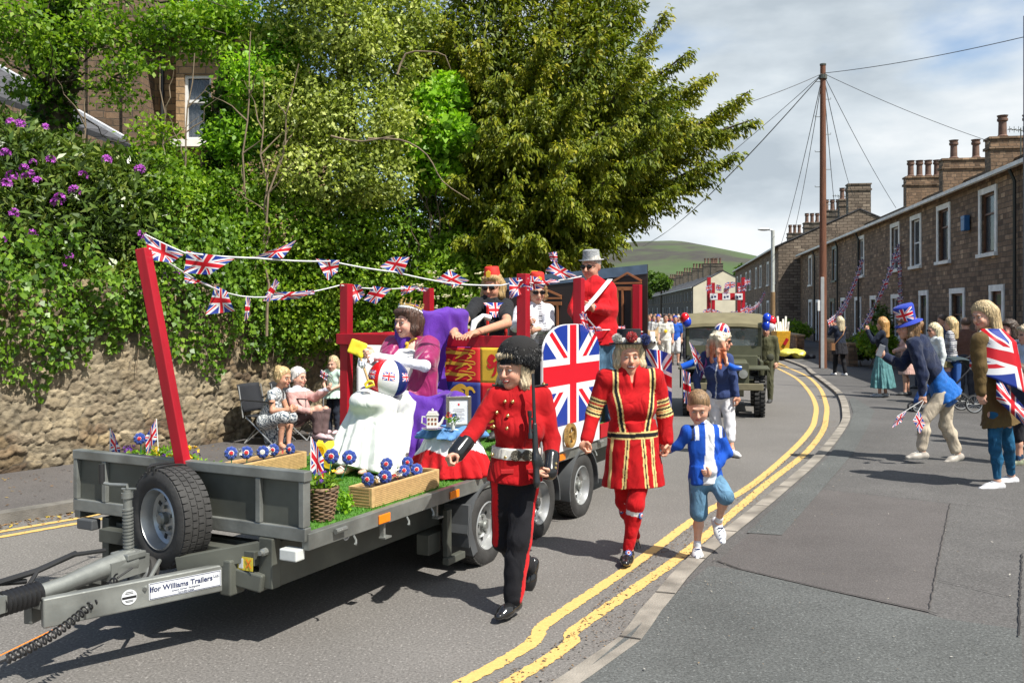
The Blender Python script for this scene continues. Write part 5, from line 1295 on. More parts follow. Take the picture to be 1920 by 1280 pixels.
grid_sheet('painted_flag',af,60,30,M_FLAGP,AP,uvfn=auv,world=True)
AW=empty('arch_panel',T(3.4,TW-.1,BED),TRZ,'plain white arched board on the far side of the float, behind the queen','panel')
outl=[T(2.85,TW-.10,BED+.01),T(4.1,TW-.10,BED+.01)]+[T(4.1-1.25*i/N_,TW-.10,arch_top(1-i/N_)-.12)for i in range(N_+1)]
x=MB();x.poly(outl,.018,UB);x.build('board',m_whitep,AW,world=True)
GW=T(3.48,-.075,.80);x=MB();pf=[(.078,-.018),(.10,-.018),(.103,-.01),(.103,.01),(.10,.018),(.078,.018),(.075,.01),(.075,-.01)]
x.lathe(pf,GW,n=36,rot=AX,close=True);gw=x.build('gilded_ornament',m_gold,None,smooth=True,angle=30)
x2=MB();x2.lathe([(0,-.02),(.022,-.02),(.022,.02),(0,.02)],GW,n=14,rot=AX)
for i in range(5):q=Matrix.Rotation(i*2*math.pi/5+.4,3,'Z');x2.box(GW+AX@(q@Vector((.05,0,0))),(.066,.018,.014),AX@q)
x2.build('spokes',m_gold,gw,bevel=.002)
x2=MB()
for i in range(44):q=Matrix.Rotation(i*2*math.pi/44,3,'Z');x2.box(GW+AX@(q@Vector((.104,0,0))),(.007,.008,.034),AX@q)
x2.build('rim_teeth',m_gold,gw);tag(gw,'round gold spoked ornament fixed to the foot of the union flag panel','ornament')
RS=empty('royal_standard',T(2.68,.45,1.6),TRZ,'royal banner with gold lions and a gold harp hung below the cross rail','banner')
FB0,FB1,FZ0,FZ1=-.02,.98,.92,1.595;fa=2.655
CBM=.38;CZM=1.305
def quad(b0,b1,z0,z1,m,name,o=0.0):
 def f(s,t):
  b=b1+(b0-b1)*s;z=z0+(z1-z0)*t;return T(fa-.008*math.sin(b*9+z*2)-o,b,z)
 grid_sheet(name,f,16,12,m,RS,world=True,thick=.002)
m_srd=mat('banner_red',(.58,.012,.015),rough=.7);m_sbl=mat('banner_blue',(.014,.028,.16),rough=.7)
quad(CBM,FB1,CZM,FZ1,m_srd,'red_quarter');quad(FB0,CBM,CZM,FZ1,m_goldf,'gold_quarter');quad(CBM,FB1,FZ0,CZM,m_sbl,'blue_quarter');quad(FB0,CBM,FZ0,CZM,m_srd,'red_quarter')
def stroke(pts,w,m,name,o=.004,parent=RS):
 """flat ribbon drawn in banner space (b grows to the left in view)"""
 q=smooth_poly(pts,.008);L1=[];k=len(q);b=MB()
 for i,p in enumerate(q):
  a=q[max(i-1,0)];c=q[min(i+1,k-1)];d=Vector((c[0]-a[0],c[1]-a[1])).normalized()if a!=c else Vector((1,0));ww=w*(math.sin(math.pi*min(max(i/(k-1),.06),.94))**.4)*.5
  for s_ in(-1,1):
   bb1,zz1=p[0]-d.y*ww*s_,p[1]+d.x*ww*s_;L1.append(T(fa-.008*math.sin(bb1*9+zz1*2)-o,bb1,zz1))
 b.add(L1,[(2*i,2*i+1,2*i+3,2*i+2)for i in range(k-1)]);return b
def lion(cx,cz,w,h,m,name='lion'):
 """passant beast: body, legs, tail, mane (view left = +b)"""
 B=MB()
 def S(pts,ww):
  s_=stroke([(cx-px*w,cz+pz*h)for px,pz in pts],ww*h,m,name);B.add(s_.v,s_.f)
 S([(-.30,.05),(-.1,.12),(.12,.06),(.33,.1)],.30)
 S([(-.30,.05),(-.42,.22),(-.36,.38),(-.26,.30)],.26)
 S([(-.28,-.02),(-.46,-.05),(-.50,.08)],.13);S([(-.22,-.02),(-.26,-.28),(-.36,-.42)],.13)
 S([(.24,.02),(.12,-.22),(.02,-.42)],.15);S([(.32,.04),(.40,-.22),(.30,-.42)],.15)
 S([(.34,.12),(.48,.05),(.46,.28),(.30,.36),(.14,.42),(.10,.34)],.09);S([(-.05,.26),(-.14,.42),(-.2,.36)],.07)
 return B.build(name,m,RS,world=True)
for k in range(3):lion((CBM+FB1)/2-.06,CZM+.055+.09*k,.40,.095,m_goldf)
lion((FB0+CBM)/2,CZM+.14,.26,.2,mat('banner_red_figure',(.55,.01,.012),rough=.7));
for k in range(3):lion((FB0+CBM)/2,FZ0+.07+.11*k,.30,.11,m_goldf)
hpm=MB()
for pts,w_ in(([(.52,1.03),(.50,1.12),(.50,1.24),(.46,1.255),(.43,1.22)],.035),([(.50,1.245),(.56,1.27),(.64,1.22),(.70,1.14)],.05),([(.70,1.15),(.66,1.07),(.58,1.0),(.52,1.02)],.028),([(.53,1.22),(.60,1.24),(.68,1.16)],.03)):
 s_=stroke(pts,w_,None,'x');hpm.add(s_.v,s_.f)
for k in range(6):
 s_=stroke([(.53+.024*k,1.21-.012*k),(.535+.024*k,1.04+.012*k)],.006,None,'x');hpm.add(s_.v,s_.f)
hpm.build('harp',m_goldf,RS,world=True)
SB=empty('scenery_board',T(TL+.02,TW/2,BED),TRZ,'dark board painted with timber framed pub fronts at the rear of the float','board')
m_sb=mat('scenery_black',(.022,.014,.012),rough=.55,var=.3,scale=3);m_sr=mat('scenery_timber',(.32,.12,.045),rough=.6,var=.2,scale=6);m_ss=mat('scenery_slate',(.10,.15,.22),rough=.6,var=.2)
x=MB();x.poly([T(TL,-.06,BED),T(TL,TW+.05,BED),T(TL,TW+.05,2.26),T(TL,-.06,2.40)],.02,UA);x.build('board',m_sb,SB,world=True)
x=MB();x.poly([T(TL-.004,-.06,2.30),T(TL-.004,TW+.05,2.12),T(TL-.004,TW+.05,2.26),T(TL-.004,-.06,2.40)],.003,-UA);x.build('painted_roof',m_ss,SB,world=True)
x=MB()
def sbar(b0,z0,b1,z1,w=.04):x.bar(T(TL-.008,b0,z0),T(TL-.008,b1,z1),.008,w)if False else x.box((T(TL-.012,b0,z0)+T(TL-.012,b1,z1))/2,(.014,math.dist((b0,z0),(b1,z1)),w),RT@Matrix.Rotation(math.atan2(z1-z0,b1-b0),3,'X'))
for bl,br_,zb,zt in((.0,.33,1.62,2.14),(.38,.80,1.55,2.0),(.95,1.4,1.5,1.98)):
 sbar(bl,zt,br_,zt);sbar(bl,zb,br_,zb);sbar(bl,zt+.06,br_,zt+.06,.02)
 for b in(bl+.05,bl+.11,br_-.11,br_-.05):sbar(b,zb,b,zt,.022)if False else x.box(T(TL-.012,b,(zb+zt)/2),(.014,.022,zt-zb),RT)
 sbar(bl,zt+.08,(bl+br_)/2,zt+.17,.022);sbar((bl+br_)/2,zt+.17,br_,zt+.08,.022)
for b in(.16,.6,1.2):
 x.poly([T(TL-.006,b-.08,1.38),T(TL-.006,b+.08,1.38),T(TL-.006,b+.08,1.46),T(TL-.006,b,1.54),T(TL-.006,b-.08,1.46)],.012,-UA)
x.build('painted_timbers',m_sr,SB,world=True)
def planter(a0,a1,b0,b1,label):
 e=empty('wooden_planter',T((a0+a1)/2,(b0+b1)/2,BED),TRZ,label,'planter','wooden planters on the trailer')
 h=.125;t=.018;z0=BED+.004
 for bb0,bb1 in((b0,b0+t),(b1-t,b1)):
  x=MB();tb(x,a0,a1,bb0,bb1,z0,z0+h);s_=x.build('side_board',m_wood,e,world=True,bevel=.002)
  g_=MB()
  for k in range(9):tb(g_,a0+.03,a1-.03,bb0-.0012,bb0-.0002,z0+.012+k*.012,z0+.0145+k*.012)
  g_.build('grooves',mat('planter_groove',(.30,.18,.07),rough=.8),s_,world=True)
 for aa0,aa1 in((a0,a0+t),(a1-t,a1)):
  x=MB();tb(x,aa0-.001,aa1+.001,b0+t,b1-t,z0,z0+h);s_=x.build('end_board',m_wood,e,world=True)
  g_=MB()
  for k in range(6):tb(g_,aa0-.0025,aa0-.0012,b0+t,b1-t,z0+.015+k*.019,z0+.019+k*.019)
  g_.build('grooves',MATS['planter_groove'],s_,world=True)
 x=MB();tb(x,a0+t,a1-t,b0+t,b1-t,z0,z0+h*.8);x.build('soil',mat('potting_soil',(.04,.025,.015),rough=1,var=.5,bump=1),e,world=True)
planter(.69,1.5,.075,.255,'pine planter at the near edge of the trailer filled with knitted rosettes')
planter(.85,1.74,1.44,1.64,'pine planter at the far edge of the trailer filled with knitted rosettes')
m_rb=mat('knit_blue',(.012,.045,.28),rough=.95,sheen=.5,bump=.8,bscale=160);m_rw=mat('knit_white',(.75,.74,.70),rough=.95,sheen=.4,bump=.8,bscale=160);m_rr=mat('knit_red',(.62,.012,.02),rough=.95,sheen=.5,bump=.8,bscale=160);m_stem=mat('green_stem',(.01,.12,.05),rough=.6)
def rosette(c,nrm,r,label,stem=None,red=True):
 nrm=Vector(nrm).normalized();rot=frame(nrm)@Matrix.Rotation(R(-90),3,'X')
 rot=nrm.to_track_quat('Z','Y').to_matrix()
 def frill(r0,r1,h,n,amp):
  b=MB();k=60;vs=[]
  for j in range(5):
   t=j/4
   for i in range(k):
    a=2*math.pi*i/k;rr=r0+(r1-r0)*t;z=h*(1-t*t)+amp*t*math.sin(n*a)
    vs.append(c+rot@Vector((rr*math.cos(a)*(1+.04*t*math.sin(n*a+1)),rr*math.sin(a)*(1+.04*t*math.sin(n*a+1)),z)))
  fs=[(j*k+i,j*k+(i+1)%k,(j+1)*k+(i+1)%k,(j+1)*k+i)for j in range(4)for i in range(k)]
  fs.append(tuple(range(k)));b.add(vs,fs);return b
 o=frill(r*.55,r,r*.25,9,r*.10).build('rosette',m_rb,None,smooth=True,angle=80)
 md=o.modifiers.new('Solidify','SOLIDIFY');md.thickness=.004
 frill(r*.3,r*.7,r*.38,8,r*.07).build('white_ring',m_rw,o,smooth=True,angle=80)
 if red:x=MB();x.sphere(c+nrm*r*.36,r*.36,12,sq=(1,1,.55),rot=rot);x.build('centre',m_rr,o,smooth=True,angle=80)
 if stem is not None:x=MB();x.tube([c-nrm*.004,(c+stem)/2+Vector((.004,0,0)),stem],.004,6);x.build('stem',m_stem,o,smooth=True)
 return tag(o,label,'rosette','knitted red white and blue rosettes')
TOC=(-.15,-1,.25)
rs=[((490,0),0)]
front=[((690,898),'leftmost rosette in the near planter'),((725,870),'rosette at the back, second from the left in the near planter'),((722,893),'rosette facing forward, third in the near planter'),((758,882),'small rosette in the middle of the near planter'),((764,866),'topmost rosette of the near planter'),((781,880),'rightmost rosette of the near planter')]
for i,((u,v),lb)in enumerate(front):
 d=np.interp(u,[690,781],[5.93,6.45]);c=P(u,v,d);rosette(c,(-.3+.1*i,-1,.3 if i%2 else.05),[.042,.04,.044,.038,.036,.04][i],'knitted '+lb,stem=Vector((c.x+.01,c.y+.02,BED+.1)),red=True)
for i,(u,v)in enumerate([(433,849),(462,848),(493,847),(513,843),(545,842)]):
 c=P(u,v,np.interp(u,[433,545],[6.75,7.35]));rosette(c,(.5-.25*i,-1,.1),.045,'knitted rosette in the far planter, '+['first from the left','second from the left','middle one','second from the right','rightmost one'][i],stem=Vector((c.x,c.y,BED+.1)),red=i!=2)
rosette(P(622,855,5.85),(-.1,-1,.1),.045,'knitted rosette on a stem in front of the yellow flower',stem=P(612,915,5.75));rosette(P(655,857,5.85),(.1,-1,.1),.043,'knitted rosette on a long stem right of the yellow flower',stem=P(638,902,5.85));rosette(P(262,822,5.95),(.1,-1,.1),.035,'small knitted rosette among the flowers behind the headboard',stem=P(264,850,5.95))
def bloom(c,r,m,label,nm='paper_flower',grp='paper flowers in the planters'):
 o=flower_cluster(c,r,7,int(abs(c.x)*977)).build(nm,m);return tag(o,label,'flower',grp)
for i,(u,v,mm,lb)in enumerate([(703,900,m_rw,'white paper flower at the left of the near planter'),(738,889,m_rw,'white paper flower in the middle of the near planter'),(738,897,m_rr,'red paper flower low in the near planter'),(748,886,m_rw,'white paper flower before the small rosette')]):bloom(P(u,v,np.interp(u,[690,781],[5.97,6.5])),.035,mm,lb)
for i,(u,v,mm,lb)in enumerate([(446,848,m_rw,'white paper flower at the left of the far planter'),(503,845,m_rw,'white paper flower in the middle of the far planter'),(523,846,m_rr,'red paper flower in the far planter')]):bloom(P(u,v,np.interp(u,[433,545],[6.8,7.3])),.04,mm,lb)
def wicker(a,b,r0,r1,h,label):
 c=T(a,b,BED+.003);x=MB();x.lathe([(r0,0),((r0+r1)/2,h*.5),(r1,h),(r1-.008,h),(r0-.006,.01)],c,n=24,close=False)
 o=x.build('wicker_basket',mat('wicker',(.13,.075,.04),rough=.8,var=.4,scale=30),None,smooth=True)
 w=MB()
 for j in range(15):
  z=h*(j+.5)/15;rr=r0+(r1-r0)*z/h+.003;pts=[c+Vector((math.cos(t)*(rr+.0045*math.sin(8*t+j*math.pi)),math.sin(t)*(rr+.0045*math.sin(8*t+j*math.pi)),z+.002*math.sin(t*5+j)))for t in[2*math.pi*i/48 for i in range(49)]]
  w.tube(pts,.0062,5)
 w.build('weave',mat('wicker_cane',(.17,.105,.06),rough=.7,var=.5,scale=25),o,smooth=True)
 w=MB();pts=[c+Vector((math.cos(t)*r1,math.sin(t)*r1,h))for t in[2*math.pi*i/32 for i in range(33)]];w.tube(pts,.010,6);w.build('rim',MATS['wicker_cane'],o,smooth=True)
 return tag(o,label,'basket')
wicker(.30,.16,.062,.095,.19,'brown wicker basket at the near front corner of the trailer')
def plantlet(name,c,r,n,m,seed,label,cat='plant',sz=.03,h=.6,grp=None):
 cl_=[(Vector(c),(r,r,r*h))];o=foliage(name,cl_,n,m,None,size=sz,width=.7,gap=0,gf=20,seed=seed,shell=.1,up=.8,world=False);return tag(o,label,cat,grp)
bc=T(.30,.16,BED+.21);plantlet('potted_plant',bc,.095,420,lm_haw,91,'small green plant growing from the wicker basket');m_pan=mat('pansy_purple',(.10,.02,.22),rough=.7,var=.3);m_pany=mat('pansy_yellow',(.80,.52,.02),rough=.7,var=.2)
plantlet('trailing_plant',T(.52,.16,BED+.07),.05,170,lm_ash,92,'trailing green sprig beside the wooden planter',h=1.4)
def tiny_flowers(c,r,cols,n,seed,nm,label):
 rr=random.Random(seed);o=None
 for i in range(n):
  p=Vector(c)+Vector((rr.uniform(-1,1)*r[0],rr.uniform(-1,1)*r[1],rr.uniform(-.5,1)*r[2]));f=flower_cluster(p,.03,3,seed+i).build(nm,cols[i%len(cols)]);tag(f,label,'flower',label)
tiny_flowers(bc+Vector((0,-.03,.03)),(.08,.05,.04),[m_pan,m_pany,m_pan],9,5,'pansy','purple and yellow pansies in the wicker basket')
fc=T(.18,1.35,.93)
fo=foliage('flower_clump',[(T(.15,1.53,.93),(.12,.1,.06)),(T(.15,1.30,.95),(.16,.1,.09)),(T(.15,1.08,.93),(.13,.1,.06)),(T(.15,.9,.91),(.1,.1,.05))],1500,lm_ash,None,size=.035,width=.5,gap=0,gf=10,seed=93,shell=.2,world=False);tag(fo,'leafy flower clump behind the headboard of the trailer','plant')
x=MB();tb(x,.06,.24,.78,1.7,BED+.004,.86);tag(x.build('flower_trough',mat('trough_brown',(.1,.06,.04),rough=.8),bevel=.006),'low brown trough of flowers behind the trailer headboard','planter')
for i in range(16):p=T(.13+random.uniform(-.06,.04),random.uniform(1.0,1.36),random.uniform(.95,1.04));tag(flower_cluster(p,.034,4,300+i).build('primrose',m_pany),'yellow primroses behind the trailer headboard','flower','yellow primroses behind the trailer headboard')
for i in range(9):p=T(.12,[1.62,1.58,1.53,1.40,1.27,1.16,1.08,1.5,.98][i],random.uniform(.96,1.02));tag(flower_cluster(p,.03,4,330+i).build('pansy',m_pan),'purple pansies behind the trailer headboard','flower','purple pansies behind the trailer headboard')
m_daf=mat('daffodil_cloth',(.85,.62,.02),rough=.8,var=.1)
c=P(605,850,5.95);x=MB();dn=Vector((-.2,-1,.35)).normalized();q=dn.to_track_quat('Z','Y').to_matrix()
for i in range(6):
 t=i*math.pi/3;e1=q@Vector((math.cos(t),math.sin(t),0));e2=q@Vector((-math.sin(t),math.cos(t),0));k=.105
 x.add([c,c+e1*k*.4-e2*k*.3,c+e1*k*.8-e2*k*.25-dn*.02,c+e1*k-dn*.03,c+e1*k*.8+e2*k*.25-dn*.02,c+e1*k*.4+e2*k*.3+dn*.01],[(0,1,2,3,4,5)])
do=x.build('cloth_daffodil',m_daf);x=MB();x.lathe([(.02,0),(.035,.02),(.04,.05),(.055,.07),(.035,.065),(.02,.02)],c,n=20,rot=q);x.build('trumpet',m_daf,do,smooth=True);x=MB();x.tube([c,c+Vector((.0,.02,-.15)),Vector((c.x,c.y+.02,BED))],.006,6);x.build('stem',m_stem,do);tag(do,'large yellow cloth daffodil behind the wicker basket','flower')
for i,(u,v)in enumerate([(585,862),(630,838)]):
 pass
def stick_flag(base,top,w,h,d_out,label,grp=None,wave=.015,hang=0.0,tri=False,name='stick_flag'):
 """little flag: stick from base to top, cloth hangs from the upper part along d_out"""
 base,top=Vector(base),Vector(top);x=MB();x.tube([base,top],.0035,6);o=x.build(name,m_white);t=(top-base).normalized();do=Vector(d_out).normalized();nn=t.cross(do).normalized()
 def f(s,tt):return top-t*h*(1-tt)+do*w*s*(1-(.0))+nn*wave*math.sin(s*6)*s+Vector((0,0,-hang*s*s))
 grid_sheet('cloth',f,14,8,M_FLAG,o)
 return tag(o,label,'flag',grp)
gf_='little union flags on sticks'
stick_flag(P(582,960,5.62),P(583,818,5.68),.13,.2,(.6,-.1,-.75),'little union flag planted in the wicker basket',gf_,hang=.03)
stick_flag(P(206,862,6.0),P(207,803,6.0),.12,.13,(.45,-.1,-.6),'little union flag at the far left end of the headboard',gf_,hang=.02)
stick_flag(P(297,850,5.95),P(293,785,5.95),.13,.12,(-.5,-.1,-.85),'little union flag beside the leaning post behind the headboard',gf_,hang=.0)
m_skin=mat('skin',(1,1,1),rough=.5,attr='Col',var=.06,scale=25,spec=.35,sub=.15,bump=.05,bscale=300)
m_hair=mat('hair',(1,1,1),rough=.42,attr='Col',var=.38,scale=70,stretch=(1,1,.10),bump=.7,bscale=160,detail=3)
m_cloth=mat('cloth',(1,1,1),rough=.85,attr='Col',var=.14,scale=9,sheen=.04,bump=.25,bscale=350,spec=.22,crease=.8,cs=4.5)
m_knit=mat('knitwear',(1,1,1),rough=.95,attr='Col',var=.12,scale=30,sheen=.2,bump=.8,bscale=220,spec=.2,crease=.6,cs=4)
m_denim=mat('denim',(1,1,1),rough=.85,attr='Col',var=.3,scale=11,bump=.35,bscale=380,spec=.2,crease=.8,cs=7)
m_silk=mat('satin',(1,1,1),rough=.42,attr='Col',var=.08,scale=8,sheen=.3,spec=.4,bump=.1,crease=.7,cs=5)
m_leather=mat('black_leather',(.012,.012,.013),rough=.16,var=.2,coat=.5)
m_shoe=mat('shoe',(1,1,1),rough=.5,attr='Col',var=.07,scale=40)
m_eye=mat('eye_white',(.45,.42,.39),rough=.6);m_iris=mat('iris',(.04,.04,.04),rough=.6);m_teeth=mat('teeth',(.78,.75,.68),rough=.3);m_lip=mat('lips',(.42,.10,.09),rough=.45);m_lens=mat('sunglass',(.008,.008,.009),rough=.1)
m_mouth=mat('mouth_inside',(.10,.02,.02),rough=.6)
SK=(.60,.335,.235);SKT=(.50,.25,.155);UP_=Vector((0,0,1))
def hand(F,w,d,n,side,size=1.0,curl=.5,spread=.0,fist=False,vox=.007):
 """palm and five fingers. w wrist, d along the hand, n palm normal, side = direction of the thumb side"""
 w=Vector(w);d=Vector(d).normalized();n=Vector(n);n=(n-d*n.dot(d)).normalized();s=d.cross(n).normalized()
 if s.dot(Vector(side))<0:s=-s
 z=size;pl=.085*z;fr=max(.0088*z,vox*.95)
 F.cone(w,w+d*.03*z,.024*z,.027*z,k=.015)
 F.ell(w+d*pl*.55,(.043*z,.050*z,.019*z),rot=[tuple(s),tuple(d),tuple(n)],k=.015)
 for i,(o,ln)in enumerate(((.030,.070),(.010,.078),(-.010,.073),(-.029,.056))):
  p=w+d*pl*(.95 if i<3 else.86)+s*o*z;dd=(d+s*o*spread*8).normalized();a=0
  c_=curl*(1+.10*i)
  for j in range(3):
   a+=c_*R(62 if j else 48);q=(dd*math.cos(a)+n*math.sin(a))*ln*z*(.42,.32,.26)[j]
   F.cone(p,p+q,fr*(1-.07*j),fr*(.93-.07*j),k=.004 if j==0 else.006);p=p+q
 p=w+d*.028*z+s*.028*z;q=(s*.75+d*.6+n*.35*(1+curl)).normalized()
 F.cone(p,p+q*.040*z,fr*1.35,fr*1.15,k=.012);p=p+q*.040*z
 q=(d*(.9-.3*curl)+s*(.2-.6*curl)+n*.5*(curl+.2)).normalized();F.cone(p,p+q*.034*z,fr*1.1,fr*.85,k=.006)
def foot(F,an,t,sc=1.0,r=.036,off=0.0):
 t=Vector(t).normalized();dn=-(UP_-t*UP_.dot(t)).normalized();s=t.cross(dn)
 an=Vector(an)
 F.cone(an+dn*.045*sc-t*.035*sc,an+dn*.052*sc+t*.10*sc,r*sc+off,r*.98*sc+off,k=.02)
 F.cone(an+dn*.055*sc+t*.08*sc,an+dn*.062*sc+t*.165*sc,r*1.05*sc+off,r*.72*sc+off,k=.03,w=dn,f=.72)
 return dn
def person(label,J,fwd,look,sc=1.0,vox=.008,top=None,low=None,shoes=None,hair=None,skin=SK,male=False,sleeve=None,smile=.6,glasses=False,group=None,hands=None,child=False,noface=False,bust=.5,bare_feet=False,wide=1.0,eyes=True,base=None,parts=True):
 """J: joints in world space (s/e/w/h/k/a + l/r, head); fwd chest direction; look face direction.
    top/low: lists of garment dicts. Returns root Empty."""
 J={k:Vector(v)for k,v in J.items()}
 b0=base or Vector((J['al']+J['ar'])/2);
 root=empty('person',(b0.x,b0.y,max(min(J['al'].z,J['ar'].z)-.08*sc,0)),label=label,cat='person',group=group)
 f=Vector(fwd).normalized();lat=(J['sr']-J['sl']).normalized();hpc=(J['hl']+J['hr'])/2;shc=(J['sl']+J['sr'])/2
 spine=(shc-hpc).normalized();dep=lat.cross(spine).normalized()
 if dep.dot(f)<0:dep=-dep
 m=(1.07 if male else.95)*sc;W=wide*.96
 def torso(F,off=0.0,col=None,lo=0.0,hi=1.0,k=.04,belly=0.0):
  F.cone(hpc+spine*.03*sc,hpc+spine*.10*sc,(.150 if not male else.145)*sc*W+off,.128*sc*W*(1.12 if male else 1)+off,k=k,w=dep,f=.70,col=col)
  F.cone(hpc+spine*.10*sc,shc-spine*.16*sc,.124*sc*W*(1.14 if male else 1)+off,.140*m*W+off,k=k,w=dep,f=.70,col=col)
  F.cone(shc-spine*.16*sc,shc-spine*.055*sc,.142*m*W+off,.118*m*(W*.5+.5)+off,k=k,w=dep,f=.66,col=col)
  a,b=J['sl']-spine*.015*sc,J['sr']-spine*.015*sc
  F.cone(a.lerp(b,.06),a.lerp(b,.94),.050*m+off,.050*m+off,k=.05,col=col)
  F.cone(shc-spine*.03*sc,shc+spine*.045*sc,.085*sc+off,.052*sc+off,k=.04,col=col)
  if belly:F.ell(hpc+spine*.17*sc+dep*.06*sc,(.15*sc*W,.12*sc*W,.15*sc),rot=[tuple(lat),tuple(dep),tuple(spine)],k=.06,col=col)
  if bust and not male and not child:
   for s_ in(-1,1):F.ell(shc-spine*.21*sc+lat*.068*sc*s_+dep*(.052+.022*bust)*sc,((.056+.014*bust)*sc+off,)*3,k=.07,col=col)
 def arm(F,s_,off=0.0,t1=1.0,col=None,o2=None,el=True):
  a,b,c=J['s'+s_],J['e'+s_],J['w'+s_];o2=off if o2 is None else o2
  if t1<=.5:
   e=a.lerp(b,t1*2);F.cone(a,e,.050*m+off,(.050-.010*t1*2)*m+o2,k=.03,col=col)
  else:
   F.cone(a,b,.050*m+off,.039*m+off*.9,k=.03,col=col);e=b.lerp(c,(t1-.5)*2);F.cone(b,e,.040*m+off*.9,(.040-.014*(t1-.5)*2)*m+o2,k=.025,col=col)
 def leg(F,s_,off=0.0,t1=1.0,col=None,o2=None,okn=None):
  a,b,c=J['h'+s_],J['k'+s_],J['a'+s_];o2=off if o2 is None else o2;okn=off if okn is None else okn;ww=W*.5+.5
  F.cone(a,b,.083*m*ww+off,.052*m+okn,k=.03,col=col)if t1>.5 else F.cone(a,a.lerp(b,t1*2),.083*m*ww+off,.062*m+o2,k=.03,col=col)
  if t1>.5:
   e=b.lerp(c,(t1-.5)*2)
   sh=(c-b).normalized();bk=(sh.cross((b-a).normalized()).cross(sh));bk=-f if bk.length<.15 else bk.normalized()*(1 if bk.dot(f)<0 else-1)
   if t1>.75:
    md=b.lerp(c,.32)+bk*.014*m
    F.cone(b,md,.050*m+okn,.049*m+(okn+o2)/2,k=.03,col=col);F.cone(md,e,.049*m+(okn+o2)/2,(.049-.017*(t1-.5)*2)*m+o2,k=.03,col=col)
   else:F.cone(b,e,.050*m+okn,.046*m+o2,k=.03,col=col)
 Hd=J['head'];fl=Vector(look).normalized();HM=frame(fl);hs=sc*(1.09 if not child else 1.35)
 def hp_(x,y,z):return Hd+HM@Vector((x*hs,y*hs,z*hs))
 rot=[tuple(HM.col[0]),tuple(HM.col[1]),tuple(HM.col[2])]
 F=Field()
 torso(F,-.004)
 for s_ in 'lr':arm(F,s_);leg(F,s_)
 F.cone(shc+spine*.0*sc,hp_(0,-.025,-.075),.056*m,.050*m,k=.03)
 F.ell(hp_(0,-.012,.036),(.076*hs,.096*hs,.090*hs),rot=rot,k=.02)
 F.ell(hp_(0,.018,-.040),((.065 if not child else.068)*hs,.072*hs,.077*hs),rot=rot,k=.03)
 F.ell(hp_(0,.058,-.094),(.024*hs,.022*hs,.020*hs),rot=rot,k=.03)
 if vox<.013:
  for q in(-1,1):
   F.ell(hp_(q*.036,.062,-.035),(.024*hs,.02*hs,.022*hs),rot=rot,k=.02)
   F.ell(hp_(q*.077,-.01,-.008),(.012*hs,.020*hs,.032*hs),rot=rot,k=.008)
   F.ell(hp_(q*.031,.098,.002),(.019*hs,.016*hs,.012*hs),rot=rot,k=.012,sub=True)
  F.cone(hp_(-.034,.080,.022),hp_(.034,.080,.022),.012*hs,.012*hs,k=.012)
  F.cone(hp_(0,.088,.004),hp_(0,.108,-.030),.008*hs,.0135*hs,k=.010);F.cone(hp_(-.011,.098,-.034),hp_(.011,.098,-.034),.008*hs,.008*hs,k=.006)
  F.ell(hp_(0,.080,-.062),(.024*hs,.014*hs,.014*hs),rot=rot,k=.014)
 else:F.ell(hp_(0,.095,-.02),(.012*hs,.015*hs,.02*hs),rot=rot,k=.015)
 hands=hands or{}
 for s_ in 'lr':
  h=hands.get(s_,{});d=(J['w'+s_]-J['e'+s_]).normalized();inn=(hpc-J['w'+s_]);inn.z=0;inn=inn.normalized()if inn.length>1e-3 else f
  hand(F,J['w'+s_],h.get('d',d),h.get('n',inn),h.get('side',f if d.z<-.3 else UP_),size=hs*(1.0 if male else.93)*(.8 if child else 1),curl=h.get('curl',.55),vox=vox)
 if bare_feet or shoes is None:
  for s_ in 'lr':foot(F,J['a'+s_],J.get('t'+s_,f),sc*.95,r=.034)
 else:
  for s_ in 'lr':F.cone(J['a'+s_],J['a'+s_]-UP_*.03,.034*m,.034*m)
 lips=hp_(0,.092,-.062)
 def skc(V,cols):
  c=np.tile(np.array(skin),(len(V),1));H=np.array(HM);L_=(V-np.array(Hd))@H/hs
  face=(np.abs(L_[:,0])<.09)&(np.abs(L_[:,2])<.14)&(np.abs(L_[:,1])<.14)
  ck=np.exp(-(((np.abs(L_[:,0])-.042)/.018)**2+((L_[:,2]+.035)/.02)**2))*(L_[:,1]>0)*face
  c[:,1]*=1-.16*ck;c[:,2]*=1-.18*ck
  if smile>=0:
   lp=(((L_[:,0])/.026)**2+((L_[:,2]+.063-.25*np.abs(L_[:,0])*smile)/.009)**2<1)&(L_[:,1]>.03)
   c[lp]=(.48,.13,.11)
  if vox>=.013:
   for q in(-1,1):
    ey=(((L_[:,0]-q*.032)/.018)**2+((L_[:,2]-.006)/.013)**2<1)&(L_[:,1]>.03);c[ey]=(.12,.07,.06)
  return c
 body=link('body',F.mesh('body',vox,colfn=skc),m_skin,root,world=True)
 if vox<.013 and not noface:
  if eyes:
   for q in(-1,1):
    x=MB();x.sphere(hp_(q*.031,.079,.002),.0120*hs,12,sq=(1.15,1,.42 if smile>.9 else.66),rot=HM);e=x.build('eye',m_eye,body,world=True,smooth=True)
    x=MB();x.sphere(hp_(q*.031,.0865,.001),.0058*hs,8,sq=(1,.9,.75 if smile>.9 else 1),rot=HM);x.build('iris',m_iris,e,world=True,smooth=True)
    x=MB();x.tube([hp_(q*.014,.091,.024),hp_(q*.030,.093,.029),hp_(q*.047,.081,.025)],[.0022*hs,.003*hs,.0015*hs],5);x.build('eyebrow',mat('brow',(.26,.16,.10),rough=.9),body,world=True)
    x=MB();x.tube([hp_(q*.016,.089,.008),hp_(q*.031,.0935,.0125),hp_(q*.046,.082,.007)],.0015*hs,5);x.build('eyelid',mat('lid',(.30,.15,.10),rough=.6),body,world=True)
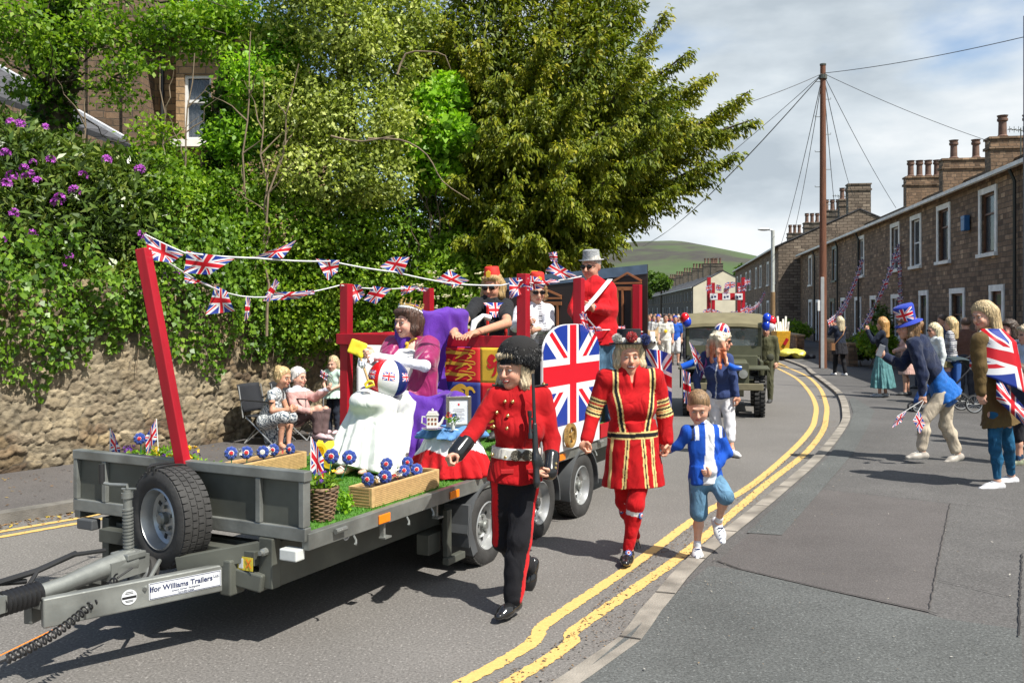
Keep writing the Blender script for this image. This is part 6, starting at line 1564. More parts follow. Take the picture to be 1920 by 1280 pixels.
  if smile>.5:
   x=MB();x.sphere(hp_(0,.085,-.064),.028*hs,14,sq=(1,.45,.44),rot=HM);x.build('mouth',m_mouth,body,world=True,smooth=True)
   x=MB();x.sphere(hp_(0,.0880,-.0610),.025*hs,12,sq=(1,.45,.28),rot=HM);x.build('teeth',m_teeth,body,world=True,smooth=True)
   x=MB();x.tube([hp_(-.024,.088,-.056),hp_(-.01,.0975,-.0545),hp_(.01,.0975,-.0545),hp_(.024,.088,-.056)],.0030*hs,5);x.tube([hp_(-.024,.088,-.058),hp_(-.01,.095,-.0735),hp_(.01,.095,-.0735),hp_(.024,.088,-.058)],.0034*hs,5);x.build('lips',m_lip,body,world=True,smooth=True)
 if glasses:
  x=MB()
  for q in(-1,1):x.sphere(hp_(q*.034,.092,.004),.026*hs,12,sq=(1.1,.32,.78),rot=HM);x.tube([hp_(q*.062,.085,.008),hp_(q*.080,.0,.008)],.003*hs,5)
  x.tube([hp_(-.012,.1,.010),hp_(.012,.1,.010)],.003*hs,5);x.build('sunglasses',m_lens,root,world=True,smooth=True)
 if hair:
  st,hc=hair[0],hair[1];ex=hair[2]if len(hair)>2 else 1.0
  H_=Field();H_.ell(hp_(0,-.022,.048),(.088*hs*ex,.102*hs*ex,.094*hs*ex),rot=rot,k=.02)
  H_.cone(hp_(-.045,-.035,-.015),hp_(.045,-.035,-.015),.052*hs,.052*hs,k=.04)
  cut=.030 if st in('short','crop')else.02
  if st=='crop':H_=Field();H_.ell(hp_(0,-.018,.046),(.082*hs,.100*hs,.088*hs),rot=rot,k=.02)
  if st in('bob','long','pony','wave'):
   ln={'bob':.17,'long':.36,'pony':.1,'wave':.26}[st]*(hair[3]if len(hair)>3 else 1)
   for q in(-1,1):
    fo=.0 if st=='bob' else-.035;H_.cone(hp_(q*.070,fo,.03),hp_(q*.078,fo+.006,-ln*.55),.024*hs,.028*hs,k=.03);H_.cone(hp_(q*.078,fo+.006,-ln*.5),hp_(q*.070,fo-.005,-ln),.028*hs,.010*hs,k=.03)
    if st in('long','wave','bob'):H_.cone(hp_(q*.045,-.07,0),hp_(q*.055,-.08,-ln),.05*hs,.024*hs,k=.05)
   H_.cone(hp_(0,-.08,.0),hp_(0,-.09,-ln*.95),.06*hs,.03*hs,k=.05)
   if st=='bob':H_.cone(hp_(-.05,.060,.085),hp_(.05,.062,.082),.022*hs,.020*hs,k=.03)
   if st=='long':
    for q in(-1,0,1):H_.cone(hp_(q*.05,-.075,.02),hp_(q*.075,-.10-.03*(q==0),-ln*1.15),.055*hs,.03*hs,k=.03)
  if st=='bun':H_.ell(hp_(0,-.085,.10),(.048*hs,)*3,k=.02)
  if st=='pony':H_.cone(hp_(0,-.10,.04),hp_(0,-.15,-.04),.03*hs,.034*hs,k=.03);H_.cone(hp_(0,-.15,-.04),hp_(0,-.14,-.22),.034*hs,.015*hs,k=.03)
  H_.ell(hp_(0,.085,-.035),(.068*hs,.085*hs,(.094 if st!='crop' else.085)*hs),rot=rot,k=.02,sub=True)
  if st in('crop','short'):
   H_.plane(hp_(0,.05,.035),HM@Vector((0,.75,-1)))
   H_.plane(hp_(0,-.1,-.075),HM@Vector((0,0,-1)))
  hv=max(vox,.006)
  me=H_.mesh('hair',hv,base=hc)
  V=np.zeros(len(me.vertices)*3,dtype=np.float32);me.vertices.foreach_get('co',V);V=V.reshape(-1,3)
  if vox<.02 and st!='crop':
   L_=(V-np.array(Hd))@np.array(HM);ang=np.arctan2(L_[:,1],L_[:,0]);k=(.0035*np.sin(ang*41+L_[:,2]*22)+.003*np.sin(ang*23-L_[:,2]*31)+.003*np.sin(ang*67+3))*hs
   dirv=V-np.array(hp_(0,-.02,.0));dirv[:,2]*=.3;dirv/=np.linalg.norm(dirv,axis=1,keepdims=True)+1e-9
   me.vertices.foreach_set('co',(V+dirv*k[:,None]).astype(np.float32).ravel())
  a=me.color_attributes.new('Col','FLOAT_COLOR','POINT')if 'Col' not in me.color_attributes else me.color_attributes['Col']
  L_=(V-np.array(Hd))@np.array(HM);ang=np.arctan2(L_[:,1],L_[:,0]);tone=.92+.24*np.sin(ang*31+5*L_[:,2])+.16*np.sin(ang*57+9*L_[:,2])-.12*np.sin(ang*13)
  c4=np.ones((len(V),4));c4[:,:3]=np.array(hc)*tone[:,None]
  if len(hair)>4:c4[:,:3]=hair[4](V,L_/hs,c4[:,:3])
  a.data.foreach_set('color',c4.astype(np.float32).ravel());me.update()
  link('hair',me,m_hair,root,world=True)
 ctx=dict(J=J,hpc=hpc,shc=shc,spine=spine,dep=dep,lat=lat,f=f,m=m,sc=sc,hp=hp_,HM=HM,root=root,body=body,vox=vox,torso=torso,arm=arm,leg=leg,rot=rot,hs=hs)
 for g in(top or[])+(low or[]):
  G_=Field();o=g.get('off',.012);c=g['col'];k=g['kind']
  if k=='top':
   torso(G_,o,k=.04,belly=g.get('belly',0))
   for s_ in 'lr':arm(G_,s_,o*1.05,g.get('sleeve',1.0),o2=g.get('cuff',o))
   drop=g.get('hem',.06);w0=g.get('hw',.155)
   G_.skirt(hpc+spine*.12*sc,hpc-spine*drop*sc,(.128*sc*W+o,.095*sc*W+o),(w0*sc*W+o,w0*.74*sc*W+o),lat,k=.03,rip=g.get('rip',.012),nr=7,ph=1)
   if g.get('hood'):G_.cone(shc+spine*.03-dep*.06,shc+spine*.02-dep*.10-lat*.0,.06,.05,k=.04)
   if g.get('collar'):G_.cone(shc+spine*.02*sc,shc+spine*.065*sc+dep*.008,.062*m+o,.056*m+o*.6,k=.015)
   if g.get('vneck'):
    G_.cone(shc+spine*.06*sc+dep*.10*sc,shc-spine*g['vneck']*sc+dep*.125*sc,.055*sc,.008*sc,k=.01);pr=G_.p.pop();G_.sub.append(pr)
   G_.ell(shc+spine*(.075 if g.get('collar')else.052)*sc+dep*.012*sc,(.060*m,.056*m,.035*m),k=.008,sub=True)
  elif k=='trousers':
   for s_ in 'lr':leg(G_,s_,o,g.get('len',1.0),o2=g.get('cuff',o*1.3),okn=g.get('knee',o))
   G_.cone(hpc+spine*.02*sc,hpc+spine*.10*sc,.150*sc*W+o*.5,.130*sc*W+o*.3,k=.03,w=dep,f=.72)
   G_.ell(hpc-dep*.045*sc-spine*.01,(.13*sc*W,.085*sc*W,.10*sc),rot=[tuple(lat),tuple(dep),tuple(spine)],k=.03)
   G_.plane(hpc+spine*.12*sc,spine)
   if g.get('len',1.0)>=.99:
    for s_ in 'lr':pass
  elif k=='skirt':
   a_=hpc+spine*g.get('rise',.12)*sc;b_=Vector(g['to'])if 'to' in g else hpc-UP_*g['drop']*sc
   G_.skirt(a_,b_,(.130*sc*W+o,.095*sc*W+o),g['hem_r'],lat,k=.02,rip=g.get('rip',.1),nr=g.get('nr',9),ph=g.get('ph',0),bulge=g.get('bulge',.2))
   for cc in g.get('extra',[]):G_.cone(*cc)
  elif k=='bodice':
   torso(G_,o)
   if g.get('sleeve'):
    for s_ in 'lr':arm(G_,s_,o,g['sleeve'],o2=g.get('cuff',o))
   G_.plane(shc+spine*g.get('neckline',-.02)*sc,spine)if g.get('neckline')is not None else None
   for cc in g.get('extra',[]):G_.cone(*cc)
  elif k=='field':G_=g['fn'](ctx)
  me=G_.mesh(g.get('name',k),g.get('vox',vox),wr=g.get('wr',.0035),wf=g.get('wf',24),base=c,seed=hash(label)%1000 if False else len(label),colfn=(lambda V,C_,g=g,c=c:g['colfn'](V,np.tile(np.array(c),(len(V),1)).astype(float),ctx))if 'colfn' in g else(lambda V,C_,c=c:np.tile(np.array(c),(len(V),1)).astype(float)))
  link(g.get('name',{'top':'jacket','bodice':'top'}.get(k,k)),me,g.get('mat',m_cloth),root,world=True)
 if shoes is not None and not bare_feet:
  for s_ in 'lr':
   S_=Field();t=Vector(J.get('t'+s_,f));dn=foot(S_,J['a'+s_],t,sc*shoes.get('size',1.0),r=.040,off=.002)
   S_.cone(J['a'+s_]+dn*.0,J['a'+s_]+dn*.04,.040*m,.042*m,k=.02)
   sb=J['a'+s_]+dn*.088*sc;
   S_.plane(J['a'+s_]+dn*.090*sc,dn);S_.plane(J['a'+s_]-dn*shoes.get('up',.005),-dn)
   sole=shoes.get('sole',shoes['col'])
   def sc_(V,C_,sb=sb,dn=dn,sole=sole):
    c=np.tile(np.array(shoes['col']),(len(V),1)).astype(float);h=(V-np.array(sb))@np.array(dn);c[h>-.016]=sole;return c
   link('shoe',S_.mesh('shoe',min(vox,.009),colfn=sc_),shoes.get('mat',m_shoe),root,world=True)
   if shoes.get('socks')is not None:
    q=Field();q.cone(J['a'+s_]-dn*.0,J['a'+s_].lerp(J['k'+s_],shoes.get('sock_h',.14)),.043*m,.043*m);link('sock',q.mesh('sock',min(vox,.009),base=shoes['socks'],colfn=lambda V,C_:np.tile(np.array(shoes['socks']),(len(V),1)).astype(float)),m_cloth,root,world=True)
 return root,ctx
def jp(d0,**kw):return{k:P(v[0],v[1],d0+(v[2]if len(v)>2 else 0))for k,v in kw.items()}
def stand(x,y,z,yaw,h=1.66,sc=None,arms='down',step=0.0,lean=0.0):
 """standing joints; yaw = heading angle of the face in the ground plane"""
 s=h/1.70;f=Vector((math.cos(yaw),math.sin(yaw),0));r_=f.cross(UP_);o=Vector((x,y,z))
 def q(a,b,c):return o+r_*a*s+f*(b+lean*c)*s+UP_*c*s
 J=dict(sl=q(-.175,0,1.38),sr=q(.175,0,1.38),hl=q(-.085,0,.90),hr=q(.085,0,.90),kl=q(-.09,.03+step*.6,.49),kr=q(.09,.03-step*.3,.49),al=q(-.09,step,.085),ar=q(.09,-step,.085),head=q(0,.02,1.57))
 if arms=='down':J.update(el=q(-.22,-.02-step*.4,1.10),er=q(.22,-.02+step*.4,1.10),wl=q(-.22,.06-step,.87),wr=q(.22,.06+step,.87))
 if arms=='phone':J.update(el=q(-.24,.16,1.20),er=q(.24,.16,1.20),wl=q(-.08,.30,1.42),wr=q(.08,.30,1.42))
 if arms=='front':J.update(el=q(-.22,.04,1.10),er=q(.22,.04,1.10),wl=q(-.08,.22,1.02),wr=q(.08,.22,1.02))
 if arms=='wave':J.update(el=q(-.24,-.02,1.10),er=q(.28,.10,1.30),wl=q(-.24,.06,.87),wr=q(.24,.2,1.52))
 return J,s,f
def colr(*c):return np.array(c)
RED=(.37,.005,.008);BLK=(.010,.010,.012);WHT=(.72,.72,.72);GLD=(.60,.38,.10)
J=jp(6.0,head=(961,690),sl=(1018,743,.05),sr=(930,744,-.02),el=(1036,822,.03),er=(893,802,-.10),wl=(1030,882,-.10),wr=(857,848,-.24),hl=(985,893,.02),hr=(947,893,0),kl=(974,1015,-.10),kr=(944,1012,.08),al=(962,1122,-.14),ar=(989,1062,.42))
J['tl']=Vector((-.55,-.85,-.03));J['tr']=Vector((-.25,-.2,-1.0))
gdf=Vector((-.35,-.93,0));glk=Vector((-.52,-.82,-.12))
def stripe(V,c,x):
 for s_ in('l','r'):
  for a,b in(('h','k'),('k','a')):
   A0=np.array(x['J'][a+s_]);B0=np.array(x['J'][b+s_]);d=B0-A0;L_=d@d;t=(V-A0)@d/L_;q=V-(A0+np.clip(t,0,1)[:,None]*d)
   out=np.array(x['lat'])*(-1 if s_=='l' else 1)+np.array(x['dep'])*.55;out=out/np.linalg.norm(out);dl=q@out;tan=q-dl[:,None]*out;w=np.linalg.norm(tan,axis=1)
   k=(t>-.1)&(t<1.05)&(dl>.03)&(w<.030);c[k]=(.6,.01,.015)
 return c
def g_cuff(x,s_):
 F=Field();a=x['J']['e'+s_].lerp(x['J']['w'+s_],.56);F.cone(a,x['J']['w'+s_]+(x['J']['w'+s_]-a)*.08,.056,.054,k=.004)
 return F
def coat_tail(x):
 F=Field();x['torso'](F,.018);hp=x['hpc'];sp=x['spine']
 for s_ in 'lr':x['arm'](F,s_,.018,1.0,o2=.022)
 F.skirt(hp+sp*.16,hp-sp*.03,(.150,.118),(.185,.140),x['lat'],k=.02,rip=.02,nr=6,ph=2);F.cone(x['shc']+sp*.02,x['shc']+sp*.065,.082,.066,k=.015)
 F.ell(x['shc']+sp*.085,(.060,.056,.035),k=.008,sub=True);F.plane(hp-sp*.03,-UP_);return F
gr,gx=person('woman in red guard tunic and tall black bearskin marching with a rifle',J,gdf,glk,vox=.0068,hair=('bob',(.56,.45,.30),1.0,1.05),smile=1,skin=(.62,.34,.24),top=[dict(kind='field',fn=coat_tail,col=RED,name='tunic',wr=.0035,wf=20,vox=.0075),*[dict(kind='field',fn=lambda x,s_=s_:g_cuff(x,s_),col=(.008,.008,.009),mat=m_leather,name='cuff',wr=.001)for s_ in 'lr']],low=[dict(kind='trousers',col=(.010,.010,.013),off=.016,cuff=.032,knee=.026,colfn=stripe,wr=.004,vox=.0075)],shoes=dict(col=(.01,.01,.01),mat=m_leather,up=.02),sc=.97,hands=dict(l=dict(d=Vector((-.72,-.62,-.25)),n=Vector((-.2,.1,1)),side=Vector((-.3,-1,.2)),curl=.85),r=dict(d=Vector((-.6,-.6,-.45)),n=Vector((.5,-.2,-.8)),side=Vector((-.2,-.6,.8)),curl=1.1)))
hpc,sp,dep,lat,shc=gx['hpc'],gx['spine'],gx['dep'],gx['lat'],gx['shc']
b=Field();wc=hpc+sp*.155
b.skirt(wc+sp*.036,wc-sp*.036,(.160,.130),(.163,.132),lat,k=.01)
link('belt',b.mesh('belt',.007,colfn=lambda V,c:np.tile(np.array((.70,.68,.62)),(len(V),1))),m_silk,gr,world=True)
def front_of(c0,x_,z_,off):return c0+lat*x_+sp*z_+dep*off
fr=frame(dep,sp)
x=MB();
for q in(-1,1):x.lathe([(.012,0),(.020,.004),(.030,.004),(.036,.0),(.030,-.003)],front_of(wc,.036*q,0,.138),n=16,rot=Matrix((lat,sp,dep)).transposed()if True else None)
x.sphere(front_of(wc,0,0,.14),.016,10);x.build('belt_buckle',mat('buckle_metal',(.12,.11,.09),rough=.3,metal=.8,bump=1,bscale=200),gr,world=True,smooth=True)
m_brass=mat('brass_button',(.75,.55,.22),rough=.22,metal=.9,var=.05)
for u,v in[(948,754),(961,754),(935,775),(953,780),(930,801),(952,803),(926,854),(949,858)]:
 z=CAMZ-(v-582)/FPX*5.87;t=max(0,min(1,(z-hpc.z)/(shc.z-hpc.z)));off=np.interp(t,[0,.3,.6,.85,1],[.125,.112,.145,.115,.08])
 cc=hpc+sp*(z-hpc.z)/sp.z;xx=((u-960)/FPX*5.87-cc.x-dep.x*off)/lat.x;rr=np.interp(t,[0,.3,.6,1],[.165,.145,.165,.15]);off*=math.sqrt(max(.2,1-(xx/rr)**2))
 x=MB();x.sphere(cc+lat*xx+dep*(off+.012),.0125,10,sq=(1,1,1));x.build('button',m_brass,gr,world=True,smooth=True)
for s_ in 'lr':
 q=J['s'+s_];x=MB();x.box(q+sp*.072*.97-(q-shc).normalized()*.02,(.10,.055,.010),Matrix.Rotation(.15 if s_=='r' else-.15,3,'Y'));ep=x.build('epaulette',m_black,gr,world=True,bevel=.004);x=MB();x.sphere(q+sp*.08-(q-shc).normalized()*.0,.012,8);x.build('epaulette_button',m_brass,ep,world=True,smooth=True)
 for k in(0,1):x=MB();a=J['e'+s_].lerp(J['w'+s_],.80+.13*k);x.sphere(a+Vector((.035 if s_=='l' else.01,-.04,.01)),.0105,8);x.build('cuff_button',m_brass,gr,world=True,smooth=True)
x=MB();x.tube([front_of(hpc,-.035,.05,.122),front_of(hpc,-.030,.14,.118)],.004,5)
x.tube([front_of(wc,-.02,.05,.122),front_of(wc,-.02,.2,.150),front_of(wc,-.01,.28,.12)],.0035,5);x.build('tunic_seam',mat('tunic_seam',(.30,.004,.007),rough=.9),gr,world=True)
for q in(-1,1):
 x=MB();x.box(front_of(hpc,.085*q,.055,.125),(.085,.012,.030),Matrix((lat,dep,sp)).transposed());x.build('pocket_flap',mat('tunic_flap',RED,rough=.85,var=.2,bump=.3,bscale=300),gr,world=True,bevel=.005)
bc_=P(974,662,6.03);F=Field();F.ell(bc_+Vector((0,0,.015)),(.130,.140,.100),k=.03);F.ell(bc_+Vector((-.005,0,-.03)),(.125,.135,.09),k=.05);F.ell(P(961,706,5.93),(.085,.12,.095),k=.02,sub=True)
bo=link('bearskin',F.mesh('bearskin',.01),mat('bear_fur',(.012,.011,.011),rough=.95),gr,world=True)
me=bo.data;V=np.zeros(len(me.vertices)*3,dtype=np.float32);me.vertices.foreach_get('co',V);V=V.reshape(-1,3).astype(float)
r=np.random.default_rng(2);ii=r.integers(0,len(V),52000);C=V[ii];out=C-np.array(bc_);out/=np.linalg.norm(out,axis=1,keepdims=True);keep=~((np.abs(C[:,0]-bc_.x+.02)<.085)&(C[:,2]<bc_.z-.055)&(C[:,1]<bc_.y));C=C[keep];out=out[keep];n=len(C)
D=out*.30+r.normal(0,.16,(n,3))+.35*np.stack([snoise(C,30,1),snoise(C,30,2),snoise(C,30,3)],1);D[:,2]-=.75;Nn=r.normal(0,1,(n,3))+out
link('fur',leaf_mesh('fur',C-out*.004,D,Nn,r.uniform(.012,.027,n),.09,r.random(n)),leafmat('bear_fur_hair',[(.006,.006,.007),(.014,.014,.016),(.035,.034,.036)],0,.45,.5),bo,world=True)
rf_=empty('rifle',P(1003,820,5.78),label='black scoped rifle held upright by the marching guard',cat='rifle')
b0,b1=P(1006,903,5.80),P(999,700,5.86);up_=(b1-b0).normalized();sd=Vector((0,-1,0));L_=(b1-b0).length
m_gun=mat('gun_black',(.018,.020,.022),rough=.3,var=.15,coat=.2)
x=MB();x.tube([b0+up_*L_*.34,b1],[.012,.010],10);x.build('barrel',m_gun,rf_,world=True,smooth=True)
F=Field();F.cone(b0,b0+up_*L_*.20,.040,.028,w=(1,0,0),f=.6);F.cone(b0+up_*L_*.2,b0+up_*L_*.52,.026,.020,w=(1,0,0),f=.8);F.cone(b0+up_*L_*.22+Vector((.02,0,0)),b0+up_*L_*.20+Vector((.04,0,-.03)),.012,.012)
link('stock',F.mesh('stock',.005),m_gun,rf_,world=True)
x=MB();s0=b0+up_*L_*.40+Vector((-.028,-.01,0));x.tube([s0,s0+up_*.03,s0+up_*.04,s0+up_*.13,s0+up_*.14,s0+up_*.17],[.015,.015,.010,.010,.014,.014],12);sco=x.build('scope',m_gun,rf_,world=True,smooth=True,angle=30)
x=MB()
for k in(.05,.12):x.box(s0+up_*k+Vector((.012,.003,0)),(.03,.016,.014))
x.build('scope_mounts',m_gun,sco,world=True)
J=jp(7.2,head=(1180,668),sl=(1229,707,.0),sr=(1135,707,0),el=(1246,778,.02),er=(1113,776,.03),wl=(1251,826,-.03),wr=(1100,823,-.06),hl=(1208,848),hr=(1166,848),kl=(1192,945,-.12),kr=(1170,940,.10),al=(1178,1030,-.1),ar=(1190,1003,.38))
J['tl']=Vector((-.25,-1,.05));J['tr']=Vector((.1,-.5,-.8))
def bee(V,c,x):
 J=x['J'];q=V-np.array(x['hpc']);lx=q@np.array(x['lat']);lz=q@np.array(x['spine']);ly=q@np.array(x['dep']);n=len(V)
 T_=np.linalg.norm(np.array(J['sl']-J['sr']))/2
 armm=np.zeros(n,bool)
 for s_ in 'lr':
  A0,B0,C0=(np.array(J[k+s_])for k in 'sew')
  for a,b in((A0,B0),(B0,C0)):
   d=b-a;t=np.clip((V-a)@d/(d@d),0,1);dist=np.linalg.norm(V-(a+t[:,None]*d),axis=1);armm|=(dist<.072)&(t>.12)&(np.abs(lx)>.13)
  d=B0-A0;t=(V-A0)@d/(d@d)
  for t0 in(.62,.80,.95):
   k=armm&(np.abs(t-t0)<.055)&(np.sign(lx)==(-1 if s_=='l' else 1));c[k]=BLK;k2=armm&(np.abs(np.abs(t-t0)-.045)<.022)&(np.sign(lx)==(-1 if s_=='l' else 1));c[k2]=(.72,.55,.22)
 fr_=(ly>-.02)&~armm
 def band(center,w,k):
  d=np.abs(lx-center);c[k&(d<w)]=BLK;c[k&(np.abs(d-w)<.0055)]=(.72,.55,.22)
 wz=.145
 up=lz>wz;s=np.clip((lz-wz)/.33,0,1)
 for q_ in(-1,1):band(q_*(.085+.055*s),.017,fr_&up)
 dn=lz<wz;s=np.clip((wz-lz)/.42,0,1)
 for q_ in(-1,1):band(q_*(.055+.035*s),.010,fr_&dn)
 band(-(.125+.030*s),.008,fr_&dn);band(.165+.03*s,.004,fr_&dn)
 k=~armm&(np.abs(lz-wz)<.024);c[k]=BLK;c[~armm&(np.abs(np.abs(lz-wz)-.021)<.0055)]=(.72,.55,.22)
 return c
def bee_coat(x):
 F=Field();x['torso'](F,.022);hp=x['hpc'];sp=x['spine']
 for s_ in 'lr':x['arm'](F,s_,.020,1.0,o2=.026)
 F.skirt(hp+sp*.24,hp-sp*.25,(.172,.135),(.240,.17),x['lat'],k=.03,rip=.035,nr=7,ph=.6);
 F.cone(x['shc']+sp*.02,x['shc']+sp*.075,.080,.075,k=.015)
 F.cone(x['shc']+sp*.09+x['dep']*.085,x['shc']-sp*.07+x['dep']*.11,.042,.006,k=.01);F.sub.append(F.p.pop())
 F.ell(x['shc']+sp*.092,(.062,.056,.04),k=.008,sub=True);return F
br_,bx=person('laughing woman in a red and gold beefeater coat holding the boy by the hand',J,(-.04,-1,0),(.03,-1,-.04),sc=1.03,vox=.007,hair=('bob',(.60,.49,.31),1.0,.60),smile=1,skin=(.64,.33,.22),wide=1.08,bust=.8,top=[dict(kind='field',fn=bee_coat,col=(.42,.005,.008),name='coat',colfn=bee,wr=.003,vox=.0062,mat=m_cloth)],low=[dict(kind='trousers',col=(.48,.006,.010),off=.008,cuff=.010,knee=.012,name='red_stockings',colfn=lambda V,c,x:np.where((np.abs((V-np.array(x['J']['kl']))@np.array(x['J']['al']-x['J']['kl'])/(x['J']['al']-x['J']['kl']).length_squared-.18)<.05)[:,None]&(V[:,1]<x['J']['kl'].y+.15)[:,None],np.array(WHT),c))],shoes=dict(col=(.012,.012,.012),mat=m_leather),hands=dict(r=dict(curl=1.0),l=dict(d=Vector((.05,-.1,-1)),curl=.8)))
hp_=bx['hp'];hc=hp_(0,-.02,.105);HM=bx['HM']@Matrix.Rotation(R(4),3,'X')
x=MB();x.lathe([(.0,.09),(.085,.092),(.092,.085),(.090,.0),(.094,-.010),(.150,-.016),(.155,-.022),(.148,-.026),(.09,-.022),(.08,-.02)],hc,n=32,rot=HM);ht=x.build('black_hat',mat('felt_black',(.012,.013,.017),rough=.9),br_,world=True,smooth=True)
for q,c_,m_ in(((-.105,.10,.018),.034,m_rw),((.0,.135,.028),.037,m_rr),((.105,.10,.010),.038,m_rb)):
 rr=np.random.default_rng(int(c_*1e4));n=900;dd=rr.normal(0,1,(n,3));dd/=np.linalg.norm(dd,axis=1,keepdims=True)
 ctr=hc+HM@Vector((-q[0],q[1],q[2]));x=MB();x.sphere(ctr,c_*.8,10);x.build('pompom_core',m_,ht,world=True,smooth=True)
 link('pompom',leaf_mesh('pompom',np.array(ctr)+dd*c_*.55,dd+rr.normal(0,.3,(n,3)),rr.normal(0,1,(n,3)),rr.uniform(.5,.75,n)*c_,.35,rr.random(n)),m_,ht,world=True)
for q in(-.06,.055):
 x=MB();x.lathe([(0,.008),(.018,.006),(.02,0)],hc+HM@Vector((q,.115,.005)),n=14,rot=HM@Matrix.Rotation(R(-90),3,'X'));x.build('hat_badge',m_rw,ht,world=True)
for s_,o in(('l',1),('r',-1)):
 q=J['k'+s_].lerp(J['a'+s_],.22)+Vector((.045*o,-.04,0));rosette(q,(.8*o,-.6,0),.028,'red white and blue rosette at the '+('outer' if o>0 else 'inner')+' knee of the beefeater costume')
rosette(J['al']+Vector((-.01,-.10,.0)),(0,-.8,.7),.026,'blue and white rosette on the front shoe of the beefeater costume')
J=jp(7.15,head=(1310,763),sl=(1347,808,.02),sr=(1287,808,-.02),el=(1364,848,.0),er=(1272,835,.0),wl=(1336,884,-.08),wr=(1256,842,.04),hl=(1338,896,.0),hr=(1309,896,.0),kl=(1360,932,-.12),kr=(1311,966,.0),al=(1347,977,.06),ar=(1307,1025,.02))
J['tl']=Vector((.12,-.75,-.6));J['tr']=Vector((-.15,-1,0))
def boy_jk(V,c,x):
 q=V-np.array(x['hpc']);lx=q@np.array(x['lat']);ly=q@np.array(x['dep']);lz=q@np.array(x['spine'])
 J=x['J'];k=(ly>.02)&(np.abs(lx-.0)<.036+.08*np.clip(.2-lz,0,.2));c[k]=(.74,.75,.78)
 a=np.abs(np.abs(lx)-.095);k=(a<.012)&(lz>.30)&(ly>-.03);c[k]=(.72,.74,.78);k=(np.abs(np.abs(lx)-.125)<.012)&(lz>.30);c[k]=(.02,.03,.08)
 return c
byr,byx=person('small boy in a bright blue jacket and denim shorts stepping onto the kerb',J,(-.12,-1,0),(-.25,-1,-.42),sc=.74,vox=.0068,hair=('crop',(.24,.145,.07),1.0),smile=.1,skin=(.64,.36,.25),child=True,wide=1.0,top=[dict(kind='top',col=(.010,.075,.42),off=.010,hem=.04,hw=.165,colfn=boy_jk,wr=.004,wf=34,collar=True,cuff=.014,mat=m_cloth,name='jacket')],low=[dict(kind='trousers',col=(.12,.24,.36),off=.012,len=.47,cuff=.024,knee=.016,mat=m_denim,name='denim_shorts')],shoes=dict(col=(.66,.68,.70),sole=(.75,.75,.76),socks=(.7,.72,.75),size=1.18,up=.012),hands=dict(l=dict(d=Vector((-.75,-.4,-.1)),curl=.9),r=dict(d=Vector((-.75,.1,.1)),curl=.7)))
def laces(J,root,m_,sc=1.0):
 for s_ in 'lr':
  t=J['t'+s_].normalized();x=MB();
  for k in range(4):c_=J['a'+s_]+t*(.06+.025*k)+(UP_-t*UP_.dot(t)).normalized()*(.0-.012*k);sd=t.cross(UP_).normalized();x.tube([c_-sd*.022,c_+sd*.022],.0045,5);x.tube([c_-sd*.022,c_+sd*.022+t*.024-UP_*.01],.003,5)
  x.build('laces',m_,root,world=True)
laces(J,byr,m_ink)
J=jp(12.5,head=(1355,640),sl=(1366,671,-.1),sr=(1322,667,.1),el=(1375,708,-.12),er=(1306,706,.1),wl=(1381,742,-.16),wr=(1309,742,.05),hl=(1363,740,-.03),hr=(1337,740,.03),kl=(1368,795,-.1),kr=(1342,795,.05),al=(1372,842,-.2),ar=(1340,842,.2))
J['tl']=J['tr']=Vector((.4,-1,0))
def hb_col(V,L_,c):
 k=np.clip(-(L_[:,2]-.03)/.12,0,1)[:,None]**.5;red=np.array((.66,.16,.06));st_=(.68+.32*np.sin(np.arctan2(L_[:,1],L_[:,0])*9))[:,None];return c*(1-k*st_)+red*k*st_
def hoodhair(x):
 F=Field()
 for u,v,u2,v2,dd,r0 in((1338,632,1334,678,-.02,.05),(1346,630,1350,690,-.12,.05),(1354,634,1362,684,-.16,.035),(1330,640,1328,668,.06,.04)):F.cone(P(u,v,12.42+dd),P(u2,v2,12.38+dd),r0,.022,k=.05)
 return F
bh,bhx=person('woman in navy hoodie with blonde and orange hair and a union flag bowler',J,(.30,-.9,0),(.92,-.35,-.08),vox=.0105,hair=('wave',(.70,.62,.48),1.22,1.3,hb_col),smile=.3,skin=(.60,.30,.20),glasses=True,wide=1.12,bust=1.0,top=[dict(kind='top',col=(.035,.055,.15),off=.016,hem=.03,hood=True,vneck=.05,colfn=lambda V,c,x:np.where((np.abs((V-np.array(x['hpc']))@np.array(x['lat']))<.008)[:,None]&(((V-np.array(x['hpc']))@np.array(x['dep']))>0)[:,None],np.array((.4,.42,.45)),c))],low=[dict(kind='field',name='long_hair',mat=m_hair,col=(.68,.5,.33),wr=.008,wf=40,fn=hoodhair,colfn=lambda V,c,x:hb_col(V,(V-np.array(x['J']['head']))@np.array(x['HM']),np.tile(np.array((.70,.60,.45)),(len(V),1)))),dict(kind='trousers',col=(.72,.71,.74),off=.022,len=.80,cuff=.022,knee=.022)],shoes=dict(col=(.6,.6,.6)))
HM=bhx['HM'];hc=bhx['hp'](0,-.02,.13)
def dome_flag(name,c,M_,rx,ry,h,brim,parent,uvs=1.0):
 grid_sheet(name,lambda s,t:c+M_@Vector(((2*s-1)*rx*1.0*math.cos(0)*math.sqrt(max(0,1-((2*t-1)*.999)**2/1.0))if True else 0,(2*t-1)*ry,h*math.sqrt(max(0,1-(2*t-1)**2-((2*s-1)*math.sqrt(max(0,1-(2*t-1)**2)))**2)))),24,24,M_FLAGP,parent,world=True)
dome_flag('flag_hat',hc,HM@Matrix.Rotation(R(-12),3,'X'),.092,.105,.10,.02,bh)
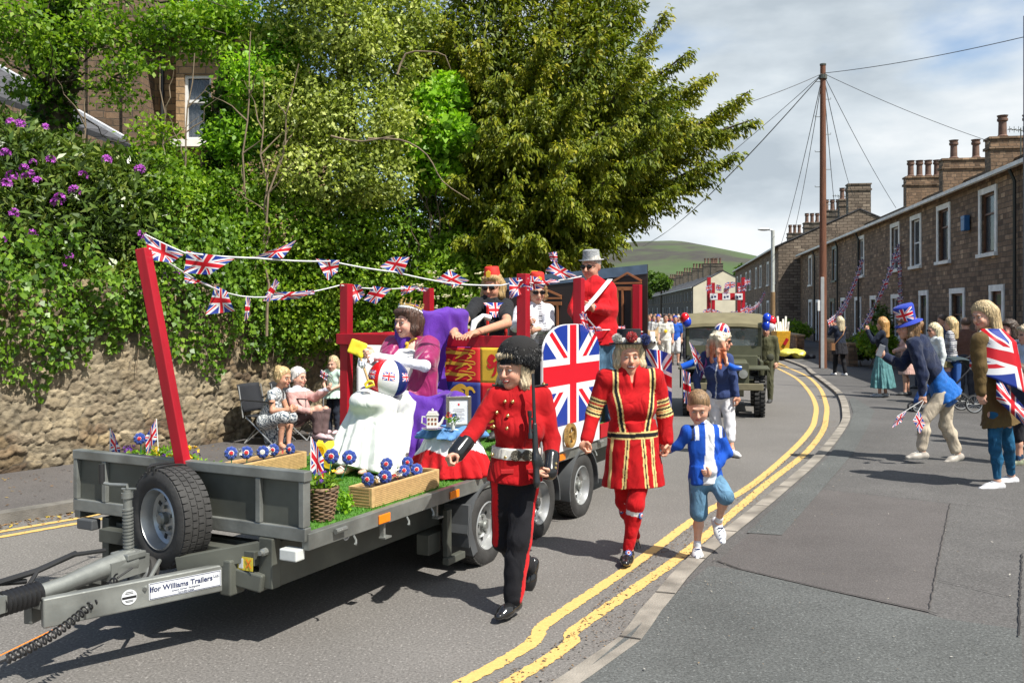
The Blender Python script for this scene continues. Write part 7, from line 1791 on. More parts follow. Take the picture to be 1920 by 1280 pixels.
x=MB();x.tube([P(1278,688,12.75),P(1300,680,12.75),P(1330,662,12.8)],[.045,.05,.045],12);o1=x.build('inflatable',mat('inflatable_blue',(.01,.10,.55),rough=.25,var=.05),None,smooth=True,angle=60);x=MB();x.tube([P(1366,684,12.3),P(1378,690,12.25),P(1390,690,12.25)],[.035,.04,.03],10);x.build('inflatable_end',MATS['inflatable_blue'],o1,smooth=True);tag(o1,'blue inflatable toy slung behind the woman in the navy hoodie','inflatable')
x=MB();x.tube([J['sr']+Vector((0,-.05,.06)),J['sr']+Vector((.0,-.09,-.1)),J['sr']+Vector((-.07,0,-.32))],.018,6);x.build('backpack_strap',mat('purple_strap',(.14,.03,.16),rough=.7),bh,world=True,smooth=True)
stick_flag(P(1308,700,12.5),P(1292,640,12.5),.22,.30,(.6,0,-.65),'little union flag held at the back of the woman in the navy hoodie',gf_,hang=.03)
x=grid_sheet('hanging_flag',lambda s,t:P(1283+14*s-3*t,755-62*t+6*s,12.4+.03*math.sin(s*6)),10,16,M_FLAG);tag(x,'union flag cloth trailing at the side of the woman in the navy hoodie','flag')
def Q(a,b,z):return T(a,b,z)
tz=BED
F=Field()
F.rbox(T(2.38,.88,BED+.27),(.30,.36,.26),rot=[tuple(UA),tuple(UB),(0,0,1)],r=.05,k=.05)
F.rbox(T(2.60,.80,BED+.64),(.06,.32,.60),rot=[tuple(UA),tuple(UB),(0,0,1)],r=.045,k=.04)
for b in(.53,1.23):
 F.rbox(T(2.36,b,BED+.30),(.27,.06,.29),rot=[tuple(UA),tuple(UB),(0,0,1)],r=.04,k=.05)
F.skirt(T(2.42,.88,BED+.55),T(2.40,.88,BED+.005),(.36,.28),(.46,.36),UB,k=.06,rip=.12,nr=13)
me=F.mesh('purple_throne',.013,wr=.016,wf=19)
V=np.zeros(len(me.vertices)*3,dtype=np.float32);me.vertices.foreach_get('co',V);V=V.reshape(-1,3)
th=link('purple_throne',me,mat('purple_drape',(.085,.010,.30),rough=.75,var=.18,scale=5,sheen=.2,bump=.3,bscale=120,crease=.9,cs=3));tag(th,'armchair throne draped in purple cloth on the float','throne')
J=dict(head=P(763,604,7.78),sl=P(806,648,7.80),sr=P(738,648,7.86),el=P(796,686,7.50),er=P(726,690,7.68),wl=P(712,676,7.30),wr=P(690,672,7.25),hl=T(2.2,.79,1.18),hr=T(2.2,.97,1.18),kl=T(1.80,.76,1.20),kr=T(1.80,.98,1.20),al=T(1.70,.78,.76),ar=T(1.62,.93,.76))
J['tl']=J['tr']=-UA
J['wl']=P(704,668,7.28)
def glove(x):
 F=Field();J=x['J']
 for s_ in 'lr':
  F.cone(J['s'+s_].lerp(J['e'+s_],.72),J['e'+s_],.045,.041);F.cone(J['e'+s_],J['w'+s_],.041,.031);hand(F,J['w'+s_],(J['w'+s_]-J['e'+s_])*.5+Vector((-.02,0,-.06)),Vector((.1,-.3,-1)),Vector((-.3,-1,0)),size=1.05,curl=.55,vox=.0075)
 return F
def cape(x):
 F=Field();x['torso'](F,.030);J=x['J'];sp=x['spine']
 F.cone(J['sr'],J['sr'].lerp(J['er'],.55),.075,.065,k=.04);F.cone(J['sl'],J['sl'].lerp(J['el'],.75),.078,.085,k=.04);F.cone(J['sl'].lerp(J['el'],.5),x['hpc']+x['lat']*-.20-x['dep']*.04+sp*.08,.08,.09,k=.06);F.cone(J['sr'].lerp(J['er'],.4),x['hpc']+x['lat']*.16-x['dep']*.08+sp*.1,.07,.08,k=.06)
 F.cone(x['shc']+x['dep']*.14+sp*.10,x['hpc']+x['dep']*.20+sp*.0,.085,.14,k=.02);F.sub.append(F.p.pop());F.ell(x['shc']+sp*.08,(.065,)*3,sub=True,k=.01);return F
ft=T(1.66,.86,BED+.02)
def gown(x):
 F=Field();hp=x['hpc'];J=x['J']
 F.cone(hp,(J['kl']+J['kr'])/2+Vector((0,0,.0)),.165,.165,k=.06,w=(0,0,1),f=.62)
 F.skirt(T(1.88,.87,1.22),T(1.70,.92,BED+.03),(.17,.11),(.29,.19),UB,k=.05,rip=.2,nr=7,ph=.5,bulge=.1)
 F.skirt(T(2.15,.87,1.2),T(1.95,.95,BED+.05),(.18,.18),(.27,.2),UB,k=.06,rip=.16,nr=8,ph=2)
 return F
qr,qx=person('seated queen in white gown and magenta cape with a jewelled crown',J,-UA+Vector((-.3,0,0)),(-.62,-.78,-.05),sc=.98,vox=.0075,hair=('bob',(.085,.045,.032),1.06,.62),smile=.9,skin=(.66,.38,.29),wide=1.02,bust=.6,bare_feet=True,top=[dict(kind='bodice',col=(.70,.69,.66),off=.010,neckline=-.075,mat=m_silk,name='bodice'),dict(kind='field',fn=cape,col=(.26,.005,.09),mat=m_silk,name='cape',wr=.008,wf=20,vox=.009),dict(kind='field',fn=glove,col=(.70,.72,.80),name='long_gloves',mat=m_silk,wr=.002)],low=[dict(kind='field',fn=gown,col=(.72,.74,.70),name='gown',wr=.004,wf=22,mat=mat('gown_cloth',(1,1,1),rough=.6,attr='Col',var=.05,scale=7,sheen=.2,bump=.1,crease=.45,cs=4),vox=.009)],hands=dict())
hq=qx['hp'];HM=qx['HM'];cc=hq(0,-.045,.095);CM=HM@Matrix.Rotation(R(22),3,'X')
x=MB();pts=[cc+CM@Vector((math.cos(t)*.088,math.sin(t)*.098,-.01))for t in[2*math.pi*i/28 for i in range(29)]];x.tube(pts,.015,8);cr_=x.build('crown_band',mat('ermine',(.72,.72,.72),rough=.95,bump=.8,bscale=150),qr,world=True,smooth=True,angle=80)
x=MB()
for i in range(14):
 t=2*math.pi*i/14;p=cc+CM@Vector((math.cos(t)*.088,math.sin(t)*.098,.006));x.tube([p,p+CM@Vector((math.cos(t)*.006,math.sin(t)*.006,.04+.012*(i%2)))],[.007,.003],5);x.sphere(p+CM@Vector((0,0,.052+.012*(i%2))),.009,6)
x.tube([cc+CM@Vector((math.cos(t)*.088,math.sin(t)*.098,.015))for t in[2*math.pi*i/28 for i in range(29)]],.006,5);x.build('crown',mat('crown_gold',(.72,.50,.14),rough=.3,metal=.7),cr_,world=True,smooth=True)
x=MB();x.sphere(cc+CM@Vector((0,0,.012)),.08,14,sq=(1,1.1,.5));x.build('crown_cap',mat('crown_velvet',(.06,.02,.16),rough=.9),cr_,world=True,smooth=True)
for i in range(7):
 t=2*math.pi*i/7;x=MB();x.sphere(cc+CM@Vector((math.cos(t)*.096,math.sin(t)*.106,.016)),.007,6);x.build('crown_jewel',[m_rr,m_rb,m_rw][i%3],cr_,world=True)
nk=qx['shc']+qx['spine']*.02;x=MB();x.tube([nk-qx['lat']*.07+qx['dep']*.03+UP_*.03,nk-qx['lat']*.03+qx['dep']*.10-UP_*.01,nk+qx['lat']*.01+qx['dep']*.115-UP_*.05,nk+qx['lat']*.05+qx['dep']*.085,nk+qx['lat']*.075+qx['dep']*.02+UP_*.03],.008,6);x.sphere(nk+qx['lat']*.01+qx['dep']*.13-UP_*.06,.018,8);x.tube([nk+qx['dep']*.13-UP_*.06,nk+qx['lat']*.02+qx['dep']*.14-UP_*.13],.010,6);x.build('cape_cord',m_goldf,qr,world=True,smooth=True)
x=MB();
for s_ in 'lr':
 for k in range(3):c_=J['a'+s_]-UA*(.06+.03*k)-UP_*.038;x.tube([c_-UB*.035,c_+UP_*.022,c_+UB*.035],.006,5)
x.build('sandal_straps',m_rw,qr,world=True)
bcn=P(728,711,7.30);Rb=.158;bl_=empty('beach_ball',bcn-Vector((0,0,Rb)),label='red white and blue beach ball with union flags on the queen\'s lap',cat='ball')
m_b={0:mat('ball_red',(.60,.008,.015),rough=.22),1:mat('ball_white',(.75,.75,.76),rough=.22),2:mat('ball_navy',(.012,.025,.13),rough=.22)}
BM=Matrix.Rotation(R(8),3,'Z')@Matrix.Rotation(R(6),3,'Y')
for i in range(6):
 t0,t1=-math.pi/2+(i-.5)*math.pi/3,-math.pi/2+(i+.5)*math.pi/3
 grid_sheet('panel',lambda s,t:bcn+BM@Vector((math.cos(t0+(t1-t0)*s)*math.sin(math.pi*t),math.sin(t0+(t1-t0)*s)*math.sin(math.pi*t),-math.cos(math.pi*t)))*Rb,10,24,m_b[{0:1,1:2,5:0,2:1,3:0,4:1}[i]],bl_,world=True)
for i in(0,1,5):
 tc_=-math.pi/2+i*math.pi/3
 grid_sheet('flag_patch',lambda s,t:bcn+BM@Vector((math.cos(tc_+(s-.5)*.62)*math.sin(math.pi*(.5+(t-.5)*.13+.07)),math.sin(tc_+(s-.5)*.62)*math.sin(math.pi*(.5+(t-.5)*.13+.07)),-math.cos(math.pi*(.5+(t-.5)*.13+.07))))*Rb*1.006,12,8,M_FLAGP,bl_,world=True)
sp0,sp1=P(690,712,7.12),P(671,655,7.16);sd_=(sp1-sp0).normalized();spd=empty('toy_spade',sp0,label='yellow toy spade with a wooden handle held by the queen',cat='spade');m_yp=mat('yellow_plastic',(.78,.62,.03),rough=.35)
x=MB();x.tube([sp0,sp1-sd_*.02],.009,8);x.build('handle',m_wood,spd,world=True,smooth=True)
F=Field();F.rbox(sp1+sd_*.012,(.066,.010,.055),rot=[tuple(sd_.cross(Vector((0,-1,0))).normalized()),(0,-1,0),tuple(sd_)],r=.012);F.ell(sp1+Vector((0,-.07,.02)),(.05,.065,.05),sub=True,k=.01);F.cone(sp1-sd_*.03,sp1-sd_*.06,.014,.012,k=.02);link('blade',F.mesh('blade',.005),m_yp,spd,world=True)
x=MB();s2=sd_.cross(Vector((0,-1,0))).normalized();gpt=sp0-sd_*.01;x.tube([gpt,gpt-s2*.03-sd_*.015,gpt-s2*.032-sd_*.04,gpt+s2*.032-sd_*.04,gpt+s2*.03-sd_*.015,gpt],.011,8);x.build('grip',m_yp,spd,world=True,smooth=True)
J=jp(9.35,head=(1108,500),sl=(1142,543,.02),sr=(1090,540,-.08),el=(1148,584,.0),er=(1076,580,-.12),wl=(1114,577,-.30),wr=(1081,594,-.32),hl=(1142,640,.05),hr=(1118,640,-.02));
J['kl']=Vector((J['hl'].x+.02,J['hl'].y-.02,1.10));J['kr']=Vector((J['hr'].x-.02,J['hr'].y-.02,1.10));J['al']=Vector((J['kl'].x,J['kl'].y+.03,BED+.10));J['ar']=Vector((J['kr'].x,J['kr'].y+.03,BED+.10));J['tl']=J['tr']=Vector((-.6,-.8,0))
mr_,mx_=person('man in a red zip jacket and grey patterned trilby standing on the float',J,(-.6,-.8,0),(-.55,-.83,-.10),vox=.009,hair=('crop',(.45,.42,.38)),male=True,smile=.2,glasses=True,skin=(.58,.30,.21),bust=0,wide=1.05,top=[dict(kind='top',col=(.50,.008,.014),off=.022,hem=.02,hw=.165,collar=True,wr=.006,name='jacket',cuff=.02)],low=[dict(kind='trousers',col=(.07,.14,.22),off=.02,mat=m_denim)],shoes=dict(col=(.03,.03,.03)))
hq=mx_['hp'];HM=mx_['HM'];x=MB();x.lathe([(.0,.085),(.05,.10),(.08,.092),(.088,.0),(.10,-.004),(.125,.0),(.128,-.005),(.10,-.012),(.085,-.008)],hq(0,-.015,.065),n=28,rot=HM);x.build('trilby',mat('grey_check',(.32,.33,.34),rough=.9,var=.5,scale=90),mr_,world=True,smooth=True)
x=MB();x.lathe([(.034,-.006),(.038,0),(.034,.006)],J['wl']-(J['wl']-J['el']).normalized()*.02,n=16,rot=(J['wl']-J['el']).normalized().to_track_quat('Z','Y').to_matrix());x.sphere(J['wl']+Vector((.0,-.035,.01)),.020,8,sq=(1,.4,1));x.build('wristwatch',mat('watch_teal',(.02,.12,.18),rough=.2),mr_,world=True,smooth=True)
grid_sheet('sash',lambda s,t:J['sl'].lerp(P(1084,592,8.95),t)+Vector((.05*(s-.5),-.17+.10*abs(t-.45)*1.6,.10*(1-t))),4,14,m_whitep,mr_,world=True,thick=.004)
J=jp(8.95,head=(923,538),sl=(948,573,.05),sr=(893,573,-.05),el=(944,604,-.2),er=(873,600,-.2),wl=(908,620,-.78),wr=(882,622,-.74),hl=(932,648,.10),hr=(902,648,.04));
J['kl']=Vector((J['hl'].x,J['hl'].y-.1,1.10));J['kr']=Vector((J['hr'].x,J['hr'].y-.1,1.10));J['al']=Vector((J['kl'].x,J['kl'].y+.1,BED+.1));J['ar']=Vector((J['kr'].x,J['kr'].y+.1,BED+.1));J['tl']=J['tr']=Vector((-.4,-.9,0))
J['wl']=T(2.60,.40,1.715);J['wr']=T(2.62,.62,1.715);J['el']=P(950,606,8.45);J['er']=P(868,604,8.5)
mb_,mbx=person('man in black t-shirt with red braces and a red fez leaning on the rail',J,(-.45,-.9,0),(-.35,-.92,-.16),vox=.009,hair=('bob',(.42,.28,.12),.98,.8),male=True,smile=.1,glasses=True,skin=(.56,.28,.18),bust=0,wide=1.12,top=[dict(kind='top',col=(.018,.019,.022),off=.018,hem=.03,sleeve=.34,belly=1,wr=.005,name='t_shirt')],low=[dict(kind='trousers',col=(.03,.04,.06),off=.02)],shoes=dict(col=(.03,.03,.03)),hands=dict(l=dict(d=Vector((-.5,-.8,-.1)),n=Vector((0,0,-1)),side=Vector((-.7,.3,0)),curl=.25),r=dict(d=Vector((.3,-.9,-.1)),n=Vector((0,0,-1)),side=Vector((.7,.3,0)),curl=.25)))
def fez(hq,HM,parent):
 x=MB();x.lathe([(0,.115),(.062,.115),(.068,.108),(.084,.0),(.078,-.002)],hq(0,-.01,.07),n=28,rot=HM);fz=x.build('red_fez',mat('fez_red',(.55,.02,.01),rough=.7),parent,world=True,smooth=True,angle=35)
 x=MB();x.tube([hq(0,-.01,.186),hq(.05,-.03,.186),hq(.085,-.04,.12)],.004,5);x.build('tassel',m_goldf,fz,world=True);x=MB();x.poly([hq(-.018,.077,.095),hq(.018,.077,.095),hq(.022,.070,.14),hq(0,.066,.155),hq(-.022,.070,.14)],.004,HM.col[1]);x.build('fez_badge',m_goldf,fz,world=True)
fez(mbx['hp'],mbx['HM'],mb_)
for q in(-1,1):
 c=mbx;x=MB();pts=[c['shc']+c['lat']*.075*q+c['spine']*.045+c['dep']*.02]+[c['hpc']+c['spine']*z+c['lat']*q*w_+c['dep']*o_ for z,w_,o_ in((.40,.08,.145),(.3,.085,.172),(.18,.09,.21),(.06,.09,.20))]
 x.tube(pts,.013,4);x.build('brace',mat('brace_red',(.55,.02,.015),rough=.6),mb_,world=True)
c=mbx;grid_sheet('flag_tie',lambda s,t:c['shc']+c['spine']*(.05-.13*t)+c['lat']*(s-.5)*.22*(1.05-.8*t)+c['dep']*(.115+.05*t),8,12,M_FLAGP,mb_,world=True,uvfn=lambda s,t:(s,1-t))
gt_=T(2.66,.72,1.72);x=MB();x.tube([P(885,622,8.1),P(890,604,8.15),P(905,592,8.2),P(918,596,8.25)],[.02,.03,.02,.03],8);go=x.build('toy_guitar',M_FLAGP,None,smooth=True);tag(go,'small union patterned toy guitar in the hands of the man in black','toy')
J=jp(9.7,head=(1006,545),sl=(1028,582,.05),sr=(978,582,.0),el=(1030,612,-.15),er=(968,610,-.1),wl=(1004,618,-.35),wr=(986,606,-.35),hl=(1012,655,.05),hr=(990,655,.0))
J['kl']=Vector((J['hl'].x,J['hl'].y-.1,1.05));J['kr']=Vector((J['hr'].x,J['hr'].y-.1,1.05));J['al']=Vector((J['kl'].x,J['kl'].y+.1,BED+.1));J['ar']=Vector((J['kr'].x,J['kr'].y+.1,BED+.1));J['tl']=J['tr']=Vector((-.4,-.9,0))
mw_,mwx=person('person in white embroidered shirt and red fez holding an orange baton',J,(-.3,-.95,0),(.25,-.95,-.25),vox=.010,hair=('bob',(.30,.18,.08),1,.6),smile=.1,glasses=True,wide=1.15,top=[dict(kind='top',col=(.70,.70,.74),off=.022,hem=.05,sleeve=.8,wr=.007,name='shirt',colfn=lambda V,c,x:np.where(((np.abs(((V-np.array(x['hpc']))@np.array(x['lat']))+.045)<.02)&(np.sin(V[:,2]*260)>0))[:,None],np.array((.1,.1,.12)),c))],low=[dict(kind='trousers',col=(.05,.05,.06))],shoes=dict(col=(.03,.03,.03)))
fez(mwx['hp'],mwx['HM'],mw_)
x=MB();a,b_=P(983,617,9.25),P(980,556,9.2);x.tube([a,a.lerp(b_,.08),a.lerp(b_,.25),a.lerp(b_,.9),b_],[.01,.026,.032,.036,.015],12);tag(x.build('orange_baton',mat('orange_plastic',(.85,.24,.01),rough=.35),smooth=True,angle=80),'orange baguette shaped baton held upright on the float','baton')
tc_=T(2.0,.27,0)
F=Field();F.skirt(tc_+Vector((0,0,1.0)),tc_+Vector((0,0,BED+.01)),(.17,.17),(.34,.30),UB,rip=.12,nr=9)
def tcol(V,c):c=np.tile(np.array((.46,.008,.012)),(len(V),1));k=V[:,2]>.835+.03*np.sin(V[:,0]*17)+.03*np.sin(V[:,1]*13);c[k]=(.68,.68,.70);return c
tbl=link('draped_table',F.mesh('draped_table',.010,wr=.008,wf=22,colfn=tcol),m_cloth);tag(tbl,'small round table draped in white over red cloth beside the throne','table')
F=Field();F.skirt(tc_+Vector((0,0,1.018)),tc_+Vector((0,0,.955)),(.20,.19),(.26,.24),UB,rip=.2,nr=7,ph=2);F.ell(tc_+UB*.2+Vector((0,0,.97)),(.06,.05,.03),k=.04)
tag(link('blue_cloth',F.mesh('blue_cloth',.008,wr=.008,wf=30,base=(.10,.24,.48),colfn=lambda V,c:np.tile(np.array((.10,.24,.48)),(len(V),1))),m_cloth),'crumpled light blue cloth spread over the top of the draped table','cloth')
tz=1.022
m_chn=mat('glazed_china',(.74,.72,.66),rough=.15,var=.04,coat=.5)
c=P(811,782,6.98);c.z=tz;e=empty('house_teapot',c,label='white china teapot shaped like a cottage on the blue cloth',cat='teapot')
x=MB();x.lathe([(0,0),(.075,.004),(.082,.012),(.05,.006)],c,n=24);x.build('saucer',m_chn,e,world=True,smooth=True)
x=MB();x.box(c+Vector((0,0,.058)),(.082,.062,.09));x.poly([c+Vector((-.048,-.036,.103)),c+Vector((.048,-.036,.103)),c+Vector((.03,-.036,.135)),c+Vector((-.03,-.036,.135))],.072,(0,1,0));x.sphere(c+Vector((0,0,.145)),.010,8);bo=x.build('pot',m_chn,e,world=True,bevel=.004)
x=MB()
for i in(-1,0,1):
 for z in(.045,.078):x.box(c+Vector((i*.025,-.0325,z)),(.014,.003,.016))
x.build('painted_windows',mat('china_red_brown',(.22,.07,.04),rough=.3),bo,world=True)
x=MB();x.tube([c+Vector((-.041,0,.09)),c+Vector((-.075,0,.095)),c+Vector((-.080,0,.05)),c+Vector((-.041,0,.03))],.006,8);x.tube([c+Vector((.041,0,.03)),c+Vector((.065,0,.05)),c+Vector((.085,0,.095))],[.013,.010,.006],8);x.build('handle',m_chn,e,world=True,smooth=True)
c=P(860,766,7.12);c.z=tz;e=empty('photo_frame',c,R(8),'silver framed letter with a red crest standing on the table','picture frame');FRM=Matrix.Rotation(R(8),3,'Z')
x=MB()
for dx,dz,w_,h_ in((-.083,.115,.024,.23),(.083,.115,.024,.23),(0,.012,.142,.024),(0,.218,.142,.024)):x.box(c+FRM@Vector((dx,0,dz)),(w_,.016,h_),FRM)
x.build('frame',mat('silver_frame',(.34,.33,.28),rough=.3,metal=.8),e,world=True,bevel=.003)
x=MB();x.box(c+FRM@Vector((0,.002,.115)),(.142,.006,.182),FRM);pg=x.build('letter',m_stick,e,world=True);x=MB()
for k in range(9):x.box(c+FRM@Vector((0,-.002,.135-.011*k)),((.08,.09,.05)[k%3],.001,.0025),FRM)
x.build('letter_lines',mat('letter_grey',(.3,.3,.32)),pg,world=True);x=MB();x.sphere(c+FRM@Vector((0,-.002,.170)),.009,8,sq=(1,.2,1));x.build('crest',m_rr,pg,world=True)
c=P(849,790,6.95);c.z=tz;e=empty('bud_vase',c,label='small glass vase with a red rose before the framed letter',cat='vase')
x=MB();x.lathe([(.014,0),(.017,.02),(.012,.04),(.016,.055),(.013,.055),(.010,.04)],c,n=14);x.build('glass',m_clear,e,world=True,smooth=True)
for dx,dz,m_,r_ in((-.03,.105,m_rr,.02),(.012,.10,m_rb,.016),(.04,.085,m_rw,.012)):
 x=MB();x.tube([c+Vector((0,0,.02)),c+Vector((dx,0,dz))],.002,5);s_=x.build('stem',m_stem,e,world=True);flower_cluster(c+Vector((dx,0,dz)),r_*1.6,9,int(r_*1e4)).build('rose',m_,s_,world=True)
foliage('leaves',[(c+Vector((0,0,.08)),(.05,.03,.025))],40,lm_ash,e,size=.03,seed=3,gap=0)
m_tape=mat('bunting_tape',(.70,.70,.70),rough=.8)
def pennant(par,c4,d,wave=.02,dz=0.0,i=0):
 q=[P(a[0],a[1],d+(a[2]if len(a)>2 else 0))for a in c4]
 nn=(q[1]-q[0]).cross(q[3]-q[0]).normalized()
 grid_sheet('pennant',lambda s,t:q[0].lerp(q[1],s).lerp(q[3].lerp(q[2],s),t)+nn*wave*(math.sin(s*7+i)*.6+math.sin(t*5+s*4+i*2)*.6)*(.3+.7*(1-t)),16,12,M_FLAG,par,world=True)
def bunting(label,path,pens,w=.006,cat='bunting'):
 e=empty('bunting',P(*path[0]),label=label,cat=cat,group=None);pts=[P(*p)for p in path];o=[]
 for i in range(len(pts)-1):
  for j in range(6):o.append(pts[i].lerp(pts[i+1],j/6)+Vector((0,0,-.012*math.sin(math.pi*j/6)*(pts[i+1]-pts[i]).length)))
 x=MB();x.tube(o+[pts[-1]],w,5);x.build('tape',m_tape,e,world=True,smooth=True)
 for i,(c4,d)in enumerate(pens):pennant(e,c4,d,i=i)
 return e
bunting('upper string of union flag bunting from the leaning post to the bus frame',[(272,440,5.62),(345,474,5.8),(480,484,6.2),(620,490,6.7),(740,510,7.1),(850,532,7.4),(940,535,7.6),(990,522,7.7)],[([(283,488),(322,492),(345,478),(268,436)],5.66),([(346,512),(395,515),(440,485),(350,470)],5.9),([(475,482),(532,484),(556,450),(520,465)],6.3),([(615,526),(632,510),(637,488),(592,485)],6.7),([(712,500),(755,516),(768,482),(735,482)],7.1),([(815,526),(850,538),(880,526),(842,506)],7.4),([(955,560),(975,535),(1000,540),(955,520)],7.6)])
bunting('lower string of union flag bunting sagging from the leaning post to the far left post',[(280,466,5.62),(350,514,6.2),(400,540,6.7),(450,555,7.2),(500,557,7.6),(560,551,8.0),(636,535,8.45)],[([(348,532),(380,530),(402,538),(345,512)],6.3),([(387,590),(441,583),(425,545),(403,535)],6.8),([(458,601),(466,598),(470,560),(462,556)],7.2),([(494,561),(505,566),(524,530),(516,522)],7.6),([(492,564),(560,560),(590,546),(510,548)],7.8),([(560,556),(590,552),(588,543),(562,546)],8.0)])
bunting('short string of union flag bunting between the two far side posts',[(640,535,8.45),(700,541,8.9),(760,540,9.4),(800,541,9.72)],[([(664,571),(684,552),(676,534),(648,533)],8.6),([(682,562),(705,570),(735,541),(700,536)],8.9),([(752,554),(770,548),(786,536),(752,536)],9.4),([(782,546),(800,546),(804,540),(782,538)],9.6)])
bunting('tangled union flag bunting hanging between the two near side posts',[(994,530,7.7),(1020,533,8.0),(1050,525,8.4),(1090,518,8.65)],[([(958,560),(992,545),(985,520),(955,522)],7.68),([(984,545),(1020,540),(1010,520),(985,515)],7.75),([(1005,540),(1050,528),(1035,522),(1002,528)],8.0),([(1022,507),(1060,524),(1082,518),(1040,490)],8.3),([(1033,489),(1046,492),(1044,472),(1028,474)],8.4)])
bunting('union flag bunting draped along the near side rail below the man in red',[(1092,585,8.6),(1120,618,8.9),(1165,615,9.6),(1205,622,10.2)],[([(1094,612),(1104,620),(1100,588),(1086,588)],8.55),([(1105,622),(1130,620),(1125,612),(1102,612)],8.8),([(1160,620),(1172,618),(1172,610),(1158,612)],9.5)])
o=grid_sheet('union_flag',lambda s,t:P(1212+46*s,655+10*s-4*math.sin(s*3),9.95).lerp(P(1218+42*s,748+22*s,9.9),1-t)+Vector((0,.05*math.sin(s*9+t*2),0)),24,20,M_FLAG);tag(o,'large union flag hanging behind the beefeater woman at the rear of the float','flag')
c=P(1222,634,10.5);F=Field();F.ell(c,(.075,.08,.085),k=.02);F.cone(c+Vector((0,-.05,-.03)),c+Vector((.01,-.13,-.045)),.035,.026,k=.03);F.cone(c+Vector((-.05,0,.06)),c+Vector((-.07,0,.13)),.028,.006);F.cone(c+Vector((.05,0,.06)),c+Vector((.07,0,.13)),.028,.006);F.ell(c+Vector((0,.05,-.18)),(.09,.09,.15),k=.04)
def dcol(V,cc):q=V-np.array(c);k=((np.abs(q[:,0])>.028)&(q[:,2]>-.03))|(q[:,2]>.075);o=np.tile(np.array((.72,.70,.66)),(len(V),1));o[k]=(.40,.27,.14);return o
dg_=link('plush_dog',F.mesh('plush_dog',.009,colfn=dcol),m_knit);tag(dg_,'fluffy tan and white toy dog perched at the rear corner of the float','toy dog')
x=MB();x.sphere(c+Vector((.01,-.155,-.04)),.014,8);x.sphere(c+Vector((-.03,-.075,.012)),.010,8);x.sphere(c+Vector((.034,-.075,.012)),.010,8);x.build('nose_and_eyes',m_black,dg_,smooth=True)
def camp_chair(p,yaw,label,seat=.36):
 e=empty('camping_chair',p,yaw,label,'chair','folding camping chairs by the wall');M=Matrix.Rotation(yaw,3,'Z');q=lambda a,b,c:p+M@Vector((a,b,c))
 for s_ in(-1,1):
  for a0,a1 in((-.22,.24),(.24,-.22)):x=MB();x.tube([q(a0,s_*.26,.01),q(a1,s_*.24,seat+.02)],.009,6);x.build('leg',m_rim,e,world=True)
  x=MB();x.tube([q(-.24,s_*.26,seat),q(-.32,s_*.25,.78)],.010,6);x.tube([q(.22,s_*.26,seat),q(.22,s_*.27,.58)],.009,6);x.build('upright',m_rim,e,world=True)
  x=MB();x.bar(q(-.30,s_*.27,.60),q(.24,s_*.27,.58),.055,.012);x.build('armrest',m_black,e,world=True)
 for a in(-.22,.24):x=MB();x.tube([q(a,-.26,.02),q(a*.9,.26,seat)],.008,6);x.tube([q(a,.26,.02),q(a*.9,-.26,seat)],.008,6);x.build('cross_brace',m_rim,e,world=True)
 mc=mat('chair_canvas',(.018,.02,.026),rough=.8,bump=.3)
 grid_sheet('seat',lambda s,t:q(-.24+.48*s,-.26+.52*t,seat+.02-.05*math.sin(math.pi*t)*math.sin(math.pi*s)),8,8,mc,e,world=True,thick=.006)
 grid_sheet('backrest',lambda s,t:q(-.25-.1*s-.05*math.sin(math.pi*t),-.25+.5*t,seat+.06+(.74-seat)*s),8,8,mc,e,world=True,thick=.006)
p_=G(482,842,.1);camp_chair(Vector((-3.30,12.85,.1)),R(-20),'dark folding camping chair under the woman in the printed dress');camp_chair(Vector((-2.98,13.3,.1)),R(-15),'folding camping chair under the white haired woman')
J=jp(12.75,head=(531,708),sr=(509,738,-.15),sl=(526,738,.15),er=(511,770,-.22),el=(538,768,.18),wr=(540,768,-.22),wl=(548,766,.05),hr=(496,790,-.10),hl=(500,790,.10),kr=(532,781,-.22),kl=(546,783,.02),ar=(526,828,-.2),al=(541,828,-.05),tr=(0,0),tl=(0,0));J['tl']=J['tr']=Vector((.5,-.8,0))
def dots(V,c,x):n_=snoise(V,60,3);o=np.tile(np.array((.62,.64,.64)),(len(V),1));o[n_>.12]=(.05,.08,.12);return o
person('woman with blonde bun in a blue and white print dress sitting in the camping chair',J,(.9,-.4,0),(.9,-.42,-.1),vox=.0105,hair=('bun',(.55,.40,.20)),skin=(.55,.29,.19),smile=.3,bare_feet=True,bust=.4,top=[dict(kind='bodice',col=WHT,off=.012,colfn=dots,sleeve=.12,name='dress_top')],low=[dict(kind='skirt',rise=.05,to=P(520,832,12.9),col=WHT,hem_r=(.17,.13),colfn=dots,rip=.15,extra=[(J['hr'],J['kr'],.11,.09),(J['hl'],J['kl'],.11,.09)],name='dress_skirt')])
J=jp(13.2,head=(560,708),sr=(545,736,-.15),sl=(570,736,.12),er=(553,765,-.2),el=(590,745,.05),wr=(578,770,-.2),wl=(612,731,-.05),hr=(556,782,-.10),hl=(560,782,.10),kr=(598,766,-.15),kl=(610,768,.05),ar=(594,810,-.15),al=(606,812,.0));J['tl']=J['tr']=Vector((.8,-.5,0))
person('white haired woman in a pale pullover and brown trousers pointing to the right',J,(.9,-.4,0),(.9,-.4,0),vox=.0105,hair=('short',(.62,.60,.58),1.04),skin=(.62,.36,.27),smile=.4,bust=.4,top=[dict(kind='top',col=(.66,.60,.60),off=.024,hem=.0,colfn=lambda V,c,x:np.where((V[:,2]<.78)[:,None],np.array((.55,.33,.31)),np.array((.64,.64,.72))),wr=.006)],low=[dict(kind='trousers',col=(.13,.085,.085),off=.024,cuff=.035,len=.97)],shoes=dict(col=(.55,.40,.42),socks=(.03,.03,.06)))
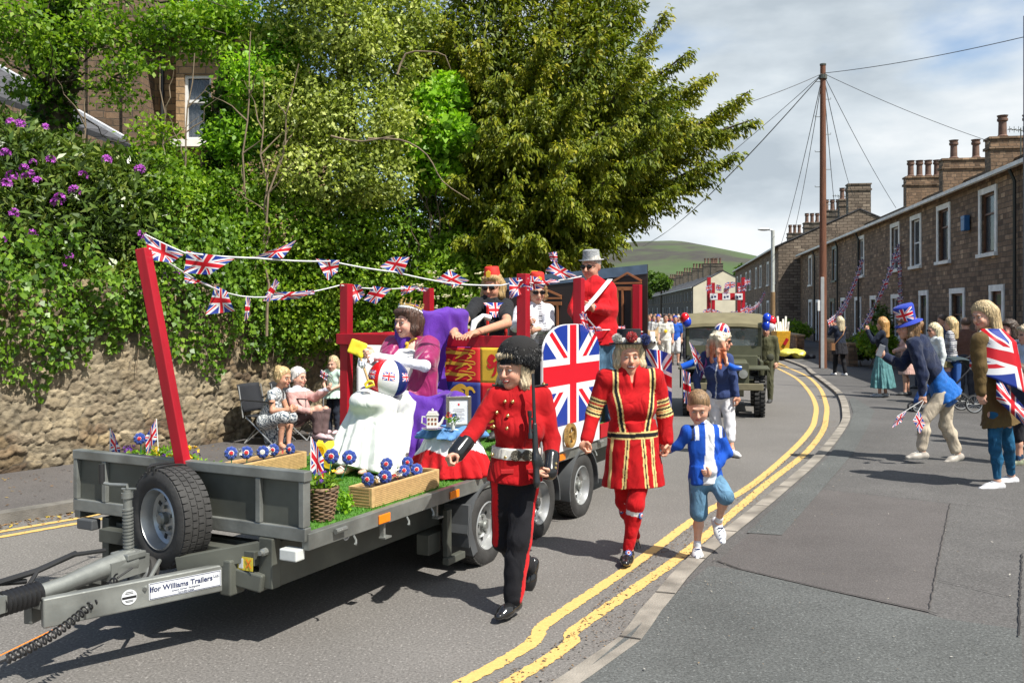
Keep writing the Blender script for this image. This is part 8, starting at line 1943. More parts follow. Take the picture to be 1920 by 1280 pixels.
J,s_,f_=stand(-2.62,13.85,.1,R(-110),1.10,arms='front');
person('little blonde girl in a mint tunic standing by the wall waving a tiny flag',J,f_,(-.3,-.9,-.1),sc=s_*1.02,vox=.010,child=True,hair=('pony',(.55,.42,.25)),skin=(.66,.40,.30),smile=.4,top=[dict(kind='bodice',col=(.50,.66,.58),off=.012,sleeve=.1,neckline=None)],low=[dict(kind='trousers',col=(.02,.025,.04),off=.010),dict(kind='skirt',col=(.50,.66,.58),drop=.10,hem_r=(.20,.16),rip=.1,name='tunic_skirt')],shoes=dict(col=(.6,.42,.45)))
stick_flag(P(622,706,13.6),P(602,693,13.6),.09,.12,(-.2,0,-1),'tiny union flag waved by the little girl',gf_)
def simple(label,u,v,z,yaw,h,hair,topc,lowd,arms='down',vox=.016,skin=SK,male=False,shoes=None,step=.05,lean=0.,look=None,group=None,top_kw=None,glasses=False,wide=1.0,child=False,Y=None):
 p=G(u,v,z)if Y is None else Vector(((u-960)/FPX*Y,Y,z));J,s_,f_=stand(p.x,p.y,z,R(yaw),h,arms=arms,step=step,lean=lean)
 tk=dict(kind='top',col=topc,off=.016,hem=.05);tk.update(top_kw or{})
 return person(label,J,f_,look or(f_.x,f_.y,-.1),sc=s_,vox=vox,hair=hair,skin=skin,male=male,bust=0 if male else.4,smile=.1,shoes=shoes if shoes is not None else dict(col=(.05,.05,.05)),top=[tk],low=lowd,group=group,glasses=glasses,wide=wide,child=child)[0],p
TRS=lambda c,**k:dict(kind='trousers',col=c,off=.016,**k)
(w12,p12)=simple('blonde woman in navy coat and black leggings walking away past the wooden pole',1575,704,PZ,108,1.66,('wave',(.62,.52,.34)),(.018,.025,.045),[TRS((.012,.012,.015)),dict(kind='skirt',col=(.02,.02,.025),drop=.28,hem_r=(.24,.19),rip=.06)],arms='phone',shoes=dict(col=(.7,.7,.7)),step=.12,vox=.015,wide=1.1)
x=MB();x.tube([p12+Vector((.16,.0,1.38)),p12+Vector((.02,-.17,1.15)),p12+Vector((-.2,-.12,.88))],.014,5);x.box(p12+Vector((-.24,-.08,.82)),(.1,.16,.2));x.build('handbag',mat('tan_leather',(.25,.12,.05),rough=.5),w12,world=True)
simple('ginger haired woman in dark jumper and long teal skirt raising a phone',1655,744,PZ,152,1.68,('wave',(.50,.27,.09),1.06),(.012,.018,.035),[dict(kind='skirt',col=(.10,.24,.25),drop=.70,hem_r=(.30,.24),rip=.14)],arms='phone',shoes=dict(col=(.5,.5,.5)),vox=.013)
x=MB();q=P(1636,606,19.8);x.box(q,(.15,.02,.08),Matrix.Rotation(R(60),3,'Z'));tag(x.build('phone',m_black,bevel=.006),'black phone held up by the ginger haired woman','phone')
simple('woman in a pale pink coat behind the teal skirt',1700,741,PZ,165,1.62,('short',(.25,.15,.08)),(.60,.38,.33),[dict(kind='skirt',col=(.60,.38,.33),drop=.42,hem_r=(.22,.17),rip=.04)],arms='front',vox=.015)
simple('woman with long blonde hair and sunglasses in a white top',1752,768,PZ,190,1.60,('long',(.70,.60,.38)),(.62,.66,.66),[TRS((.10,.16,.25))],glasses=True,vox=.0125,Y=17.2)
simple('woman with blonde ponytail in a black and white striped shirt',1783,760,PZ,150,1.70,('wave',(.55,.40,.20)),(.62,.62,.62),[TRS((.05,.09,.2))],vox=.0125,top_kw=dict(colfn=lambda V,c,x:np.where((np.sin(V[:,2]*150)>.1)[:,None],np.array((.05,.05,.09)),c),wr=0),Y=18.6)
simple('stooping man in a brown t-shirt behind the pushchair',1812,760,PZ,70,1.68,('crop',(.10,.06,.04)),(.14,.07,.05),[TRS((.05,.05,.06))],male=True,vox=.015,lean=.08,Y=19.3,wide=1.2,top_kw=dict(sleeve=.4))
simple('dark haired woman at the right edge behind the girl in the flag',1893,800,PZ,200,1.70,('bob',(.05,.03,.02)),(.12,.14,.2),[TRS((.03,.03,.05))],vox=.012,Y=13.2,skin=(.6,.28,.22))
simple('woman in a pale blue top cut off by the right edge',1926,800,PZ,180,1.64,('bob',(.55,.45,.3)),(.45,.52,.62),[TRS((.03,.03,.05))],vox=.013,Y=12.6)
simple('child in black shorts and green trainers at the right edge',1912,868,PZ,170,1.18,('crop',(.10,.06,.04)),(.02,.03,.05),[dict(kind='trousers',col=(.015,.015,.02),off=.02,len=.55)],vox=.011,child=True,male=True,shoes=dict(col=(.20,.22,.14),sole=(.6,.55,.4),socks=(.02,.05,.1),size=1.1),Y=11.3)
simple('dark haired man in a navy shirt among the spectators behind the blonde women',1768,735,PZ,175,1.74,('crop',(.06,.04,.03)),(.03,.05,.11),[TRS((.06,.06,.07))],male=True,vox=.017)
simple('woman in an orange top standing between the pink coat and the blonde women',1722,728,PZ,170,1.62,('bob',(.25,.14,.07)),(.55,.24,.06),[TRS((.04,.05,.08))],vox=.017)
simple('grey haired woman in a cream cardigan near the terrace doors',1838,735,PZ,180,1.60,('short',(.45,.44,.42)),(.60,.55,.44),[TRS((.10,.08,.07))],vox=.017)
J=jp(11.5,head=(1700,614),sl=(1712,644,-.16),sr=(1728,638,.16),el=(1731,705,-.24),er=(1690,684,.05),wl=(1730,740,-.26),wr=(1659,668,.0),hl=(1768,738,-.09),hr=(1776,736,.09),kl=(1732,790,-.10),kr=(1772,796,.10),al=(1729,846,-.12),ar=(1795,850,.08))
for k in('al','ar'):J[k].z=max(J[k].z,PZ+.09)
J['tl']=Vector((-1,-.15,0));J['tr']=Vector((-.93,-.3,-.18))
def flc(V,c,x):q=(V-np.array(x['hpc']))@np.array(x['spine']);c[q+.55*((V-np.array(x['hpc']))@np.array(x['dep']))<.24]=(.015,.14,.50);return c
pr_,px_=person('person in a blue union top hat and navy fleece bending forward to take a photo',J,(-.85,-.1,-.5),(-.97,-.05,-.1),vox=.0085,hair=('bob',(.20,.12,.06)),smile=.1,sc=1.02,wide=1.14,bust=.3,top=[dict(kind='top',col=(.012,.020,.055),off=.030,hem=.055,hw=.185,colfn=flc,wr=.007,mat=m_knit,cuff=.02,collar=True)],low=[dict(kind='trousers',col=(.50,.43,.33),off=.014,cuff=.030,knee=.018,len=.93,wr=.008,wf=18)],shoes=dict(col=(.36,.33,.29),sole=(.58,.60,.55),up=.03,size=1.1),hands=dict(r=dict(d=Vector((-.7,0,.5)),n=Vector((0,1,0)),side=Vector((0,0,1)),curl=.8),l=dict(curl=.9)))
laces(J,pr_,m_white);hq=px_['hp'];HM=px_['HM']@Matrix.Rotation(R(-14),3,'X')
c=hq(0,-.02,.075);x=MB();x.lathe([(.0,.20),(.06,.205),(.115,.195),(.125,.17),(.098,.0),(.12,-.012),(.165,-.03),(.17,-.037),(.12,-.025),(.09,-.01)],c,n=30,rot=HM);th_=x.build('felt_top_hat',mat('hat_royal_blue',(.008,.035,.36),rough=.8,sheen=.1,bump=.5),pr_,world=True,smooth=True,angle=60)
grid_sheet('hat_flag',lambda s,t:c+HM@Vector((math.cos(R(165)+R(110)*s*1-R(200))*(.104+.027*t)*1.0,0,0))*0+HM@Vector((math.sin((s-.5)*2.1-.9)*(.104+.026*t),math.cos((s-.5)*2.1-.9)*(.104+.026*t),.01+.16*t)),20,12,M_FLAGP,th_,world=True)
x=MB();q=J['wr']+Vector((-.06,-.02,.07));x.box(q,(.012,.075,.15),frame((-.9,.1,.35))@Matrix.Rotation(R(0),3,'X'));tag(x.build('phone',mat('phone_case',(.16,.17,.19),rough=.4),bevel=.006),'grey phone held out by the bending person in the top hat','phone')
for i,(a,b_,w_)in enumerate((((1730,750),(1682,780),.15),((1732,752),(1712,788),.17))):
 stick_flag(P(*a,11.2),P(*b_,11.15),w_,.14,(-.4+.8*i,-.1,-.9+.1*i),['little union flag pointing left from the lowered hand of the bending person','little union flag hanging down from the lowered hand of the bending person'][i],gf_)
J=jp(9.9,head=(1843,592),sl=(1836,636,-.17),sr=(1868,632,.17),el=(1836,690,-.2),er=(1860,690,.2),wl=(1840,735,-.22),wr=(1845,735,.15),hl=(1866,778,-.08),hr=(1880,776,.10),kl=(1866,842,-.08),kr=(1892,838,.12),al=(1870,902,-.07),ar=(1896,892,.28));J['tl']=J['tr']=Vector((-1,-.22,0))
gr2,gx2=person('blonde girl wrapped in a union flag cape over an olive jacket, in blue jeans',J,(-.97,-.2,0),(-.92,-.35,-.22),vox=.0078,hair=('long',(.50,.38,.21),1.04,.95),smile=.2,skin=(.62,.36,.26),bust=.4,sc=1.02,top=[dict(kind='top',col=(.115,.075,.028),off=.032,hem=.10,hw=.215,cuff=.03,wr=.007)],low=[dict(kind='trousers',col=(.018,.10,.20),off=.003,cuff=.006,knee=.008,len=.93,mat=m_denim)],shoes=dict(col=(.58,.58,.60),sole=(.70,.70,.70),size=1.12,up=.02))
laces(J,gr2,m_stick)
def cpf(s,t):
 sh=gx2['shc']+UP_*.03;a=R(200+200*s)
 rx,ry=.26+.06*(1-t),.17+.07*(1-t);rx*=.55+.45*min(1,(1-t)*5);ry*=.55+.45*min(1,(1-t)*5)
 z=sh.z+.07-.62*(1-t)*(1.0-.55*abs(s-.62))-.10*s*(1-t);return Vector((sh.x+.015+ry*1.15*math.cos(a)*(1+.08*math.sin(s*17+t*3))+.10*(1-t)*s,sh.y+rx*.98*math.sin(a)*(1+.06*math.sin(s*13)),z))
grid_sheet('flag_cape',cpf,40,24,M_FLAG,gr2,world=True,uvfn=lambda s,t:(.08+.72*s,.05+.9*t),thick=.004)
grid_sheet('cape_tail',lambda s,t:P(1868+62*s,700+75*s+48*(1-t)*(1-.35*s),9.62-.05*math.sin(s*8)-.04*math.sin(t*5)),16,12,M_FLAG,gr2,world=True,thick=.003)
PC=Vector((7.75,17.2,PZ));e=empty('pushchair',PC,label='blue three wheeled pushchair seen from the side behind the bending person',cat='pushchair');AXP=frame((0,0,1),(0,1,0));AXW=Matrix(((1,0,0),(0,0,-1),(0,1,0)))
def spoke_wheel(c,r,par,nm='wheel'):
 x=MB();x.lathe([(r-.018,-.016),(r,-.012),(r,.012),(r-.018,.016)],c,n=28,rot=AXW,close=True);t=x.build(nm,m_rubd,par,world=True,smooth=True);x=MB();x.lathe([(r-.03,-.008),(r-.018,-.01),(r-.018,.01),(r-.03,.008)],c,n=28,rot=AXW,close=True)
 for i in range(12):a=math.pi*i/6;x.tube([c,c+Vector((math.cos(a)*(r-.025),0,math.sin(a)*(r-.025)))],.003,4)
 x.build('spokes',m_rim,t,world=True)
for dy in(-.25,.25):spoke_wheel(PC+Vector((.55,dy,.165)),.165,e);spoke_wheel(PC+Vector((-.42,dy*.4,.085)),.085,e);x=MB();x.tube([PC+Vector((-.42,dy*.4,.1)),PC+Vector((.15,dy,.45)),PC+Vector((.62,dy,.95)),PC+Vector((.74,dy,1.0))],.014,6);x.tube([PC+Vector((.55,dy,.17)),PC+Vector((.15,dy,.47))],.014,6);x.build('frame',m_black,e,world=True,smooth=True)
x=MB();x.tube([PC+Vector((.74,-.25,1.0)),PC+Vector((.74,.25,1.0))],.018,8);x.build('handlebar',m_rubd,e,world=True)
m_pb=mat('pushchair_blue',(.02,.09,.32),rough=.8);m_pd=mat('pushchair_dark',(.025,.045,.055),rough=.8)
F=Field();F.rbox(PC+Vector((.05,0,.44)),(.26,.2,.05),r=.03);F.rbox(PC+Vector((.30,0,.66)),(.05,.2,.24),r=.03,k=.05);F.cone(PC+Vector((-.22,0,.42)),PC+Vector((-.36,0,.2)),.14,.12,w=(1,0,0),f=.5,k=.05);link('seat',F.mesh('seat',.014,wr=.006),m_pb,e,world=True)
grid_sheet('hood',lambda s,t:PC+Vector((.34+.34*math.cos(R(20+100*s)),-.23+.46*t,.70+.30*math.sin(R(20+100*s))*(1-.15*(2*t-1)**2))),12,8,m_pd,e,world=True,thick=.01)
x=MB();x.sphere(PC+Vector((.12,0,.30)),.16,12,sq=(1.2,1,.55));x.build('basket',m_pd,e,world=True,smooth=True)
tcn=PC+Vector((.16,-.02,.80));F=Field();F.ell(tcn,(.085,.085,.10));F.cone(tcn-UP_*.12,tcn+Vector((.02,0,-.32)),.07,.10,col=(.08,.12,.3));F.cone(tcn+Vector((.0,0,-.34)),tcn+Vector((-.2,0,-.36)),.07,.05,col=(.05,.08,.2))
ty=link('person',F.mesh('person',.012,base=(.62,.36,.27)),m_cloth);tag(ty,'toddler in an olive sun hat sitting in the pushchair','person')
x=MB();x.lathe([(0,.10),(.07,.085),(.092,.03),(.14,-.005),(.135,-.012),(.088,.02)],tcn+UP_*.02,n=20);x.build('sun_hat',mat('olive_cotton',(.10,.08,.03),rough=.9),ty,smooth=True)
E=Vector((.217,.976,0));Sx=Vector((.976,-.217,0));JO=Vector((3.72,16.6,0));JM=Matrix((Sx,E,UP_)).transposed()
jeep=empty('military_jeep',JO,math.atan2(Sx.y,Sx.x),'olive open military jeep with a canvas roof driving behind the walkers','jeep')
jq=lambda a,b,c:JO+Sx*a+E*b+UP_*c
m_ol=mat('olive_paint',(.075,.078,.045),rough=.62,var=.2,scale=4);m_old=mat('olive_dark',(.035,.037,.022),rough=.8);m_canv=mat('olive_canvas',(.17,.15,.085),rough=.9,var=.15,scale=5,bump=.4)
def jb_(name,a0,a1,b0,b1,c0,c1,m=None,par=None,bev=.012):x=MB();x.box(jq((a0+a1)/2,(b0+b1)/2,(c0+c1)/2),(a1-a0,b1-b0,c1-c0),JM);return x.build(name,m or m_ol,par or jeep,world=True,bevel=bev)
jb_('chassis',-.35,.35,.15,3.1,.38,.55,m_old);hd_=jb_('bonnet',-.43,.43,.22,1.25,.55,.99,bev=.05)
x=MB();x.box(jq(0,.20,.76),(.88,.03,.42),JM);gri=x.build('grille',m_ol,jeep,world=True,bevel=.01);x=MB()
for i in range(9):x.box(jq(-.24+.06*i,.182,.76),(.026,.01,.34),JM)
x.build('grille_slots',m_black,gri,world=True)
for a in(-.34,.34):
 x=MB();x.lathe([(0,.0),(.085,.01),(.095,.04),(.09,.09),(0,.09)],jq(a,.11,.78),n=20,rot=JM@Matrix.Rotation(R(-90),3,'X'));h_=x.build('headlight',m_old,jeep,world=True,smooth=True);x=MB();x.lathe([(0,0),(.078,.004),(.078,.012),(0,.012)],jq(a,.105,.78),n=20,rot=JM@Matrix.Rotation(R(-90),3,'X'));x.build('lens',mat('lens_grey',(.25,.26,.25),rough=.1),h_,world=True)
for s_ in(-1,1):
 a0,a1=(.43,.80)if s_>0 else(-.80,-.43)
 jb_('front_wing',a0,a1,.25,1.15,.84,.88,bev=.01);jb_('wing_side',a0 if s_<0 else a1-.02,a0+.02 if s_<0 else a1,.9,1.2,.45,.86)
 jb_('body_side',.70*s_-.03,.70*s_+.03,1.25,3.1,.50,.95)
 for b_ in(.55,2.6):wheel(jeep,jq(.63*s_,b_,.35),Matrix((E*-s_*1,UP_,Sx*s_)).transposed(),r=.35,w=.18,face=1,blocky=True,mr=m_ol)
jb_('floor_pan',-.7,.7,1.2,3.1,.50,.60);jb_('tail_panel',-.7,.7,3.06,3.12,.5,.95);jb_('bumper',-.68,.68,.0,.08,.50,.62,mat('bumper_tan',(.17,.15,.09),rough=.7));jb_('cowl',-.62,.62,1.2,1.3,.85,1.06)
x=MB()
for a in(-.66,.66):x.box(jq(a,1.28,1.33),(.05,.04,.56),JM)
for c,h_ in((1.14,.20),(1.58,.04)):x.box(jq(0,1.28,c),(1.27,.038,h_),JM)
ws_=x.build('windscreen_frame',m_ol,jeep,world=True);x=MB();x.box(jq(0,1.285,1.40),(1.27,.008,.33),JM);gl_=mat('jeep_glass',(.16,.19,.20),rough=.08);gl_.node_tree.nodes['Principled BSDF'].inputs['Alpha'].default_value=.5;x.build('windscreen',gl_,ws_,world=True)
x=MB();pf=[(1.20,1.60),(1.22,1.66),(1.62,1.84),(3.15,1.86),(3.2,1.70),(3.17,1.70),(3.12,1.82),(1.64,1.80),(1.24,1.60)];vs=[jq(s_*(.69+.05*min(1,(b_-1.2)/.4)),b_,c_-(.03 if abs(s_)>.9 else 0))for s_ in(-1,-.5,0,.5,1)for b_,c_ in pf];n=len(pf)
x.add(vs,[(k*n+i,k*n+(i+1)%n,(k+1)*n+(i+1)%n,(k+1)*n+i)for k in range(4)for i in range(n)]+[tuple(range(n)),tuple(4*n+i for i in range(n))])
for s_ in(-1,1):x.add([jq(.745*s_,1.25,1.60),jq(.745*s_,1.66,1.80),jq(.745*s_,3.15,1.83),jq(.745*s_,3.15,1.66),jq(.745*s_,1.6,1.66)],[(0,1,2,3,4)])
x.build('canvas_roof',m_canv,jeep,world=True,smooth=True,angle=30)
for a in(-.72,.72):
 for b_ in(2.1,3.05):x=MB();x.tube([jq(a,b_,.9),jq(a,b_,1.7)],.018,6);x.build('roof_hoop',m_old,jeep,world=True)
x=MB();x.sphere(jq(.86,1.3,1.02),.075,10,sq=(1,.4,1));x.tube([jq(.72,1.3,.95),jq(.86,1.3,1.0)],.01,5);x.build('wing_mirror',m_old,jeep,world=True,smooth=True)
x=MB();x.lathe([(.18,-.012),(.2,0),(.18,.012)],jq(.32,1.62,1.15),n=20,rot=JM@Matrix.Rotation(R(-60),3,'X'),close=True);x.build('steering_wheel',m_black,jeep,world=True)
for a,lb in((.32,'jeep driver in olive uniform behind the windscreen'),(-.32,'jeep passenger in olive uniform beside the driver')):
 c=jq(a,2.0,1.38);F=Field();F.ell(c,(.08,.095,.115));F.cone(c-UP_*.1,c-UP_*.2,.05,.06);F.cone(c-UP_*.24-Sx*.14,c-UP_*.24+Sx*.14,.07,.07,col=(.09,.09,.05));F.cone(c-UP_*.25,c-UP_*.7,.15,.17,w=E,f=.7,col=(.09,.09,.05));F.ell(c+UP_*.06,(.095,.11,.07),col=(.07,.07,.04))
 for s_ in(-1,1):F.cone(c-UP_*.26+Sx*.18*s_,c-UP_*.48+Sx*.2*s_-E*.1,.05,.045,col=(.09,.09,.05));F.cone(c-UP_*.48+Sx*.2*s_-E*.1,c-UP_*.36+Sx*.1*s_-E*.33,.045,.035)
 tag(link('person',F.mesh('person',.02,base=SK),m_cloth),lb,'person')
simple('soldier in olive uniform standing at the open side of the jeep',1437,752,0,-115,1.62,('crop',(.05,.04,.03)),(.085,.085,.045),[TRS((.08,.08,.045))],male=True,vox=.02,Y=19.6)
def balloon(c,r,m,label):x=MB();x.sphere(c,r,14,sq=(1,1,1.2));x.lathe([(.0,-r*1.3),(.015,-r*1.27),(.006,-r*1.17)],c,n=8);tag(x.build('balloon',m,smooth=True,angle=60),label,'balloon','balloons tied to the jeep')
mbl={'red':mat('balloon_red',(.6,.01,.02),rough=.2),'blue':mat('balloon_blue',(.01,.05,.5),rough=.2),'white':mat('balloon_white',(.7,.7,.75),rough=.2)}
for u,v,cc,w_ in((1437,610,'blue','lowest by the right roof corner of the jeep'),(1447,602,'red','outermost by the right roof corner of the jeep'),(1438,597,'blue','topmost by the right roof corner of the jeep'),(1445,611,'white','between the coloured ones at the right roof corner'),(1288,603,'blue','lower one by the left roof corner of the jeep'),(1284,596,'red','upper one by the left roof corner of the jeep')):balloon(P(u,v,17.6),.085,mbl[cc],cc+' balloon, '+w_)
sf=empty('second_float',P(1360,700,38),label='distant red framed float crowded with flags behind the jeep',cat='float')
for u,d in((1329,37),(1393,37),(1337,41),(1385,41)):x=MB();a=P(u,520 if d<40 else 530,d);x.box(Vector((a.x,d,a.z/2+.3)),(.14,.14,a.z-.6));x.build('post',m_red,sf,world=True)
a,b_=P(1329,556,36.9),P(1394,556,36.9);x=MB();x.bar(a,b_,.04,.28);bn=x.build('banner',m_redl,sf,world=True)
for k in(.14,.5,.86):
 c=a.lerp(b_,k);x=MB();x.box(c+Vector((0,-.025,0)),(.30,.01,.25));pn=x.build('banner_picture',m_stick,bn,world=True);x=MB();x.box(c+Vector((-.06,-.032,-.02)),(.07,.006,.09));x.box(c+Vector((.05,-.032,0)),(.09,.006,.07));x.build('picture_print',m_st_brown if False else m_ink,pn,world=True)
jb2=MB();c=P(1360,690,38.5);jb2.box(Vector((c.x,39,.9)),(2.2,5,.5));jb2.build('trailer_bed',m_dark,sf,world=True);r=random.Random(4)
for i in range(34):
 a=P(r.uniform(1316,1400),r.choice([r.uniform(578,592),r.uniform(578,592),r.uniform(524,545),600]),r.uniform(36.4,36.9));w_=r.uniform(.18,.38);t_=r.uniform(-.6,.6)
 grid_sheet('flag',lambda s,t:a+Vector((w_*s*math.cos(t_),.03*math.sin(s*5),w_*s*math.sin(t_)-.22*(1-t))),4,3,M_FLAG,sf,world=True)
far=[('cricket player in cream whites with a yellow badge, walking left of the jeep',1248,690,-100,1.78,(.70,.69,.62),(.66,.65,.58),('crop',(.03,.02,.02)),True),('person in a blue cap and white shirt behind the cricket player',1234,680,-100,1.75,(.62,.62,.60),(.5,.5,.5),('crop',(.02,.06,.4)),True),('person in royal blue t-shirt and white shorts beside the jeep',1266,684,-95,1.72,(.02,.10,.48),(.6,.6,.6),('crop',(.02,.06,.35)),True),('dark clothed walker between the blue t-shirt and the jeep',1279,677,-100,1.7,(.05,.06,.07),(.03,.03,.04),('short',(.2,.12,.05)),True),('walker in grey at the far left of the followers',1226,668,-95,1.7,(.30,.30,.32),(.05,.05,.07),('short',(.1,.06,.03)),True),('walker in green near the far terrace',1217,662,-95,1.68,(.02,.2,.06),(.05,.05,.1),('short',(.2,.1,.05)),False),('walker in red near the far terrace',1211,658,-95,1.68,(.5,.02,.03),(.04,.05,.12),('short',(.1,.06,.03)),True),('walker in navy behind the royal blue t-shirt',1257,665,-95,1.72,(.02,.03,.12),(.3,.28,.24),('short',(.1,.06,.03)),True),('pale haired walker farthest back beside the second float',1272,661,-95,1.66,(.6,.45,.4),(.1,.1,.2),('bob',(.6,.55,.45)),False)]
for i,(lb,u,v,yaw,h,tc2,lc,hr_,ml)in enumerate(far):
 rt,p=simple(lb,u,v,0,yaw,h,hr_,tc2,[TRS(lc)]if i!=2 else[dict(kind='trousers',col=lc,off=.02,len=.5)],vox=.026,male=ml,group='people following the jeep',step=.12,top_kw=dict(sleeve=.45)if i<3 else None)
 if i==0:x=MB();x.sphere(p+Vector((-.02,-.155,1.22)),.06,8,sq=(1,.4,1));x.build('badge',m_pany,rt,world=True)
for i in range(10):
 u=1212+8.5*i;simple('distant follower in the crowd before the far terrace, '+['first','second','third','fourth','fifth','sixth','seventh','eighth','ninth','tenth'][i]+' from the left',u,640+(i%3)*3,0,-90,1.7,('short',(.15+.04*(i%3),.1,.05)),[(.5,.5,.5),(.4,.03,.03),(.02,.06,.3),(.6,.55,.5)][i%4],[TRS((.04,.05,.1))],vox=.04,male=i%2==0,group='distant crowd')
pb_=G(1543,690,PZ);tp=P(1541,123,pb_.y);pole=empty('telegraph_pole',pb_,label='tall brown wooden telegraph pole on the right pavement',cat='pole')
m_pole=mat('creosoted_pole',(.16,.065,.035),rough=.85,var=.35,scale=4,stretch=(8,8,.6),bump=.5)
x=MB();x.tube([pb_,Vector((pb_.x,pb_.y,tp.z))],[.125,.085],14);x.build('shaft',m_pole,pole,world=True,smooth=True)
x=MB();x.box(pb_+Vector((-.06,-.13,1.45)),(.11,.05,2.9));x.build('cable_guard',mat('guard_grey',(.35,.36,.36),rough=.5),pole,world=True,bevel=.01)
x=MB();x.box(pb_+Vector((-.14,-.12,2.0)),(.13,.02,.34));x.build('notice_plate',m_white,pole,world=True)
for i in range(11):z=3.6+i*.56;s_=1 if i%2 else-1;x=MB();x.tube([Vector((pb_.x+.08*s_,pb_.y,z)),Vector((pb_.x+.25*s_,pb_.y,z)),Vector((pb_.x+.25*s_,pb_.y,z+.05))],.010,5);x.build('step_iron',m_galvd,pole,world=True)
x=MB();x.lathe([(.13,-.08),(.13,.05),(0,.09)],Vector((pb_.x,pb_.y,tp.z-.35)),n=14);x.build('collar',m_galvd,pole,world=True);x=MB();x.lathe([(.10,0),(.10,.05),(0,.07)],Vector((pb_.x,pb_.y,tp.z)),n=14);x.build('cap',m_galvd,pole,world=True)
top_=Vector((pb_.x,pb_.y,tp.z-.25));m_wire=mat('wire_black',(.05,.05,.055),rough=.6)
ends=[(P(1960,60,22),'the upper right corner'),(P(1852,264,34),'the two pot chimney'),(P(1680,390,41),'the middle of the near terrace'),(P(1600,368,60),'the lone chimney stack'),(P(1572,450,66),'the far side of the near terrace'),(P(1490,432,52),'the eaves near the street lamp'),(P(1463,462,62),'the corner of the sunlit gable'),(P(1215,455,90),'the far terrace, upper'),(P(1205,462,92),'the far terrace, lower'),(P(1150,452,55),'the cream cottage under the yew'),(P(1330,215,26),'the yew branches')]
for q,lb in ends:
 n=14;L_=(q-top_).length;x=MB();x.tube([top_.lerp(q,i/n)+Vector((0,0,-.012*L_*4*(i/n)*(1-i/n)))for i in range(n+1)],.009+.00012*L_,4);tag(x.build('telephone_wire',m_wire),'thin telephone wire from the pole top to '+lb,'wire','telephone wires')
lb_=G(1449,656,PZ);lp=empty('street_lamp',lb_,label='street lamp with a brown lower column and pale upper column',cat='street lamp');zt=P(1449,432,lb_.y).z
x=MB();x.tube([lb_,lb_+UP_*2.7],.11,12);x.build('lower_column',m_gold if False else mat('lamp_brown',(.24,.15,.07),rough=.7),lp,world=True,smooth=True);x=MB();x.tube([lb_+UP_*2.7,Vector((lb_.x,lb_.y,zt))],.085,12);x.build('upper_column',mat('lamp_pale',(.48,.50,.46),rough=.6),lp,world=True,smooth=True)
x=MB();x.tube([Vector((lb_.x,lb_.y,zt)),Vector((lb_.x-.25,lb_.y,zt+.05))],.04,8);x.sphere(Vector((lb_.x-.42,lb_.y,zt+.05)),.30,12,sq=(1,.45,.25));x.build('lantern',mat('lamp_head',(.6,.62,.62),rough=.4),lp,world=True,smooth=True)
q=Vector((11.1,20.4,PZ));lp=empty('lamp_post',q,label='dark slim lamp post at the right edge of the photo',cat='lamp post');x=MB();x.tube([q+UP_*1.3,q+UP_*8.2],[.05,.045],12);x.build('column',mat('post_grey',(.10,.10,.11),rough=.5),lp,world=True,smooth=True);x=MB();x.lathe([(.09,0),(.09,1.3),(.07,1.35)],q,n=12);x.build('base_column',MATS['post_grey'],lp,world=True,smooth=True)
for(d0,d1,off,lb)in((31,36.5,2.6,'low stone garden wall before the middle of the near terrace'),(41,60,2.9,'low stone garden wall towards the sunlit gable')):
 a=facade(d0)-Vector((off,0,0));b_=facade(d1)-Vector((off,0,0));x=MB();x.bar(a+UP_*.36,b_+UP_*.36,.3,.72);w_=x.build('garden_wall',m_st_dark,None);x=MB();x.bar(a+UP_*.75,b_+UP_*.75,.38,.07);x.build('coping',m_ash,w_);tag(w_,lb,'wall')
for i,(u,v,d,rr,hh,lb,m_)in enumerate(((1486,618,47,.75,.45,'round green bush before the sunlit gable',lm_haw),(1640,640,30,.55,.5,'green shrub behind the low garden wall, beside the teal skirt woman',lm_haw),(1612,650,31.5,.5,.4,'dark low shrub left of the green one at the terrace',lm_rhod),(1648,612,31.5,.35,.7,'tall dark shrub against the terrace wall',lm_rhod))):
 c=P(u,v,d);plant('garden_bush',lb,'bush',[(c,(rr,rr,hh)),(c+Vector((rr*.6,0,-.1)),(rr*.7,rr*.7,hh*.7))],1500,m_,140+i,size=.13,twigs=2,base=Vector((c.x,c.y,PZ)))
c=Vector(((1464-960)/FPX*41,41,PZ));sk=empty('yellow_skip',c,label='small yellow waste container filled with planks by the kerb',cat='skip');x=MB();x.box(c+UP_*.5,(.52,.7,.9),taper=1.18);x.build('bin',mat('skip_yellow',(.62,.33,.02),rough=.5,var=.2),sk,world=True,bevel=.02)
for i in range(7):x=MB();x.bar(c+Vector((-.25+.09*i,0,.9)),c+Vector((-.35+.12*i,.1,1.35+.12*(i%3))),.08,.02);x.build('plank',m_cream,sk,world=True)
x=MB();x.box(c+Vector((.1,-.42,.5)),(.14,.02,.3),Matrix.Rotation(.5,3,'Y'));x.build('red_stripe',m_redl,sk,world=True)
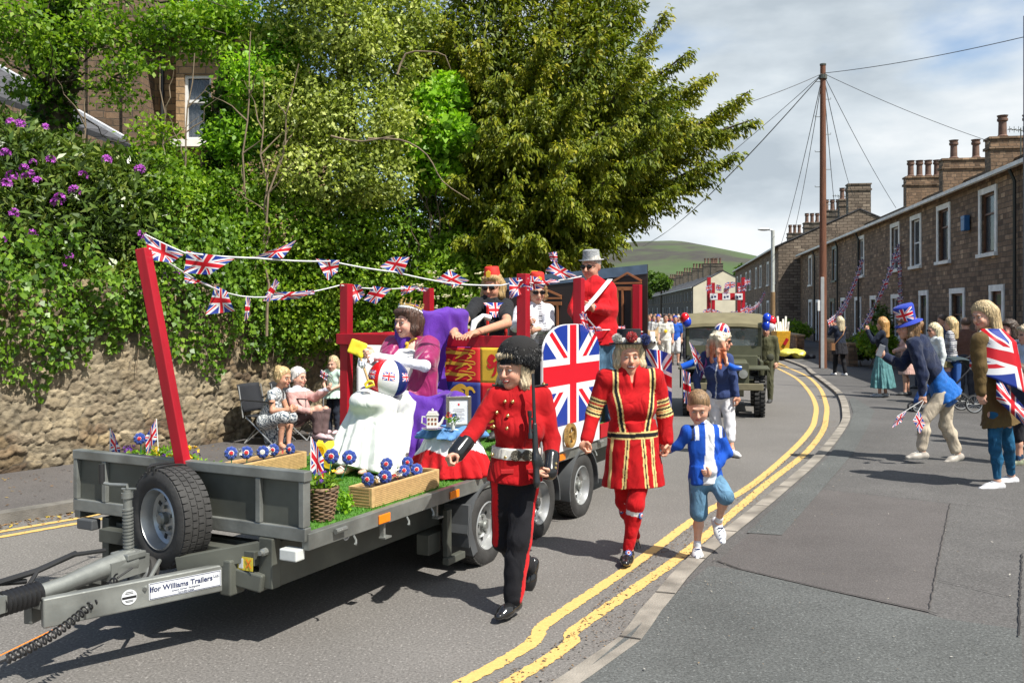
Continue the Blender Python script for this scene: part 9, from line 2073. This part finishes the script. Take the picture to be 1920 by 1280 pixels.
for i,(u,v,d,s_,cc,lb)in enumerate(((1462,655,37,(.65,.6,.16),(.10,.11,.13),'heap of dark grey sacks beside the kerb'),(1488,657,36.4,(.75,.5,.14),(.06,.06,.07),'heap of black plastic sheeting beside the kerb'),(1480,650,36,(.5,.4,.12),(.62,.55,.08),'yellow tarpaulin thrown over the dark sheeting'))):
 F=Field();c=P(u,v,d);c.z=PZ+s_[2]*.55+(.15 if i==2 else 0);F.ell(c,s_,k=.1);F.ell(c+Vector((.3,0,-.05)),(s_[0]*.6,s_[1]*.8,s_[2]),k=.1);F.plane((0,0,PZ),(0,0,-1));tag(link(['sack_heap','plastic_sheeting','tarpaulin'][i],F.mesh('heap',.05,wr=.06,wf=7,seed=i),mat('tarp%d'%i if False else['sack_grey','sheet_black','tarp_yellow'][i],cc,rough=.4)),lb,'rubbish heap' if i<2 else 'tarpaulin')
def house_bunting(label,a,b_,n,sag=.5):
 e=empty('bunting',a,label=label,cat='bunting',group='strings of bunting on the terrace');pts=[a.lerp(b_,i/20)+Vector((0,0,-sag*4*(i/20)*(1-i/20)))for i in range(21)];x=MB();x.tube(pts,.008,4);x.build('tape',m_tape,e,world=True);r=random.Random(n)
 for i in range(n):
  t=(i+.5)/n*20;k=int(t);p=pts[k].lerp(pts[k+1],t-k);w_=.24;a_=r.uniform(-.5,.5);grid_sheet('pennant',lambda s,tt:p+Vector((w_*(s-.5)*(.15+.85*tt)*math.cos(a_),w_*(s-.5)*math.sin(a_),-.30*(1-tt)+.04*(s-.5)+.06*a_*(1-tt))),4,4,M_FLAG,e,world=True)
house_bunting('string of union bunting from an upper window down towards the telegraph pole',P(1617,482,41.5),P(1553,600,33),16);house_bunting('long slanting string of union bunting from the middle upper window to the shrubs',P(1685,455,35.2),P(1612,618,30),15,.3);house_bunting('vertical string of union bunting below the middle upper window',P(1687,450,35.3),P(1688,590,34.6),10,.05);house_bunting('distant union bunting on the second terrace',P(1434,545,66),P(1412,575,60),8,.2)
for i,(u,v,d)in enumerate(((1573,375,66),(1617,382,62),(1914,258,34),(1425,492,80))):
 p=P(u,v,d);x=MB();x.tube([p-UP_*1.2,p+UP_*.35],.02,5)
 x.tube([p+Vector((-.45,0,.3)),p+Vector((.45,0,.22))],.015,4)
 for k in range(6):x.tube([p+Vector((-.4+.16*k,-.15,.3-.015*k)),p+Vector((-.4+.16*k,.15,.3-.015*k))],.010,4);x.tube([p+Vector((-.4+.16*k,0,.18)),p+Vector((-.4+.16*k,0,.40))],.010,4)
 tag(x.build('tv_aerial',m_galvd),'television aerial on '+['the left of the lone chimney stack','the right of the lone chimney stack','the two pot chimney at the right edge','the far roofs by the street lamp'][i],'aerial','television aerials')
